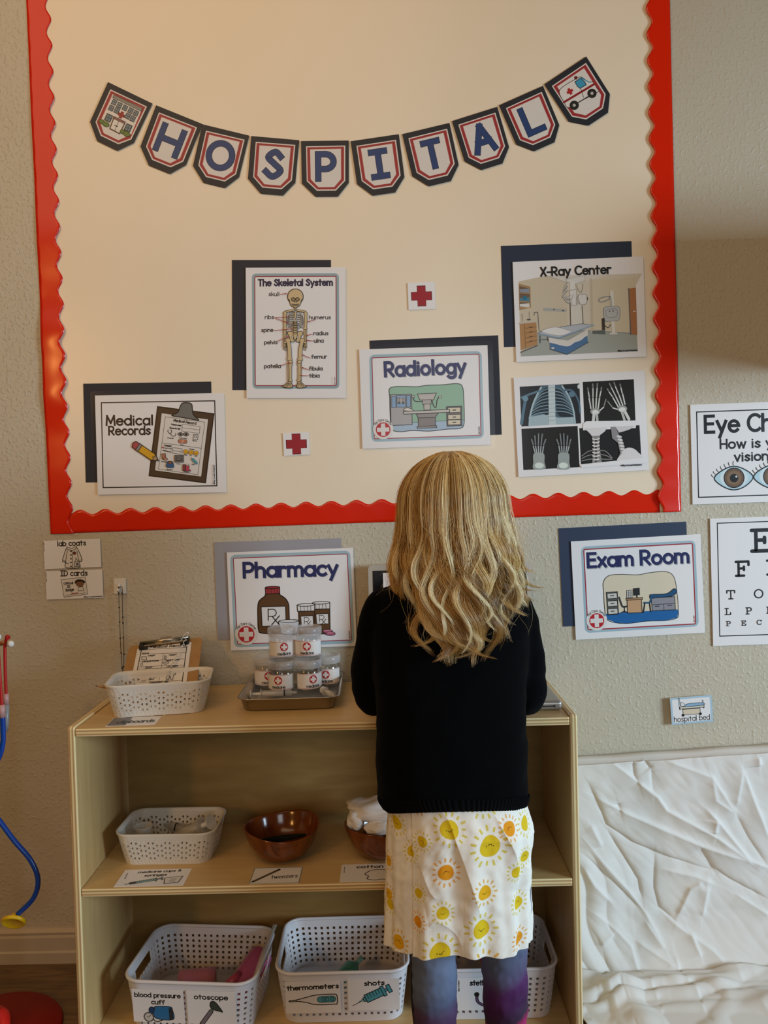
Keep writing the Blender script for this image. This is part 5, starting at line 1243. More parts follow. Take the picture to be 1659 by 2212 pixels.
# lid leaning to the wall
SA = atY(795, 1221, -0.022); SB = atY(1143, 1211, -0.022)
zb_ = ST+LH+0.001; zt_ = (SA.z+SB.z)/2; sx0, sx1 = SA.x, lx1-0.008
def lidp(x, v, off): # v 0 bottom..1 top
    return (x, -0.040+v*(0.018)-off, zb_+v*(zt_-zb_)-0)
mb = MB(); r_ = 0.010; hh = zt_-zb_
ring = [(sx0, 0), (sx1, 0)]+[(sx1-r_+r_*math.cos(a), 1-(r_-r_*math.sin(a))/hh) for a in np.linspace(0, PI/2, 6)]+[(sx0+r_-r_*math.sin(a), 1-(r_-r_*math.cos(a))/hh) for a in np.linspace(0, PI/2, 6)]
n = len(ring); mb.add([lidp(x, v, 0.006) for x, v in ring]+[lidp(x, v, 0.0) for x, v in ring], [list(range(n)), [n+i for i in range(n)][::-1]]+[[i, n+i, n+(i+1) % n, (i+1) % n] for i in range(n)])
mb.build('lid', pm('screen_frame_silver', '#b9b3a6', 0.4, 0.5, 0.3), lap)
ins = 0.0095
def rect_lid(x0, x1, v0, v1, off): return [lidp(x0, v0, off), lidp(x1, v0, off), lidp(x1, v1, off), lidp(x0, v1, off)]
MB().add(rect_lid(sx0+ins, sx1-ins, 0.06, 1-0.012/hh, 0.0065), [(0, 1, 2, 3)]).build('screen', m_scr, lap)
MB().tube([(lx0+0.03, -0.036, ST+LH), (lx1-0.03, -0.036, ST+LH)], 0.005, 12).build('hinge', m_black, lap)
# page taped to the screen (white with a rounded outline) 
S = Sheet([(0, 0), (216, 0), (216, 160), (0, 160)], 0.262, 0.19)
S.rrect([(55, 28), (160, 28), (160, 170), (55, 170)], '#6b696e', 6, 18); S.rect(60, 38, 155, 150, '#c3ccd0')
o = S.mb.build('paper_sheet', S.mats); pc_ = Vector(lidp((atY(827, 1230, -0.03).x)+0.131, 0.52, 0.0075)); o.location = pc_
o.rotation_euler = (PI/2-math.atan2(0.018, hh), 0, 0); tag(o, 'white page with rounded grey outline resting on the laptop screen', 'paper')

# ------------------------------------------------------------------ middle shelf
bk2 = thing('woven_basket', 'small white plastic woven basket on the middle shelf holding syringes', 'basket', (0.142, -0.172, ZM+0.0005), -0.02, 'small white woven baskets')
tri_basket(bk2, 0.0935, 0.061, 0.058, m_white)
mc = thing('medicine_cup', 'small clear medicine cup in the middle-shelf basket', 'cup', (0.088, -0.185, ZM+0.004), 0)
MB().lathe([(0.0125, 0.0), (0.013, 0.002), (0.0165, 0.052), (0.0185, 0.054), (0.0165, 0.0545), (0.0122, 0.003), (0.001, 0.002)], n=28).build('cup_wall', m_haze, mc, world=False)
A = (0.135, -0.150, ZM+0.016); B = (0.222, -0.185, ZM+0.062)
make_syringe('oral_syringe', 'large milky oral syringe slanting up to the right rim of the middle-shelf basket', B, A, 0.012, G_SY, bands=False)
make_syringe('oral_syringe', 'milky oral syringe lying deep in the middle-shelf basket', (0.205, -0.135, ZM+0.018), (0.110, -0.120, ZM+0.030), 0.009, G_SY, bands=True)
K = '#1f1c1b'
def d_cups(S):
    S.text('medicine cups &', (128, 62), (480, 44), 34, 8, K); S.text('syringes', (198, 118), (378, 108), 32, 8, K)
    S.line([(84, 236), (112, 226)], 14, K); S.line([(86, 234), (112, 226)], 6, '#d8d4ce'); S.line([(125, 222), (300, 170)], 40, K); S.line([(130, 220), (296, 171)], 30, '#7fa6a8'); S.line([(125, 222), (150, 214)], 34, '#3b3b3b')
    for k in range(9): S.line([(168+k*15, 196-k*4.5), (172+k*15, 206-k*4.5)], 5, K)
    S.line([(306, 148), (318, 194)], 16, K); S.line([(308, 152), (316, 190)], 8, '#7fa6a8'); S.line([(318, 168), (352, 156)], 14, K); S.line([(352, 138), (364, 174)], 18, K); S.line([(354, 142), (363, 170)], 10, '#7fa6a8')
    S.poly([(380, 150), (520, 126), (508, 226), (398, 240)], '#dad6d0', K, 7)
    for k in range(4): S.line([(430, 170+k*14), (478, 163+k*14)], 4, K)
    S.text('play to learn', (52, 150), (44, 60), 9, 2.5, '#55504c')
CW = [(0, 0), (560, 0), (560, 270), (0, 270)]
flat_card(ZM, None, 'label_card', 'label card reading medicine cups and syringes on the middle shelf edge', 0.126, 0.063, 0.0, (0.1345, -0.2785), d_cups, src=CW)
def d_tw(S):
    S.line([(30, 240), (240, 40)], 30, '#1b1713'); S.line([(40, 230), (225, 55)], 14, '#6b5947'); S.text('tweezers', (190, 196), (430, 182), 62, 8, '#35302c')
    S.line([(4, 4), (456, 4), (456, 276), (4, 276)], 8, '#7d8a90', True)
flat_card(ZM, None, 'label_card', 'label card reading tweezers in front of the bowl of black tweezers', 0.091, 0.060, 0.0, (0.3625, -0.2812), d_tw, src=[(0, 0), (460, 0), (460, 280), (0, 280)])
def d_cb(S):
    S.text('cotton balls', (130, 62), (520, 62), 44, 10, K)
    S.line(catmull([(240, 110), (300, 92), (370, 100), (430, 120), (430, 170), (470, 200), (420, 245), (330, 240), (280, 250), (220, 230), (230, 190), (200, 160)], 6, True), 8, K, True)
    S.text('play to learn', (30, 130), (30, 40), 9, 2.5, '#55504c')
flat_card(ZM, None, 'label_card', 'label card reading cotton balls, half hidden behind the child', 0.126, 0.066, 0.0, (0.544, -0.2785), d_cb, src=CW)
def d_none(S): S.line([(4, 4), (556, 4), (556, 266), (4, 266)], 4, '#8b8a90', True)
flat_card(ZM, None, 'label_card', 'label card lying on the middle shelf just right of the skirt', 0.118, 0.066, 0.0, (0.7555, -0.2785), d_none, src=CW)
# wooden bowls
m_bowl = pm('lacquered_wood', '#6e3312', 0.16, 0.6)
nz_ = noisy(m_bowl, '#552408', '#8f4a1c', 18, 5, (1, 1, 0.35), 2.0, 0.3, 0.72)
def make_bowl(name, label, pos, R, Hh, rz):
    t = thing(name, label, 'bowl', pos, rz, 'wooden bowls on the middle shelf')
    prof = [(R*0.40, 0.0), (R*0.42, 0.002), (R*0.62, Hh*0.12), (R*0.86, Hh*0.5), (R*1.0, Hh), (R*0.975, Hh+0.0012), (R*0.945, Hh*0.98), (R*0.80, Hh*0.5), (R*0.55, Hh*0.16), (R*0.30, Hh*0.09), (0.001, Hh*0.08)]
    pr = catmull(prof, 4)
    mb = MB().lathe(pr, n=56, capt=False)
    # gently wavy rim
    mb.v = [(x, y, z+0.004*(z/Hh)**2*math.sin(2*math.atan2(y, x)+0.6)) for x, y, z in mb.v]
    mb.build('bowl_wall', m_bowl, t, world=False)
    return t
make_bowl('wooden_bowl', 'dark lacquered wooden bowl holding black tweezers', (0.3625, -0.198, ZM), 0.0735, 0.057, 0.0)
make_bowl('wooden_bowl', 'dark wooden bowl heaped with white cotton, left of the skirt', (0.558, -0.200, ZM), 0.0735, 0.060, 0.6)
m_tw = pm('dark_green_black_plastic', '#1a1d1a', 0.35, 0.5)
def tweezer(label, a, b, z, spread):
    a, b = Vector(a), Vector(b); d = (b-a).normalized(); s = Vector((-d.y, d.x, 0))
    t = thing('tweezers', label, 'tweezers', tuple((a+b)/2), 0, 'black tweezers in the wooden bowl')
    for sg in (-1, 1):
        P = catmull([a, a+(b-a)*0.3+s*spread*0.7*sg, a+(b-a)*0.65+s*spread*sg, b+s*0.001*sg], 6)
        mb = MB(); rows = []
        for i, p in enumerate(P):
            f = i/(len(P)-1); wv = 0.0055*(1-0.6*f)
            rows.append([(p[0], p[1], p[2]-wv), (p[0]+s.x*0.0012, p[1]+s.y*0.0012, p[2]-wv), (p[0]+s.x*0.0012, p[1]+s.y*0.0012, p[2]+wv), (p[0], p[1], p[2]+wv)])
        mb.grid(rows, smooth=False, wrap=True); mb.build('tweezer_arm', m_tw, t)
tweezer('black tweezers lying across the bowl, nearer pair', (0.322, -0.222, ZM+0.028), (0.400, -0.232, ZM+0.028), 0, 0.006)
tweezer('black tweezers lying across the bowl, farther pair', (0.318, -0.205, ZM+0.029), (0.408, -0.190, ZM+0.034), 0, 0.006)
# cotton heap
m_cot = pm('white_cotton', '#e6e1da', 0.8, 0.2)
def cotton(label, c, r, seed, fold):
    mb = MB().ball((0, 0, 0), 1.0, 48, 30)
    out = []
    for v in mb.v:
        p = Vector(v); n0 = noise.noise(p*1.4+Vector((seed, 0, 0))); n1 = noise.noise(Vector((p.x*2.2+p.z*3.5*fold, p.y*2, p.z*5))+Vector((0, seed, 0)))
        k = 1+0.25*n0+0.14*abs(n1)
        out.append((c[0]+p.x*r[0]*k, c[1]+p.y*r[1]*k, c[2]+p.z*r[2]*k))
    mb.v = out; o = mb.build('cotton_wad', m_cot); return tag(o, label, 'cotton', 'cotton wads in the bowl')
cotton('crumpled white cotton wad heaped highest over the bowl rim', (0.552, -0.185, ZM+0.082), (0.062, 0.045, 0.018), 3.1, 1.0)
cotton('rolled white cotton wad hanging in the front of the bowl', (0.556, -0.226, ZM+0.062), (0.030, 0.020, 0.013), 8.7, -1.0)
cotton('small white cotton wad at the left rim of the bowl', (0.508, -0.205, ZM+0.070), (0.016, 0.026, 0.020), 5.2, 0.6)
# bundle behind the skirt at right
mb = MB().ball((0, 0, 0), 1.0, 40, 26); out = []
for v in mb.v:
    p = Vector(v); k = 1+0.3*noise.noise(p*1.8+Vector((4, 2, 9))); out.append((0.772+p.x*0.052*k, -0.15+p.y*0.05*k, ZM+0.046+p.z*0.044*k))
mb.v = [(x, y, max(z, ZM+0.0005)) for x, y, z in out]
tag(mb.build('glove_bag', pm('thin_grey_plastic', '#8d8378', 0.3, 0.5, Alpha=0.75)), 'crumpled translucent plastic bag on the middle shelf behind the skirt', 'bag')

# ------------------------------------------------------------------ bottom shelf
def gb(cx, cy, rz, label):
    t = thing('storage_basket', label, 'basket', (cx, cy, ZB+0.0008), rz, 'white square-hole storage baskets')
    grid_basket(t, 0.1235, 0.0925, 0.098, m_wplastic); return t
B1 = gb(0.200, -0.197, -0.085, 'white square-hole storage basket with pink toys on the bottom shelf, leftmost')
B2 = gb(0.4755, -0.176, 0.01, 'white square-hole storage basket with green toy on the bottom shelf, middle')
B3 = gb(0.757, -0.177, 0.0, 'white square-hole storage basket behind the legs on the bottom shelf, rightmost')
def basket_card(bs, dx, w_, h_, zc, draw, label):
    S = Sheet([(0, 0), (400, 0), (400, 400*h_/w_), (0, 400*h_/w_)], w_, h_, 0.0008); draw(S)
    o = S.mb.build('label_card', S.mats); hy = 0.0925*(0.90+0.10*zc/0.098)+0.0050
    M = PM[bs.name] @ Matrix.Translation((dx, -hy, zc)); o.location = M.translation
    o.rotation_euler = (PI/2+0.094, 0, bs.rotation_euler.z); return tag(o, label, 'label', 'word labels stuck on wall and shelf')
TL = '#4c98a6'
def d_bp(S):
    S.text('blood pressure', (22, 62), (376, 62), 34, 8, K); S.text('cuff', (150, 118), (250, 118), 34, 8, K)
    S.ell(150, 170, 26, 28, '#1d3f6e', 0, K, 5); S.poly(catmull([(170, 150), (190, 136), (290, 136), (308, 160), (308, 240), (170, 232)], 4, True), '#2b6ea3', K, 6); S.rect(282, 150, 308, 238, '#26303a', K, 4)
    S.ell(120, 226, 36, 36, '#c9c5c2', 0, '#55555a', 9); S.line([(120, 226), (138, 208)], 4, K); S.line([(120, 226), (104, 220)], 3, K); S.line(catmull([(152, 240), (180, 262), (230, 245)], 5), 8, K)
def d_ot(S):
    S.text('otoscope', (64, 68), (336, 68), 38, 9, K)
    S.line([(112, 285), (196, 170)], 38, K); S.line([(116, 280), (192, 174)], 26, '#767078'); S.line([(200, 160), (214, 142)], 26, '#5a6a66')
    S.poly(catmull([(190, 130), (196, 92), (222, 84), (250, 110), (288, 172), (262, 168), (218, 158)], 4, True), '#39453f', K, 7)
def d_th(S):
    S.text('thermometers', (14, 62), (386, 52), 34, 8.5, K)
    S.poly(catmull([(28, 144), (80, 138), (150, 120), (220, 104), (345, 100), (372, 112), (372, 172), (350, 180), (220, 180), (150, 160), (84, 150), (32, 152)], 4, True), '#dad6d4', K, 7)
    S.poly([(28, 144), (78, 138), (78, 152), (30, 153)], '#7d7a7a', K, 4)
    S.line([(252, 140), (340, 138)], 52, K); S.line([(252, 140), (340, 138)], 44, TL); S.text('00.0', (264, 154), (348, 152), 28, 3.5, K)
def d_sh(S):
    S.text('shots', (130, 52), (284, 48), 36, 9, K)
    S.line([(34, 218), (120, 176)], 5, K); S.poly([(80, 190), (116, 162), (126, 180)], '#8fb4bc', K, 4)
    d_ = np.array([0.91, -0.415]); n_ = np.array([0.415, 0.91]); A_ = np.array([120, 172.]); R2 = lambda a, b: tuple(A_+d_*a+n_*b)
    S.poly([R2(0, -16), R2(20, -20), R2(20, 20), R2(0, 16)], TL, K, 6); S.poly([R2(20, -34), R2(160, -34), R2(160, 34), R2(20, 34)], TL, K, 7)
    for k in range(5): S.line([R2(42+k*24, -32), R2(42+k*24, 6)], 5, K)
    S.poly([R2(160, -44), R2(184, -44), R2(184, 44), R2(160, 44)], TL, K, 6); S.poly([R2(184, -12), R2(206, -12), R2(206, 12), R2(184, 12)], TL, K, 5); S.poly([R2(206, -34), R2(234, -34), R2(234, 34), R2(206, 34)], TL, K, 6)
def d_st(S):
    S.text('stethoscope', (110, 62), (392, 62), 40, 10, K)
    S.line(catmull([(160, 150), (170, 205), (240, 240), (310, 205), (322, 140)], 6), 24, K); S.line(catmull([(160, 150), (170, 205), (240, 240), (310, 205), (322, 140)], 6), 12, '#6a4a72'); S.ell(160, 140, 20, 20, K); S.ell(322, 130, 20, 20, K); S.line([(240, 240), (240, 270)], 12, K)
    S.text('play to learn', (26, 110), (26, 20), 12, 3, '#55504c')
basket_card(B1, -0.055, 0.098, 0.066, 0.0525, d_bp, 'label card reading blood pressure cuff on the leftmost storage basket')
basket_card(B1, 0.046, 0.092, 0.066, 0.0525, d_ot, 'label card reading otoscope on the leftmost storage basket')
basket_card(B2, -0.054, 0.103, 0.063, 0.0525, d_th, 'label card reading thermometers on the middle storage basket')
basket_card(B2, 0.059, 0.096, 0.063, 0.0545, d_sh, 'label card reading shots with a syringe drawing on the middle storage basket')
basket_card(B3, -0.020, 0.096, 0.066, 0.0525, d_st, 'label card reading stethoscope, seen between the legs')
# toys inside
m_pink = pm('pink_plastic', '#c07a94', 0.35, 0.5); m_pinkd = pm('deep_pink_plastic', '#b35d8c', 0.3, 0.5); m_teal = pm('teal_plastic', '#4f9284', 0.35, 0.5); m_redpl = pm('rose_plastic', '#b0486a', 0.35, 0.5)
t = thing('toy_cuff', 'folded pink toy blood pressure cuff inside the leftmost storage basket', 'toy', (0.186, -0.190, ZB+0.004), 0.12)
mb = MB(); P = []
for i in range(9):
    f = i/8; a = -1.2+2.4*f; P.append([(x, -0.03+0.06*f, 0.03+0.022*math.cos(a)) for x in np.linspace(-0.036, 0.036, 5)])
mb.grid(P); solid(mb.build('cuff_wrap', m_pink, t, world=False), 0.003)
MB().box((-0.012, -0.034, 0.030), (0.012, -0.018, 0.043)).build('cuff_tab', pm('pale_pink_plastic', '#cf9fae', 0.4), t, world=False)
MB().box((-0.034, -0.028, 0.0), (0.034, 0.028, 0.034)).build('cuff_block', m_pink, t, world=False)
t = thing('toy_otoscope', 'deep pink rounded toy otoscope at the right of the leftmost basket', 'toy', (0.284, -0.192, ZB+0.004), -0.30)
MB().tube(catmull([(-0.012, -0.045, 0.030), (0.0, -0.01, 0.040), (0.006, 0.03, 0.052), (0.008, 0.05, 0.060)], 6), [0.022+0.004*math.sin(i*0.17) for i in range(19)], 18).build('handle', m_pinkd, t, world=False)
MB().ball((-0.012, -0.045, 0.026), (0.024, 0.024, 0.026), 18, 12).build('head', m_pinkd, t, world=False)
MB().tube([(-0.004, -0.02, 0.060), (-0.014, -0.05, 0.050)], [0.008, 0.012], 12).build('button', m_redpl, t, world=False)
t = thing('toy_bulb', 'pink toy squeeze bulb lying between the cuff and otoscope', 'toy', (0.228, -0.226, ZB+0.004), 0.4)
MB().ball((0, 0, 0.016), (0.013, 0.020, 0.0155), 18, 12).build('bulb', m_pinkd, t, world=False); MB().tube([(0, -0.017, 0.016), (0, -0.032, 0.014)], 0.005, 10).build('nozzle', m_pink, t, world=False)
t = thing('toy_thermometer', 'teal toy syringe lying in the middle storage basket', 'toy', (0.478, -0.172, ZB+0.004), 0.9)
MB().tube([(-0.03, 0, 0.020), (-0.012, 0, 0.026), (0.018, 0, 0.034), (0.03, 0, 0.036)], [0.013, 0.017, 0.017, 0.007], 16).build('barrel', m_teal, t, world=False); MB().tube([(0.03, 0, 0.036), (0.048, 0, 0.040)], 0.005, 10).build('tip', pm('pale_teal_plastic', '#7fae9f', 0.35), t, world=False)
t = thing('toy_thermometer', 'small teal toy ring showing low in the middle storage basket', 'toy', (0.505, -0.205, ZB+0.004), 0.0)
MB().tube([(0.012*math.cos(a), 0.012*math.sin(a), 0.012) for a in np.linspace(0, 2*PI, 17)[:-1]], 0.005, 8, closed=True).build('ring', m_teal, t, world=False); t.name = 'toy_ring'
t = thing('toy_stethoscope', 'rose pink toy stethoscope lying in the rightmost storage basket', 'toy', (0.735, -0.20, ZB+0.004), 0.0)
MB().tube(catmull([(-0.06, 0.02, 0.07), (-0.02, 0.03, 0.085), (0.03, 0.0, 0.085), (0.05, -0.04, 0.06), (0.0, -0.05, 0.05), (-0.05, -0.02, 0.05)], 8), 0.006, 10).build('tube', m_redpl, t, world=False); MB().lathe([(0.02, 0.0), (0.021, 0.008), (0.015, 0.012)], (0.03, 0.03, 0.05), 20).build('chest_piece', m_redpl, t, world=False)
# clear strap hanging over the right rim of the leftmost basket
Q = catmull([(0.3305, -0.118, ZB+0.108), (0.328, -0.15, ZB+0.1075), (0.321, -0.21, ZB+0.105), (0.313, -0.268, ZB+0.088)], 6)
mb = MB().grid([[(p[0]-0.004, p[1], p[2]), (p[0]+0.004, p[1], p[2])] for p in Q]); o = mb.build('clear_strap', m_haze); solid(o, 0.0015)
tag(o, 'milky clear plastic strap lying along the right rim of the leftmost basket', 'strap')

# ------------------------------------------------------------------ toys at the far left
m_tred = pm('red_toy_plastic', '#b51d1c', 0.35, 0.5); m_tblue = pm('blue_toy_plastic', '#0b3f96', 0.22, 0.6); m_tyel = pm('yellow_toy_plastic', '#d9ad12', 0.35, 0.5)
st = thing('toy_stethoscope', 'toy stethoscope with red ear tubes and blue hose hanging at the left edge', 'toy stethoscope', tuple(atY(20, 1990, -0.26)))
Y0 = -0.26
tubeA = [atY(16, 1378, Y0-0.005), atY(19, 1376, Y0-0.010), atY(12, 1392, Y0), atY(10, 1430, Y0), atY(11, 1470, Y0), atY(13, 1500, Y0)]
MB().tube(catmull([tuple(p) for p in (atY(15, 1377, Y0-0.002), atY(11, 1392, Y0), atY(11, 1430, Y0), atY(12, 1470, Y0), atY(13, 1500, Y0))], 6), 0.0029, 10).build('ear_tube', m_tred, st)
MB().tube(catmull([tuple(p) for p in (atY(-6, 1385, Y0-0.03), atY(-3, 1420, Y0-0.03), atY(1, 1480, Y0-0.03), atY(4, 1524, Y0-0.03))], 6), 0.0029, 10).build('ear_tube', m_tred, st)
p = atY(22, 1391, Y0-0.006); MB().tube([atY(15, 1375, Y0), atY(18, 1378, Y0-0.003)], 0.0042, 12).build('ear_tube_elbow', m_tred, st)
MB().tube([atY(1, 1391, Y0), atY(12, 1386, Y0)], 0.0040, 12).build('ear_tip_base', pm('tan_rubber', '#a8683d', 0.5), st)
mb = MB(); d_ = (atY(24, 1392, Y0-0.008)-atY(16, 1389, Y0)).normalized(); c_ = atY(23, 1391, Y0-0.006); mb.ball(c_, 0.0063, 16, 12); mb.build('ear_tip', m_white, st)
mb = MB().ball(atY(-5, 1376, Y0-0.02), 0.0063, 16, 12); mb.build('ear_tip', m_white, st)
m_sl = pm('translucent_pink_sleeve', '#c89a98', 0.4, 0.5, Alpha=0.8); m_sl2 = pm('translucent_grey_sleeve', '#93989b', 0.35, 0.5, Alpha=0.85)
MB().tube([atY(13, 1498, Y0), atY(13.5, 1522, Y0)], 0.0050, 12).build('sleeve', m_sl, st)
MB().tube([atY(14.5, 1522, Y0), atY(14, 1560, Y0), atY(13.5, 1580, Y0)], [0.0046, 0.0043, 0.0030], 12).build('sleeve_end', m_sl2, st)
MB().tube([atY(4, 1522, Y0-0.03), atY(5, 1549, Y0-0.03)], 0.0054, 12).build('sleeve', m_sl, st)
hose = [atY(5.5, 1549, Y0-0.03), atY(6.5, 1580, Y0-0.03), atY(6, 1605, Y0-0.03), atY(-4, 1640, Y0-0.03), atY(-40, 1700, Y0-0.02), atY(-28, 1740, Y0), atY(-2, 1772, Y0), atY(30, 1815, Y0), atY(66, 1858, Y0), atY(82, 1900, Y0), atY(72, 1940, Y0), atY(38, 1975, Y0)]
MB().tube(catmull([tuple(p) for p in hose], 10), 0.0047, 14).build('hose', m_tblue, st)
c_ = atY(29, 1991, Y0); ax = (CF*-0.80+Vector((0.05, 0, -0.62))).normalized(); e1 = ax.cross(Vector((0, 1, 0))).normalized(); e2 = ax.cross(e1)
mb = MB(); P = []
for r_, h_ in ((0.001, -0.004), (0.019, -0.004), (0.0225, -0.002), (0.0225, 0.002), (0.020, 0.004), (0.018, 0.0035), (0.017, 0.0028), (0.001, 0.0028)):
    P.append([tuple(c_+e1*(r_*math.cos(a))+e2*(r_*math.sin(a))+ax*h_) for a in np.linspace(0, 2*PI, 33)[:-1]])
mb.grid(P, wrap=True); mb.build('chest_piece', m_tyel, st)
MB().ball(atY(32, 1979, Y0+0.004), (0.008, 0.006, 0.006), 14, 9).build('chest_piece_neck', m_tyel, st)
ds = thing('toy_stand', 'white toy stand pole on a red round base darkened as in shade at the left edge', 'toy stand', (-0.193, -0.245, 0.0))
MB().lathe([(0.122, 0.0), (0.124, 0.004), (0.120, 0.010), (0.040, 0.014), (0.016, 0.016)], (-0.193, -0.245, 0), 56).build('round_base', pm('shade_darkened_red_plastic', '#8d1510', 0.5, 0.3), ds)  # red of the base darkened in its colour for the shade at the floor
px_ = atY(-16, 2160, -0.245).x
MB().tube([(px_, -0.245, 0.012), (px_, -0.245, 0.66)], 0.010, 16).build('pole', m_white, ds)
MB().tube([(px_, -0.245, 0.60), (px_+0.0, -0.275, 0.605), (px_, -0.30, 0.62)], 0.005, 10).build('peg', m_white, ds)
t = thing('red_toy_piece', 'bright red plastic toy piece lying on the shade-darkened red base at the bottom left corner', 'toy', tuple(atZ(8, 2206, 0.016)))
b_ = atZ(4, 2214, 0.019)
mb = MB().tube(catmull([tuple(b_+Vector((-0.03, 0.02, 0.014))), tuple(b_+Vector((0.0, 0.0, 0.016))), tuple(b_+Vector((0.02, -0.03, 0.010)))], 5), [0.012, 0.013, 0.014, 0.014, 0.014, 0.015, 0.014, 0.013, 0.012, 0.010, 0.008], 14); mb.build('grip', pm('bright_red_plastic', '#d8231f', 0.35), t)

# ------------------------------------------------------------------ white sheet over an upright pad
m_sheet = pm('white_cotton_sheet', '#dedad4', 0.75, 0.2)
D3 = Crop(1200, 1560, 3.392)
x0s, x1s = SW+0.014, 1.86; nx, nz_ = 420, 330
zt0 = lambda x: 0.428+0.042*(x-0.99)
YF = -0.045
pad = MB(); pad.box((x0s+0.004, YF+0.006, 0.0), (x1s, -0.018, 0.405)); bevel(pad.build('foam_pad', pm('grey_foam', '#b5b1aa', 0.8)), 0.01)
tag(bpy.data.objects['foam_pad'], 'foam pad standing on edge under the crinkled white sheet', 'pad')
CRS = """380,265 610,440 730,530 800,630 1170,830 1390,990|290,540 500,650 780,770 1060,890 1390,995|230,430 300,570 370,740 560,870 780,960 1150,1080|370,780 500,980 600,1140 630,1290|190,830 330,1000 510,1200 640,1370 770,1600|190,940 400,1130 620,1360|190,1030 260,1150 400,1300|780,260 940,320 1130,390 1300,650|1130,400 1160,560 1290,650|1350,340 1310,600|1360,350 1450,600 1550,850|1090,620 1180,720 1400,990 1540,1050|1310,660 1400,830 1540,1040|720,950 715,1200 750,1340 860,1430|860,1430 970,1200 1060,1150|770,1060 1000,1110 1140,1165|1150,1050 1260,1130 1540,1280|640,1430 760,1600|760,1370 900,1480 1100,1600 1320,1810|870,1780 1000,1870 1110,1990|1060,2030 1320,1820|1330,1830 1400,2150|250,1350 420,1480 520,1580 580,1900|310,1600 400,1900 500,2080|250,1690 370,1960 480,2090|560,1550 820,1690|560,270 570,380 600,450|640,260 690,330|1160,700 1150,800|1470,250 1480,310|660,1760 830,1940 980,2000|880,2130 1060,2030|400,1500 300,1560|450,580 470,650|1040,890 1160,1080|830,1640 850,1860|1100,1180 1060,1400|1300,1240 1560,1400|1330,1830 1560,1750|250,740 330,900|700,500 690,330|960,1500 1010,1640"""
segs = []
for k, ln_ in enumerate(CRS.split('|')):
    pl = []
    for tk in ln_.split():
        a, b = tk.split(','); P = atY(*D3.full((float(a), float(b))), YF); pl.append((P.x, P.z))
    segs.append(pl)
gx = np.linspace(x0s, x1s, nx); 
# parameter along the cloth: t in [0,1]: 0 at wall top, then over the pad, down the front, out over the floor
rows = []
prof_l = [(-0.004, 0.0), (-0.020, 0.004), (YF+0.006, 0.003), (YF, -0.006)]
NV = nz_
H = np.zeros((NV, nx)); Zf = np.linspace(1.0, 0.0, NV)
XX = np.tile(gx, (NV, 1)); ZZ = np.array([[zt0(x)*z for x in gx] for z in Zf])
rs = np.random.RandomState(4)
for k, pl in enumerate(segs):
    amp = 0.0040+0.0035*rs.rand(); sg = 1 if rs.rand() > 0.35 else -1
    best = np.full(XX.shape, 1e9); side_ = np.zeros(XX.shape); fade = np.ones(XX.shape); n_s = len(pl)-1
    for i in range(n_s):
        (ax_, az), (bx, bz) = pl[i], pl[i+1]; dx, dz = bx-ax_, bz-az; L2 = dx*dx+dz*dz
        tt = np.clip(((XX-ax_)*dx+(ZZ-az)*dz)/L2, 0, 1); ddx, ddz = XX-(ax_+tt*dx), ZZ-(az+tt*dz); dist = np.hypot(ddx, ddz)
        sd = np.sign(dx*ddz-dz*ddx); m_ = dist < best; best[m_] = dist[m_]; side_[m_] = sd[m_]
        fr_ = (i+tt)/n_s; ff = np.minimum(1, np.minimum(fr_, 1-fr_)*5+0.25); fade[m_] = ff[m_]
    up_ = np.where(side_ > 0, 0.0045, 0.016)
    H += sg*amp*fade*np.exp(-best/up_)
noi = np.array([[noise.noise(Vector((x*9, z*11, 1.3)))*0.004+noise.noise(Vector((x*26+z*14, z*30-x*9, 5.1)))*0.0016+abs(noise.noise(Vector((x*40+z*30, z*22, 8.1))))*0.0012 for x in gx] for z in np.linspace(0.43, 0, NV)])
H += noi
cloth = []
for y, dz in prof_l: cloth.append([(x, y, zt0(x)+dz+0.0012*math.sin(x*40)*(1 if dz > 0 else 0)) for x in gx])
for j in range(1, NV):
    zf = Zf[j]; r_ = []
    for i, x in enumerate(gx):
        z = ZZ[j, i]; low = max(0.0, 0.11-z)/0.11
        out = -0.040*low*low-0.01*low                              # the hem spreads onto the floor
        lx = max(0.0, 1-(x-x0s)/0.16)
        bunch = lx*(1 if z < 0.22 else max(0, 1-(z-0.22)/0.03))*(0.012*abs(math.sin(x*70+z*26+1.2*math.sin(z*24)))+0.010)  # gathered bunch low at the left
        r_.append((x, YF-0.008-H[j, i]-bunch+out, max(0.006, z)))
    cloth.append(r_)
for k in range(1, 46):                                               # folds lying on the floor
    f = k/45; r_ = []
    for i, x in enumerate(gx):
        yb_ = cloth[NV+3-1][i][1]
        h_ = 0.010+0.030*max(0, noise.noise(Vector((x*13, f*3.1, 3.3))))+0.028*abs(noise.noise(Vector((x*7+f*3, f*5, 9.3))))*math.sin(PI*min(1, f*1.6))
        r_.append((x+0.01*noise.noise(Vector((x*6, f*4, 2))), yb_-0.21*f, h_*(1-f**6)+0.003))
    cloth.append(r_)
o = MB().grid(cloth).build('draped_sheet', m_sheet); s_ = o.modifiers.new('cloth', 'SOLIDIFY'); s_.thickness = 0.0012; s_.offset = -1
tag(o, 'crinkled white cotton sheet draped over the upright pad right of the shelf', 'sheet')
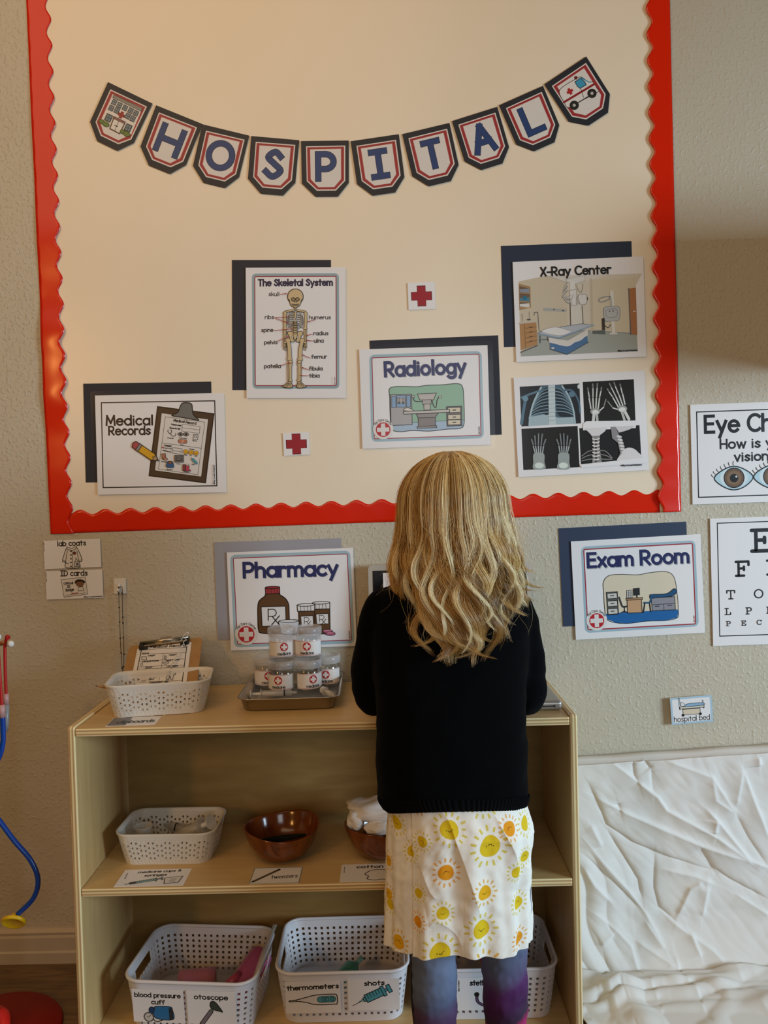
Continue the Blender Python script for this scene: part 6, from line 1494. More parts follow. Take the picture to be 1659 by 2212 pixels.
# ------------------------------------------------------------------ the child
YB = -0.42
def voxel(mb, size, smooth=6, fac=0.5):
    me = mb.mesh('tmp_body'); o = bpy.data.objects.new('tmp_body', me); COL.objects.link(o)
    r = o.modifiers.new('r', 'REMESH'); r.mode = 'VOXEL'; r.voxel_size = size; r.use_smooth_shade = True
    s = o.modifiers.new('s', 'SMOOTH'); s.factor = fac; s.iterations = smooth
    dg = bpy.context.evaluated_depsgraph_get(); out = bpy.data.meshes.new_from_object(o.evaluated_get(dg))
    bpy.data.objects.remove(o); bpy.data.meshes.remove(me)
    return out
def chain(mb, pts, n=14):
    """smooth tapered limb through (point, radius) joints, rounded ends"""
    P = catmull([tuple(p)+(r,) for p, r in pts], 6) if len(pts) > 2 else [tuple(pts[0][0])+(pts[0][1],), tuple(pts[1][0])+(pts[1][1],)]
    mb.tube([p[:3] for p in P], [max(0.002, p[3]) for p in P], n)
    for p in (P[0], P[-1]): mb.ball(p[:3], p[3], n, 9)
def xf(px, py, y=YB): p = atY(px, py, y); return p
# joints
SHL, SHR = xf(818, 1322), xf(1116, 1320)
ELL, ELR = xf(806, 1512, -0.352), xf(1140, 1508, -0.352)
HL = Vector((0.640, -0.222, ST+LH+0.022)); HR_ = Vector((0.775, -0.222, ST+LH+0.022))
WL, WR = HL+Vector((-0.010, -0.034, 0.006)), HR_+Vector((0.010, -0.034, 0.006))
HIPL, HIPR = Vector((0.655, YB, 0.455)), Vector((0.728, YB, 0.455))
LEGX = [xf(938, 2150).x, xf(1090, 2150).x]
HEAD = Vector((0.6935, -0.408, 0.985))
b = MB()
# trunk
for z, hw, hd, dx in (): pass
tr = [(0.44, 0.075, 0.058), (0.50, 0.088, 0.064), (0.56, 0.082, 0.060), (0.62, 0.082, 0.060), (0.70, 0.090, 0.062), (0.77, 0.096, 0.060), (0.82, 0.098, 0.052), (0.845, 0.075, 0.040), (0.865, 0.040, 0.034)]
cx = 0.683
b.grid([[(cx+hw*math.cos(a), YB+hd*math.sin(a), z) for a in np.linspace(0, 2*PI, 29)[:-1]] for z, hw, hd in tr], wrap=True)
n = 28; b.f.append(list(range(n))[::-1]); b.mi.append(0); b.sm.append(False); b.f.append([(len(tr)-1)*n+i for i in range(n)]); b.mi.append(0); b.sm.append(False)
chain(b, [((0.685, YB+0.002, 0.84), 0.034), ((0.688, YB+0.008, 0.90), 0.032), (tuple(HEAD+Vector((0, 0, -0.03))), 0.036)])
for i, (hip, lx, sg) in enumerate(((HIPL, LEGX[0], -1), (HIPR, LEGX[1], 1))):
    chain(b, [(hip, 0.050), ((lx, YB-0.004, 0.36), 0.043), ((lx, YB-0.006, 0.255), 0.034), ((lx, YB-0.010, 0.19), 0.034), ((lx, YB-0.006, 0.10), 0.026), ((lx, YB, 0.045), 0.023)])
    chain(b, [((lx, YB-0.020, 0.024), 0.022), ((lx+sg*0.004, YB+0.03, 0.022), 0.021), ((lx+sg*0.010, YB+0.085, 0.017), 0.016), ((lx+sg*0.012, YB+0.105, 0.014), 0.013)])
for sh, el, wr, hd, sg in ((SHL, ELL, WL, HL, 1), (SHR, ELR, WR, HR_, -1)):
    chain(b, [((sh.x+0.03*sg, sh.y, sh.z+0.004), 0.026), (sh, 0.025), ((sh+el)/2+Vector((-0.006*sg, 0, 0)), 0.023), (el, 0.021), ((el+wr)/2, 0.019), (wr, 0.015), (tuple(hd), 0.012)])
    # palm, four fingers of their own length, thumb from the side of the palm
    m0 = MB().ball((0, 0, 0), (0.024, 0.027, 0.0105), 18, 12); b.add([(hd.x+v[0], hd.y+v[1], hd.z+v[2]) for v in m0.v], m0.f, 0, True)
    for k, (dx, Lf) in enumerate(((0.0175, 0.040), (0.006, 0.047), (-0.0055, 0.044), (-0.0165, 0.034))):
        dx *= sg; bx = hd.x+dx; by = hd.y+0.020
        chain(b, [((bx, by-0.012, hd.z+0.002), 0.0062), ((bx+dx*0.10, by+Lf*0.42, hd.z+0.003), 0.0060), ((bx+dx*0.16, by+Lf*0.78, hd.z-0.006), 0.0054), ((bx+dx*0.18, by+Lf, hd.z-0.0145), 0.0047)], 12)
    chain(b, [((hd.x+sg*0.016, hd.y-0.016, hd.z-0.002), 0.0085), ((hd.x+sg*0.031, hd.y+0.000, hd.z-0.005), 0.0072), ((hd.x+sg*0.036, hd.y+0.020, hd.z-0.011), 0.0055)], 12)
# head, tilted down to the laptop
TLT = math.radians(-14)
def hp(x, y, z):
    c, s = math.cos(TLT), math.sin(TLT); return (HEAD.x+x, HEAD.y+y*c-z*s, HEAD.z+y*s+z*c)
def hball(c, r, n=20, k=14):
    m0 = MB().ball(c, r, n, k); b.add([hp(*v) for v in m0.v], m0.f, 0, True)
hball((0, -0.004, 0.010), (0.068, 0.083, 0.076), 28, 20)
hball((0, 0.022, -0.042), (0.054, 0.056, 0.052)); hball((0, 0.050, -0.076), (0.022, 0.022, 0.018))
hball((0, 0.078, -0.030), (0.0095, 0.014, 0.010)); hball((0, 0.070, -0.016), (0.007, 0.010, 0.018))
for sg in (-1, 1):
    hball((sg*0.069, 0.000, -0.022), (0.007, 0.016, 0.023)); hball((sg*0.030, 0.052, -0.040), (0.022, 0.020, 0.020)); hball((sg*0.026, 0.064, 0.000), (0.020, 0.010, 0.007))
hball((0, 0.0735, -0.052), (0.015, 0.006, 0.0035)); hball((0, 0.071, -0.058), (0.013, 0.006, 0.0035))
me = voxel(b, 0.0030, 3)
BASE = Vector((0.69, YB+0.02, 0.0)); me.transform(Matrix.Translation(-BASE))
m_skin = pm('fair_skin', '#d9a98c', 0.5, 0.4, Subsurface_Weight=0.12)
me.name = 'person'; person = bpy.data.objects.new('person', me); COL.objects.link(person); me.materials.append(m_skin); person.location = BASE
for p in me.polygons: p.use_smooth = True
PM[person.name] = Matrix.Translation(BASE)
tag(person, 'child seen from behind with long wavy blonde hair, black cardigan, sun-print skirt and tie-dye leggings', 'person')
for sg in (-1, 1):
    mb = MB().ball(hp(sg*0.027, 0.066, -0.012), (0.0105, 0.008, 0.0085), 14, 10); mb.build('eye', pm('eye_white', '#e4e0da', 0.2), person)
    mb = MB().ball(hp(sg*0.027, 0.072, -0.0135), (0.0052, 0.003, 0.0052), 12, 8); mb.build('iris', pm('iris_blue', '#3d5a72', 0.2), person)
    mb = MB().tube([hp(sg*(0.016+0.006*k), 0.0755-0.0006*k*k, 0.006+0.0016*math.sin(k*0.9)) for k in range(4)], 0.0018, 6); mb.build('eyebrow', pm('brow_blond', '#8a6a3c', 0.7), person)
MB().tube([hp(-0.014, 0.0775, -0.0545), hp(0, 0.0800, -0.0555), hp(0.014, 0.0775, -0.0545)], 0.0022, 8).build('lips', pm('lip_pink', '#b8706a', 0.4), person)

# leggings: blue-grey fading through purple to pink
m_leg = pm('tie_dye_leggings', '#4a4560', 0.7, 0.25)
tc = N(m_leg, 'ShaderNodeTexCoord'); sp = N(m_leg, 'ShaderNodeSeparateXYZ'); LK(m_leg, tc.outputs['Object'], sp.inputs[0])
nz = N(m_leg, 'ShaderNodeTexNoise'); nz.inputs['Scale'].default_value = 14; nz.inputs['Detail'].default_value = 4; LK(m_leg, tc.outputs['Object'], nz.inputs['Vector'])
zz = N(m_leg, 'ShaderNodeMath', operation='MULTIPLY_ADD'); LK(m_leg, nz.outputs['Fac'], zz.inputs[0]); zz.inputs[1].default_value = 0.05; LK(m_leg, sp.outputs[2], zz.inputs[2])
xs = N(m_leg, 'ShaderNodeMath', operation='MULTIPLY_ADD'); LK(m_leg, sp.outputs[0], xs.inputs[0]); xs.inputs[1].default_value = -0.30; LK(m_leg, zz.outputs[0], xs.inputs[2])
def zr(lo, hi, sock):
    r = N(m_leg, 'ShaderNodeMapRange'); r.inputs[1].default_value = lo; r.inputs[2].default_value = hi; LK(m_leg, sock, r.inputs[0]); return r
ra = zr(0.10, 0.30, zz.outputs[0]); rb = zr(0.10, 0.30, xs.outputs[0])
r1 = ramp(m_leg, [(0.0, '#3a2340'), (0.25, '#4b2c50'), (0.47, '#54405f'), (0.56, '#58617c'), (0.75, '#6a7690'), (1.0, '#747f98')])
r2 = ramp(m_leg, [(0.0, '#c23a6e'), (0.24, '#b0316a'), (0.30, '#3a2a3e'), (0.42, '#45204c'), (0.56, '#52265c'), (0.66, '#5a5474'), (0.80, '#5c6580'), (1.0, '#6c7791')])
LK(m_leg, ra.outputs[0], r1.inputs[0]); LK(m_leg, rb.outputs[0], r2.inputs[0])
sx_ = N(m_leg, 'ShaderNodeMath', operation='GREATER_THAN'); LK(m_leg, sp.outputs[0], sx_.inputs[0]); sx_.inputs[1].default_value = (LEGX[0]+LEGX[1])/2-BASE.x
mx = N(m_leg, 'ShaderNodeMix', data_type='RGBA'); LK(m_leg, sx_.outputs[0], mx.inputs[0]); LK(m_leg, r1.outputs[0], mx.inputs[6]); LK(m_leg, r2.outputs[0], mx.inputs[7])
LK(m_leg, mx.outputs[2], m_leg.node_tree.nodes['Principled BSDF'].inputs['Base Color'])
b = MB()
for hip, lx in ((HIPL, LEGX[0]), (HIPR, LEGX[1])):
    chain(b, [(hip, 0.054), ((lx, YB-0.004, 0.36), 0.047), ((lx, YB-0.006, 0.265), 0.0385), ((lx, YB-0.010, 0.20), 0.0375), ((lx, YB-0.008, 0.15), 0.0365), ((lx, YB-0.006, 0.10), 0.030), ((lx, YB, 0.062), 0.0265)], 20)
b.ball((0.69, YB, 0.46), (0.088, 0.066, 0.055), 24, 14)
me = voxel(b, 0.0035, 4)
for v in me.vertices:
    c = v.co; k = 0.0022*noise.noise(Vector((c.x*18, c.y*18, c.z*46)))+0.0012*noise.noise(c*90); v.co = c+v.normal*k
link('leggings', me, m_leg, person)
for p in me.polygons: p.use_smooth = True
# dark strip along the side of the left legging
lx = LEGX[0]
MB().tube(catmull([(lx-0.0345, YB-0.012, 0.27), (lx-0.037, YB-0.014, 0.22), (lx-0.0362, YB-0.016, 0.17), (lx-0.031, YB-0.012, 0.11)], 6), 0.0024, 8).build('side_strip', m_black, person)

# cardigan
m_card = pm('black_knit', '#07080a', 0.95, 0.03, Sheen_Weight=0.02)
tc = N(m_card, 'ShaderNodeTexCoord'); wv = N(m_card, 'ShaderNodeTexNoise'); wv.inputs['Scale'].default_value = 420; LK(m_card, tc.outputs['Object'], wv.inputs['Vector']); bump(m_card, wv.outputs['Fac'], 0.4, 0.001)
LIFT = lambda py: 0.034*max(0.0, min(1.0, (py-1500)/240.0))   # the back of the hem rides up
rowsC = [(1748, 836, 1130, 0.086), (1738, 824, 1137, 0.092), (1715, 815, 1139, 0.094), (1680, 811, 1139, 0.094), (1600, 812, 1138, 0.090), (1520, 812, 1134, 0.086), (1440, 808, 1138, 0.084), (1370, 803, 1144, 0.080), (1320, 803, 1144, 0.074), (1290, 806, 1136, 0.066), (1272, 822, 1116, 0.058), (1258, 850, 1084, 0.046), (1246, 900, 1035, 0.040)]
b = MB(); P = []
for py, xl, xr, hd in rowsC:
    A, B = xf(xl, py), xf(xr, py); c = (A+B)/2; hw = (B.x-A.x)/2
    lf = LIFT(py)
    P.append([(c.x+hw*math.copysign(abs(math.cos(a))**0.86, math.cos(a)), YB+hd*math.copysign(abs(math.sin(a))**0.86, math.sin(a)), c.z+lf*max(0, -math.sin(a))) for a in np.linspace(0, 2*PI, 49)[:-1]])
b.grid(P[::-1] if P[0][0][2] > P[-1][0][2] else P, wrap=True); n = 48; k = len(P)
b.f.append(list(range(n))[::-1]); b.mi.append(0); b.sm.append(False); b.f.append([(k-1)*n+i for i in range(n)]); b.mi.append(0); b.sm.append(False)
for sh, el, wr, sg, mid in ((xf(820, 1316), ELL, WL, 1, [(xf(802, 1395, -0.405), 0.0285), (xf(794, 1455, -0.38), 0.0295)]), (xf(1114, 1316), ELR, WR, -1, [(xf(1135, 1395, -0.405), 0.0295), (xf(1140, 1455, -0.38), 0.0300)])):
    chain(b, [(Vector((sh.x+0.03*sg, sh.y, sh.z+0.006)), 0.030), (sh, 0.029)]+mid+[(el, 0.0295), ((el*0.5+wr*0.5)+Vector((0, 0, 0.004)), 0.0265), (wr+(el-wr)*0.12, 0.0215)], 18)
# collar that stands off the neck
me = voxel(b, 0.0042, 7)
for v in me.vertices:
    c = v.co; k = 0.0030*noise.noise(Vector((c.x*12+c.z*5, c.y*12, c.z*20)))+0.0018*noise.noise(Vector((c.x*30-c.z*22, c.y*24, c.z*38+4)))
    v.co = c+v.normal*k
for p in me.polygons: p.use_smooth = True
card = link('cardigan', me, m_card, person)
# ribbed hem band
m_rib = pm('black_rib_knit', '#08090b', 0.95, 0.04, Sheen_Weight=0.02)
P = []
for py, xl, xr, hd in ((1750, 838, 1128, 0.0885), (1742, 828, 1135, 0.0925), (1728, 819, 1140, 0.0955), (1718, 816, 1141, 0.0962)):
    A, B = xf(xl, py), xf(xr, py); c = (A+B)/2; hw = (B.x-A.x)/2+0.0005
    P.append([(c.x+(hw+0.0007*math.cos(a*110))*math.copysign(abs(math.cos(a))**0.86, math.cos(a)), YB+(hd+0.0007*math.cos(a*110))*math.copysign(abs(math.sin(a))**0.86, math.sin(a)), c.z+LIFT(py)*max(0, -math.sin(a))) for a in np.linspace(0, 2*PI, 881)[:-1]])
MB().grid(P, wrap=True).build('ribbed_hem', m_rib, card)

# skirt with the printed suns
rowsD = [(1690, 850, 1118, 0.074), (1735, 837, 1136, 0.082), (1800, 835, 1152, 0.094), (1840, 834, 1146, 0.094), (1900, 833, 1143, 0.095), (1980, 832, 1145, 0.096), (2045, 832, 1143, 0.097), (2066, 836, 1140, 0.097)]
zr_ = np.array([xf(990, r[0]).z for r in rowsD]); xl_ = np.array([xf(r[1], r[0]).x for r in rowsD]); xr_ = np.array([xf(r[2], r[0]).x for r in rowsD]); hd_ = np.array([r[3] for r in rowsD])
NZ, NB, NF = 330, 520, 150
zs = np.linspace(zr_[0], 0.272, NZ)
f = lambda arr: np.interp(-zs, -zr_, arr)
XL, XR, HD = f(xl_), f(xr_), f(hd_)
th = np.concatenate([np.linspace(PI, 2*PI, NB), np.linspace(2*PI, 3*PI, NF+2)[1:-1]])
TH, _ = np.meshgrid(th, zs); cxx = ((XL+XR)/2)[:, None]; hww = ((XR-XL)/2)[:, None]
dn = ((zr_[0]-zs)/(zr_[0]-0.272))[:, None]
pw = 0.90
ct, stn = np.cos(TH), np.sin(TH)
SX = cxx+hww*np.sign(ct)*np.abs(ct)**pw; SY = YB+HD[:, None]*np.sign(stn)*np.abs(stn)**pw; SZ = np.repeat(zs[:, None], len(th), 1)+0.026*np.clip(-stn, 0, 1)
# fine crumple
CRM = np.array([[noise.noise(Vector((x*60+z*25, y*55, z*48)))+0.6*noise.noise(Vector((x*120-z*70, y*110, z*80+3))) for x, y, z in zip(SX[i, ::4], SY[i, ::4], SZ[i, ::4])] for i in range(0, NZ, 4)])
# gathers all round, stronger to the hem
g = 0.0030*np.sin(TH*13+1.2+0.6*dn)+0.0022*np.sin(TH*21+2.0-1.5*dn)
wob = np.array([[noise.noise(Vector((x*26, y*26, z*9))) for x, y, z in zip(SX[i, ::6], SY[i, ::6], SZ[i, ::6])] for i in range(0, NZ, 6)])
iz = np.arange(NZ)/6; it = np.arange(len(th))/6
wi = np.empty((wob.shape[0], len(th)))
for i in range(wob.shape[0]): wi[i] = np.interp(it, np.arange(wob.shape[1]), wob[i])
wob2 = np.array([np.interp(iz, np.arange(wob.shape[0]), wi[:, j]) for j in range(len(th))]).T
ci = np.array([np.interp(np.arange(len(th))/4, np.arange(CRM.shape[1]), CRM[i]) for i in range(CRM.shape[0])])
crm = np.array([np.interp(np.arange(NZ)/4, np.arange(CRM.shape[0]), ci[:, j]) for j in range(len(th))]).T
disp = g*(0.25+0.7*dn)+0.006*wob2*(0.3+0.7*dn)+0.0011*crm
# project to find traced folds on the back
def projn(X, Y, Z):
    d = np.stack([X-CAMLOC.x, Y-CAMLOC.y, Z-CAMLOC.z], -1); zc = d@np.array(CF)
    return 829.5+FPX*(d@np.array(CR))/zc, 1106-FPX*(d@np.array(CU))/zc
PX, PY = projn(SX, SY, SZ); back = SY < YB-0.004
D4 = Crop(760, 1600, 3.318)
FOLD = [([(610, 480), (690, 560), (760, 760), (830, 960), (900, 1180), (925, 1290)], 0.0060, 1, 11, 34), ([(1000, 490), (1080, 650), (1150, 800), (1175, 960), (1180, 1080)], 0.0075, 1, 11, 34), ([(1215, 470), (1260, 640), (1290, 800), (1230, 900)], 0.004, -1, 10, 20),
        ([(480, 880), (560, 1080), (620, 1150)], 0.0024, 1, 9, 20), ([(480, 900), (490, 1060), (560, 1330)], 0.0022, -1, 9, 14), ([(560, 1330), (620, 1300), (760, 1420), (800, 1570)], 0.0022, 1, 9, 18), ([(380, 520), (360, 700), (350, 1000)], 0.0030, -1, 8, 16), ([(300, 620), (310, 1000), (300, 1300)], 0.0030, 1, 8, 14)]
for pl, amp, sg, wa, wb in FOLD:
    pts = catmull([D4.full(p) for p in pl], 6); best = np.full(PX.shape, 1e9); sd_ = np.zeros(PX.shape); fd = np.zeros(PX.shape)
    for i in range(len(pts)-1):
        (ax_, ay), (bx, by) = pts[i], pts[i+1]; dx, dy = bx-ax_, by-ay; L2 = dx*dx+dy*dy
        tt = np.clip(((PX-ax_)*dx+(PY-ay)*dy)/L2, 0, 1); ex, ey = PX-(ax_+tt*dx), PY-(ay+tt*dy); ds_ = np.hypot(ex, ey); m_ = ds_ < best
        best[m_] = ds_[m_]; sd_[m_] = np.sign(dx*ey-dy*ex)[m_]; fr_ = (i+tt)/(len(pts)-1); fd[m_] = np.minimum(1, np.minimum(fr_*4+0.4, (1-fr_)*4))[m_]
    disp += np.where(back, sg*amp*fd*np.exp(-best/np.where(sd_ > 0, wa, wb)), 0)
# the deep fold that parts the left side from the back panel
sfold = np.clip((889-PX)/5.0, 0, 1)*np.clip(dn*3, 0, 1)
disp -= np.where(back, sfold*0.016*np.exp(-np.clip(889-PX, 0, 99)/32), 0)
disp *= np.clip((dn-0.10)/0.16, 0, 1)
NXv, NYv = ct/np.maximum(hww, 1e-3), stn/HD[:, None]; nl = np.hypot(NXv, NYv); NXv /= nl; NYv /= nl
SX2, SY2 = SX+NXv*disp, SY+NYv*disp
SZ2 = SZ-0.003*np.sin(TH*5+0.7)*dn**3
# arc length round the body, used as cloth coordinate for the print
ds = np.hypot(np.diff(SX, axis=1), np.diff(SY, axis=1)); S_ = np.concatenate([np.zeros((NZ, 1)), np.cumsum(ds, 1)], 1); S_ -= S_[:, NB//2][:, None]
SUNS = [(305, 590, 50, 'y', 205, -1), (470, 432, 52, 'o', 0, 0), (700, 635, 66, 'y', -12, 1), (505, 725, 40, 'y', 40, -1), (405, 810, 44, 'y', 0, -1), (940, 432, 66, 'y', 0, 0), (992, 760, 77, 'y', 0, -1), (1115, 620, 48, 'o', -25, -1), (1240, 590, 50, 'y', 0, 0), (1228, 825, 40, 'y', 10, -1), (1166, 930, 42, 'y', 0, 0), (675, 950, 57, 'o', -10, -1), (950, 1085, 51, 'm', 0, 1), (652, 1242, 46, 'y', -10, 1), (930, 1350, 65, 'y', 8, 1), (1196, 1418, 46, 'o', -20, -1), (635, 1527, 73, 'y', -20, 1), (965, 1630, 72, 'm', 0, 0), (318, 1445, 52, 'm', 20, -1), (256, 1100, 42, 'm', 10, -1), (258, 860, 42, 'm', 0, -1), (470, 1100, 36, 'y', 0, 0), (470, 1300, 40, 'o', 0, 0), (1195, 1165, 46, 'y', 0, -1), (262, 1180, 40, 'y', 0, 0)]
colr = np.tile(np.array(lin('#f3eee3')), (NZ, len(th), 1)); YEL, ORG, MID, BLK = (np.array(lin(c)) for c in ('#e0bf20', '#e99a1c', '#e8ae1a', '#241d12'))
RAY = {'y': np.array(lin('#dcc844')), 'o': np.array(lin('#e9a63c')), 'm': np.array(lin('#e3b02e'))}; DISC = {'y': YEL, 'o': ORG, 'm': MID}
def mixc(msk, c, al=1.0):
    m_ = np.clip(msk, 0, 1)[..., None]*al; colr[:] = colr*(1-m_)+c*m_
def sun(s0, z0, r, kind, rot, face, nr=15):
    u, v = S_-s0, SZ-z0; d_ = np.hypot(u, v)
    if d_.min() > r*2.2: return
    e = 0.0006; a_ = np.arctan2(v, u)
    mixc((r*(1+0.03*np.sin(3*a_+s0*90))-d_)/e+0.5, DISC[kind])
    k = np.round(a_/(2*PI/nr)); aa = a_-k*2*PI/nr; lat = np.abs(np.sin(aa))*d_; lon = d_*np.cos(aa); jit = 0.12*np.sin(k*2.7+s0*60)
    ray = np.minimum(np.minimum((lon-r*(1.36+jit*0.4))/e+0.5, (r*(1.86+jit)-lon)/e+0.5), (r*0.115-lat)/e+0.5); mixc(ray, RAY[kind], 0.92)
    if face:
        c, s = math.cos(math.radians(rot)), math.sin(math.radians(rot)); x = (u*c+v*s)/r*face; y = (-u*s+v*c)/r*face
        ef = 0.0006/r
        for sx in (-0.34, 0.34): mixc((0.060-np.hypot(x-sx, y+0.02))/ef+0.5, BLK)
        sm = np.abs(np.hypot(x, y+0.04)-0.17); mixc(np.minimum((0.040-sm)/ef+0.5, (-0.06-y)/ef+0.5), BLK)
        for sx in (-0.5, 0.5): mixc((0.10-np.hypot(x-sx, y+0.2))/(ef*4), np.array(lin('#e8a060')), 0.5)
bi = np.argwhere(back)
PXb, PYb = PX[back], PY[back]
for cx_, cy_, r, kind, rot, face in SUNS:
    fx, fy = D4.full((cx_, cy_)); j = int(np.argmin((PXb-fx)**2+(PYb-fy)**2)); i0, j0 = bi[j]
    zc = SZ[i0, j0]+(-(fy-PYb[j])/1400.0 if PYb.min() > fy or True else 0)
    sun(S_[i0, j0], zc, r/3.318/1395.0, kind, -rot, face)
rs = np.random.RandomState(9)
smin, smax = S_[:, NB].mean(), S_.max()
for k in range(11): sun(smin+0.02+(smax-smin-0.03)*((k*0.37) % 1), 0.30+0.20*((k*0.61) % 1), 0.010+0.006*rs.rand(), 'yom'[k % 3], 30*k, 1 if k % 2 else -1)
P = np.stack([SX2, SY2, SZ2], -1); m0 = MB(); nth = len(th)
verts = P.reshape(-1, 3); idx = np.arange(NZ*nth).reshape(NZ, nth); nx_ = np.roll(idx, -1, 1)
faces = np.stack([idx[:-1], idx[1:], nx_[1:], nx_[:-1]], -1).reshape(-1, 4)
def np_mesh(name, verts, faces, smooth=True, check=True):
    me = bpy.data.meshes.new(name); nv, nf = len(verts), len(faces); k = faces.shape[1]
    me.vertices.add(nv); me.vertices.foreach_set('co', np.asarray(verts, np.float32).ravel())
    me.loops.add(nf*k); me.loops.foreach_set('vertex_index', faces.astype(np.int32).ravel())
    me.polygons.add(nf); me.polygons.foreach_set('loop_start', np.arange(0, nf*k, k, dtype=np.int32))
    try: me.polygons.foreach_set('loop_total', np.full(nf, k, np.int32))
    except Exception: pass
    me.polygons.foreach_set('use_smooth', np.full(nf, smooth)); me.update(calc_edges=True)
    if check: me.validate()
    return me
me = np_mesh('skirt', verts, faces)
at = me.attributes.new('print', 'FLOAT_COLOR', 'POINT'); at.data.foreach_set('color', np.concatenate([colr, np.ones((NZ, nth, 1))], -1).astype(np.float32).ravel())
m_skirt = pm('sun_print_cotton', '#e3ddd0', 0.8, 0.2)
an = N(m_skirt, 'ShaderNodeAttribute', attribute_name='print'); LK(m_skirt, an.outputs['Color'], m_skirt.node_tree.nodes['Principled BSDF'].inputs['Base Color'])
sk = link('skirt', me, m_skirt, person); so = sk.modifiers.new('cloth', 'SOLIDIFY'); so.thickness = 0.0014; so.offset = -1

# ------------------------------------------------------------------ hair
rs = np.random.RandomState(21)
envpy = np.array([976, 990, 1010, 1050, 1100, 1150, 1200, 1250, 1300, 1350, 1400, 1430]); envL = np.array([950, 925, 905, 882, 868, 860, 855, 855, 862, 872, 905, 930]); envR = np.array([1010, 1050, 1072, 1094, 1104, 1109, 1113, 1116, 1116, 1106, 1085, 1070])
ez = np.array([xf(990, p).z for p in envpy]); eL = np.array([xf(l, p).x for l, p in zip(envL, envpy)]); eR = np.array([xf(r, p).x for r, p in zip(envR, envpy)])
def env(z):
    zc = -np.asarray(z); return np.interp(zc, -ez, (eL+eR)/2), np.interp(zc, -ez, (eR-eL)/2)
ZTOP = xf(985, 979).z; HCX, HCY, HCZ = HEAD.x, HEAD.y, 0.992
RZ = ZTOP-HCZ
NPT = 32
def lock_path(phi, zend, amp, lam, ph, curl, lay, splay, a0=0.10):
    """centre line of a lock: crown -> over the head -> hanging and waving"""
    out = np.zeros((NPT, 3)); t = np.linspace(0, 1, NPT)
    # crown section uses 40 percent of the points
    for i, tt in enumerate(t):
        if tt < 0.36:
            a = (a0+(1-a0)*(tt/0.36))*PI/2
            rx, ry, rz = 0.0835+lay*0.5, 0.094+lay, RZ+lay*0.4
            x = HCX+rx*math.sin(a)*math.sin(phi); y = HCY-ry*math.sin(a)*math.cos(phi); z = HCZ+rz*math.cos(a)
        else:
            f = (tt-0.36)/0.64; z = HCZ+(zend-HCZ)*f; c, w_ = env(z); c0, w0 = env(HCZ)
            wx = 0.0835+(w_-0.0835)*min(1, f*2.2); cxm = HCX+(c-HCX)*min(1, f*2)
            x = cxm+(wx+lay*0.5)*math.sin(phi); dy = 0.094+lay+0.010*min(1, f*2)-0.004*f
            y = HCY-dy*math.cos(phi)-0.006*f*math.cos(phi)
            g = min(1, max(0, f-0.06)*1.7)
            x += amp*g*math.sin(2*PI*(HCZ-z)/lam+ph)*max(0.35, abs(math.cos(phi)))+splay*f*f
            y += 0.7*amp*g*math.cos(2*PI*(HCZ-z)/lam+ph)*(-1 if abs(phi) < PI/2 else 0.4)*0.6-0.002
            if f > 0.78: x += curl*((f-0.78)/0.22)**1.5; z += abs(curl)*0.45*((f-0.78)/0.22)**2
        out[i] = (x, y, z)
    return out
strV, strT, strA, strR = [], [], [], []
locks = []
NL = 128
for i in range(NL):
    u = (i+0.5)/NL*2-1; phi = math.copysign(abs(u)**1.1, u)*math.radians(138)
    e0 = 0.762+0.045*abs(phi)**1.4+0.032*rs.randn()
    zend = min(0.87, max(0.745, e0)) if abs(phi) < 1.5 else 0.80+0.05*rs.rand()
    lay = rs.uniform(-0.006, 0.007)
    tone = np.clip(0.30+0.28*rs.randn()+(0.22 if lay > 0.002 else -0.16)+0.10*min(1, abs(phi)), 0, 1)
    locks.append((phi, zend, rs.uniform(0.007, 0.019), rs.uniform(0.085, 0.135), rs.uniform(0, 2*PI), rs.uniform(-0.048, 0.048), lay, rs.uniform(-0.012, 0.012), tone))
# bright streak locks lying on top
for phi, tone in ((-0.32, 1.0), (-0.22, 0.95), (-0.62, 0.9), (0.16, 0.95), (0.30, 0.98), (0.55, 0.9), (0.85, 1.0), (1.05, 1.0), (1.2, 0.95), (-0.9, 0.85), (0.0, 0.85), (0.42, 0.9), (-0.45, 0.92), (0.7, 0.95), (-1.15, 0.8)):
    locks.append((phi, 0.765+0.05*abs(phi)+0.02*rs.rand(), rs.uniform(0.012, 0.020), rs.uniform(0.10, 0.13), rs.uniform(0, 2*PI), rs.uniform(-0.03, 0.03), 0.009, rs.uniform(-0.01, 0.01), tone+0.28))
tt = np.linspace(0, 1, NPT)
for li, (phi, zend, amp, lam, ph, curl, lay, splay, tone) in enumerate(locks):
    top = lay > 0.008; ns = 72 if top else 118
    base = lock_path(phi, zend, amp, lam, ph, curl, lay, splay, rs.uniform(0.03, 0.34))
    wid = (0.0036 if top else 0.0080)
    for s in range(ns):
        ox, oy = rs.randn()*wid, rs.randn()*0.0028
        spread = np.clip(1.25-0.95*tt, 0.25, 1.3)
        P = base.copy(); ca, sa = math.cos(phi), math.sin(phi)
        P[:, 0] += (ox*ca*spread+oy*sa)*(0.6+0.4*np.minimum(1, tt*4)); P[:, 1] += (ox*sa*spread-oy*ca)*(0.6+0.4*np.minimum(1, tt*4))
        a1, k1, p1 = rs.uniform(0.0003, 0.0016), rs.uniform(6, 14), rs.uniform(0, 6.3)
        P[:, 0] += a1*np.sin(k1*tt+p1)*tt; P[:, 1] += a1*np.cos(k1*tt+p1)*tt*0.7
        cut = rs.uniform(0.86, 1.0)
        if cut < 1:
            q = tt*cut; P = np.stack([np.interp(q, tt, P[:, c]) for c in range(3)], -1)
        strV.append(P); strT.append(np.clip(tone+0.08*rs.randn(), 0, 1.5)); strR.append(rs.uniform(0.00017, 0.00032))
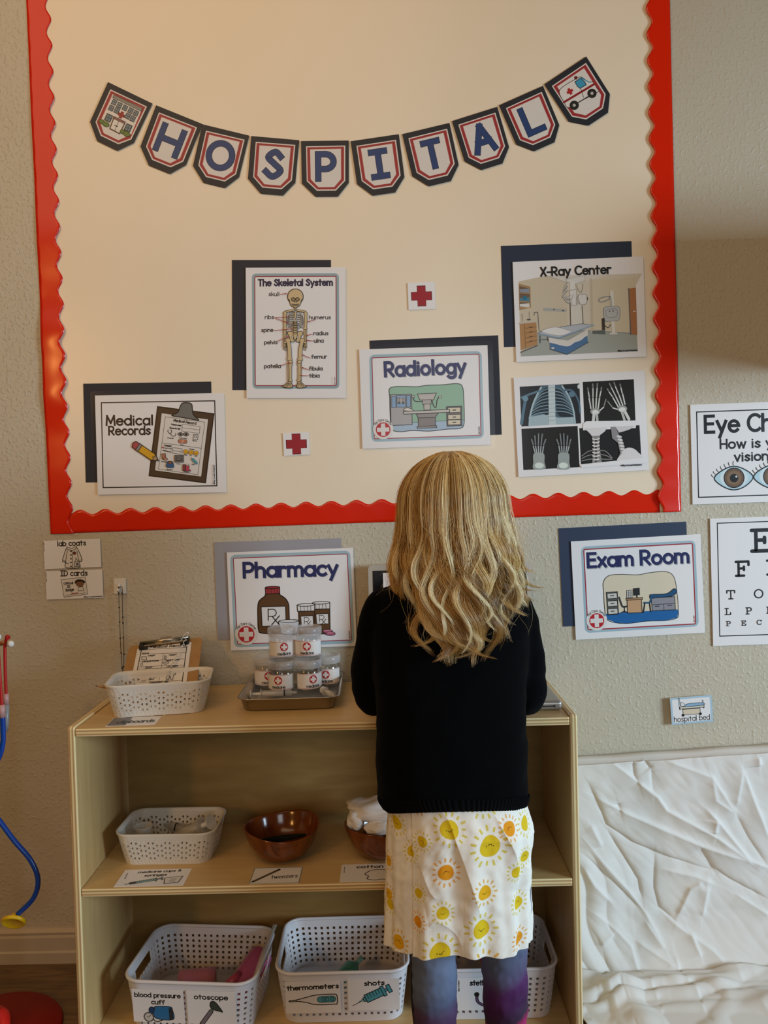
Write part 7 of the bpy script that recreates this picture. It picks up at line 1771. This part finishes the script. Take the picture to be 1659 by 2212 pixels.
for s in range(300):   # flyaways
    phi = rs.uniform(-2.0, 2.0); P = lock_path(phi, rs.uniform(0.76, 0.93), rs.uniform(0.006, 0.02), rs.uniform(0.06, 0.14), rs.uniform(0, 6.3), rs.uniform(-0.04, 0.04), rs.uniform(0.004, 0.013), rs.uniform(-0.03, 0.03))
    P[:, 0] += 0.003*tt*np.sin(5*tt+rs.uniform(0, 6)); P[:, 2] += 0.003*np.sin(7*tt+rs.uniform(0, 6))*tt
    strV.append(P); strT.append(rs.uniform(0.5, 1)); strR.append(0.00015)
SV = np.array(strV); nS = len(SV); STn = np.array(strT); SR = np.array(strR)
# keep strands on the outside of the cardigan back and the shoulders
tan = np.gradient(SV, axis=1); tan /= np.maximum(np.linalg.norm(tan, axis=2, keepdims=True), 1e-9)
upv = np.array([0.3, -0.9, 0.2]); s1 = np.cross(tan, upv); s1 /= np.maximum(np.linalg.norm(s1, axis=2, keepdims=True), 1e-9); s2 = np.cross(s1, tan)
rad = SR[:, None]*np.interp(tt, [0, 0.1, 0.8, 1.0], [0.8, 1, 0.9, 0.3])[None, :]
V = np.stack([SV+(s1*math.cos(a)+s2*math.sin(a))*rad[..., None] for a in (0, 2*PI/3, 4*PI/3)], 2)   # strand, point, side, xyz
ids = np.arange(nS*NPT*3).reshape(nS, NPT, 3); nxs = np.roll(ids, -1, 2)
F = np.stack([ids[:, :-1], nxs[:, :-1], nxs[:, 1:], ids[:, 1:]], -1).reshape(-1, 4)
me = np_mesh('hair', V.reshape(-1, 3), F, True, False)
ta = np.repeat(STn, NPT*3).astype(np.float32); al = np.tile(np.repeat(tt, 3), nS).astype(np.float32)
a = me.attributes.new('tone', 'FLOAT', 'POINT'); a.data.foreach_set('value', ta); a = me.attributes.new('along', 'FLOAT', 'POINT'); a.data.foreach_set('value', al)
m_hair = pm('blonde_hair', '#a67c45', 0.36, 0.55)
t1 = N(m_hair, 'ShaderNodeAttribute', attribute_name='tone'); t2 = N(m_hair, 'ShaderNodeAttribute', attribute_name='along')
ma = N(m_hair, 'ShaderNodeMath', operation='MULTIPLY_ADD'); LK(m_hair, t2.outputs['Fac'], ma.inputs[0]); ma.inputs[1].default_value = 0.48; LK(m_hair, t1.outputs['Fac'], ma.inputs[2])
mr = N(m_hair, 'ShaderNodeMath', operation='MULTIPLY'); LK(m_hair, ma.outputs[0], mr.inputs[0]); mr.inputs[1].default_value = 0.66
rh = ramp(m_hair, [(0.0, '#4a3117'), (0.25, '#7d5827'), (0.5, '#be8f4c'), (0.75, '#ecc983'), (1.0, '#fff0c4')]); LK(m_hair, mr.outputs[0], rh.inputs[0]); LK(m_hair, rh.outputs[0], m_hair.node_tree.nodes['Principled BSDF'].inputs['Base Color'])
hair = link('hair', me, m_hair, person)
# close-lying under-layer of hair
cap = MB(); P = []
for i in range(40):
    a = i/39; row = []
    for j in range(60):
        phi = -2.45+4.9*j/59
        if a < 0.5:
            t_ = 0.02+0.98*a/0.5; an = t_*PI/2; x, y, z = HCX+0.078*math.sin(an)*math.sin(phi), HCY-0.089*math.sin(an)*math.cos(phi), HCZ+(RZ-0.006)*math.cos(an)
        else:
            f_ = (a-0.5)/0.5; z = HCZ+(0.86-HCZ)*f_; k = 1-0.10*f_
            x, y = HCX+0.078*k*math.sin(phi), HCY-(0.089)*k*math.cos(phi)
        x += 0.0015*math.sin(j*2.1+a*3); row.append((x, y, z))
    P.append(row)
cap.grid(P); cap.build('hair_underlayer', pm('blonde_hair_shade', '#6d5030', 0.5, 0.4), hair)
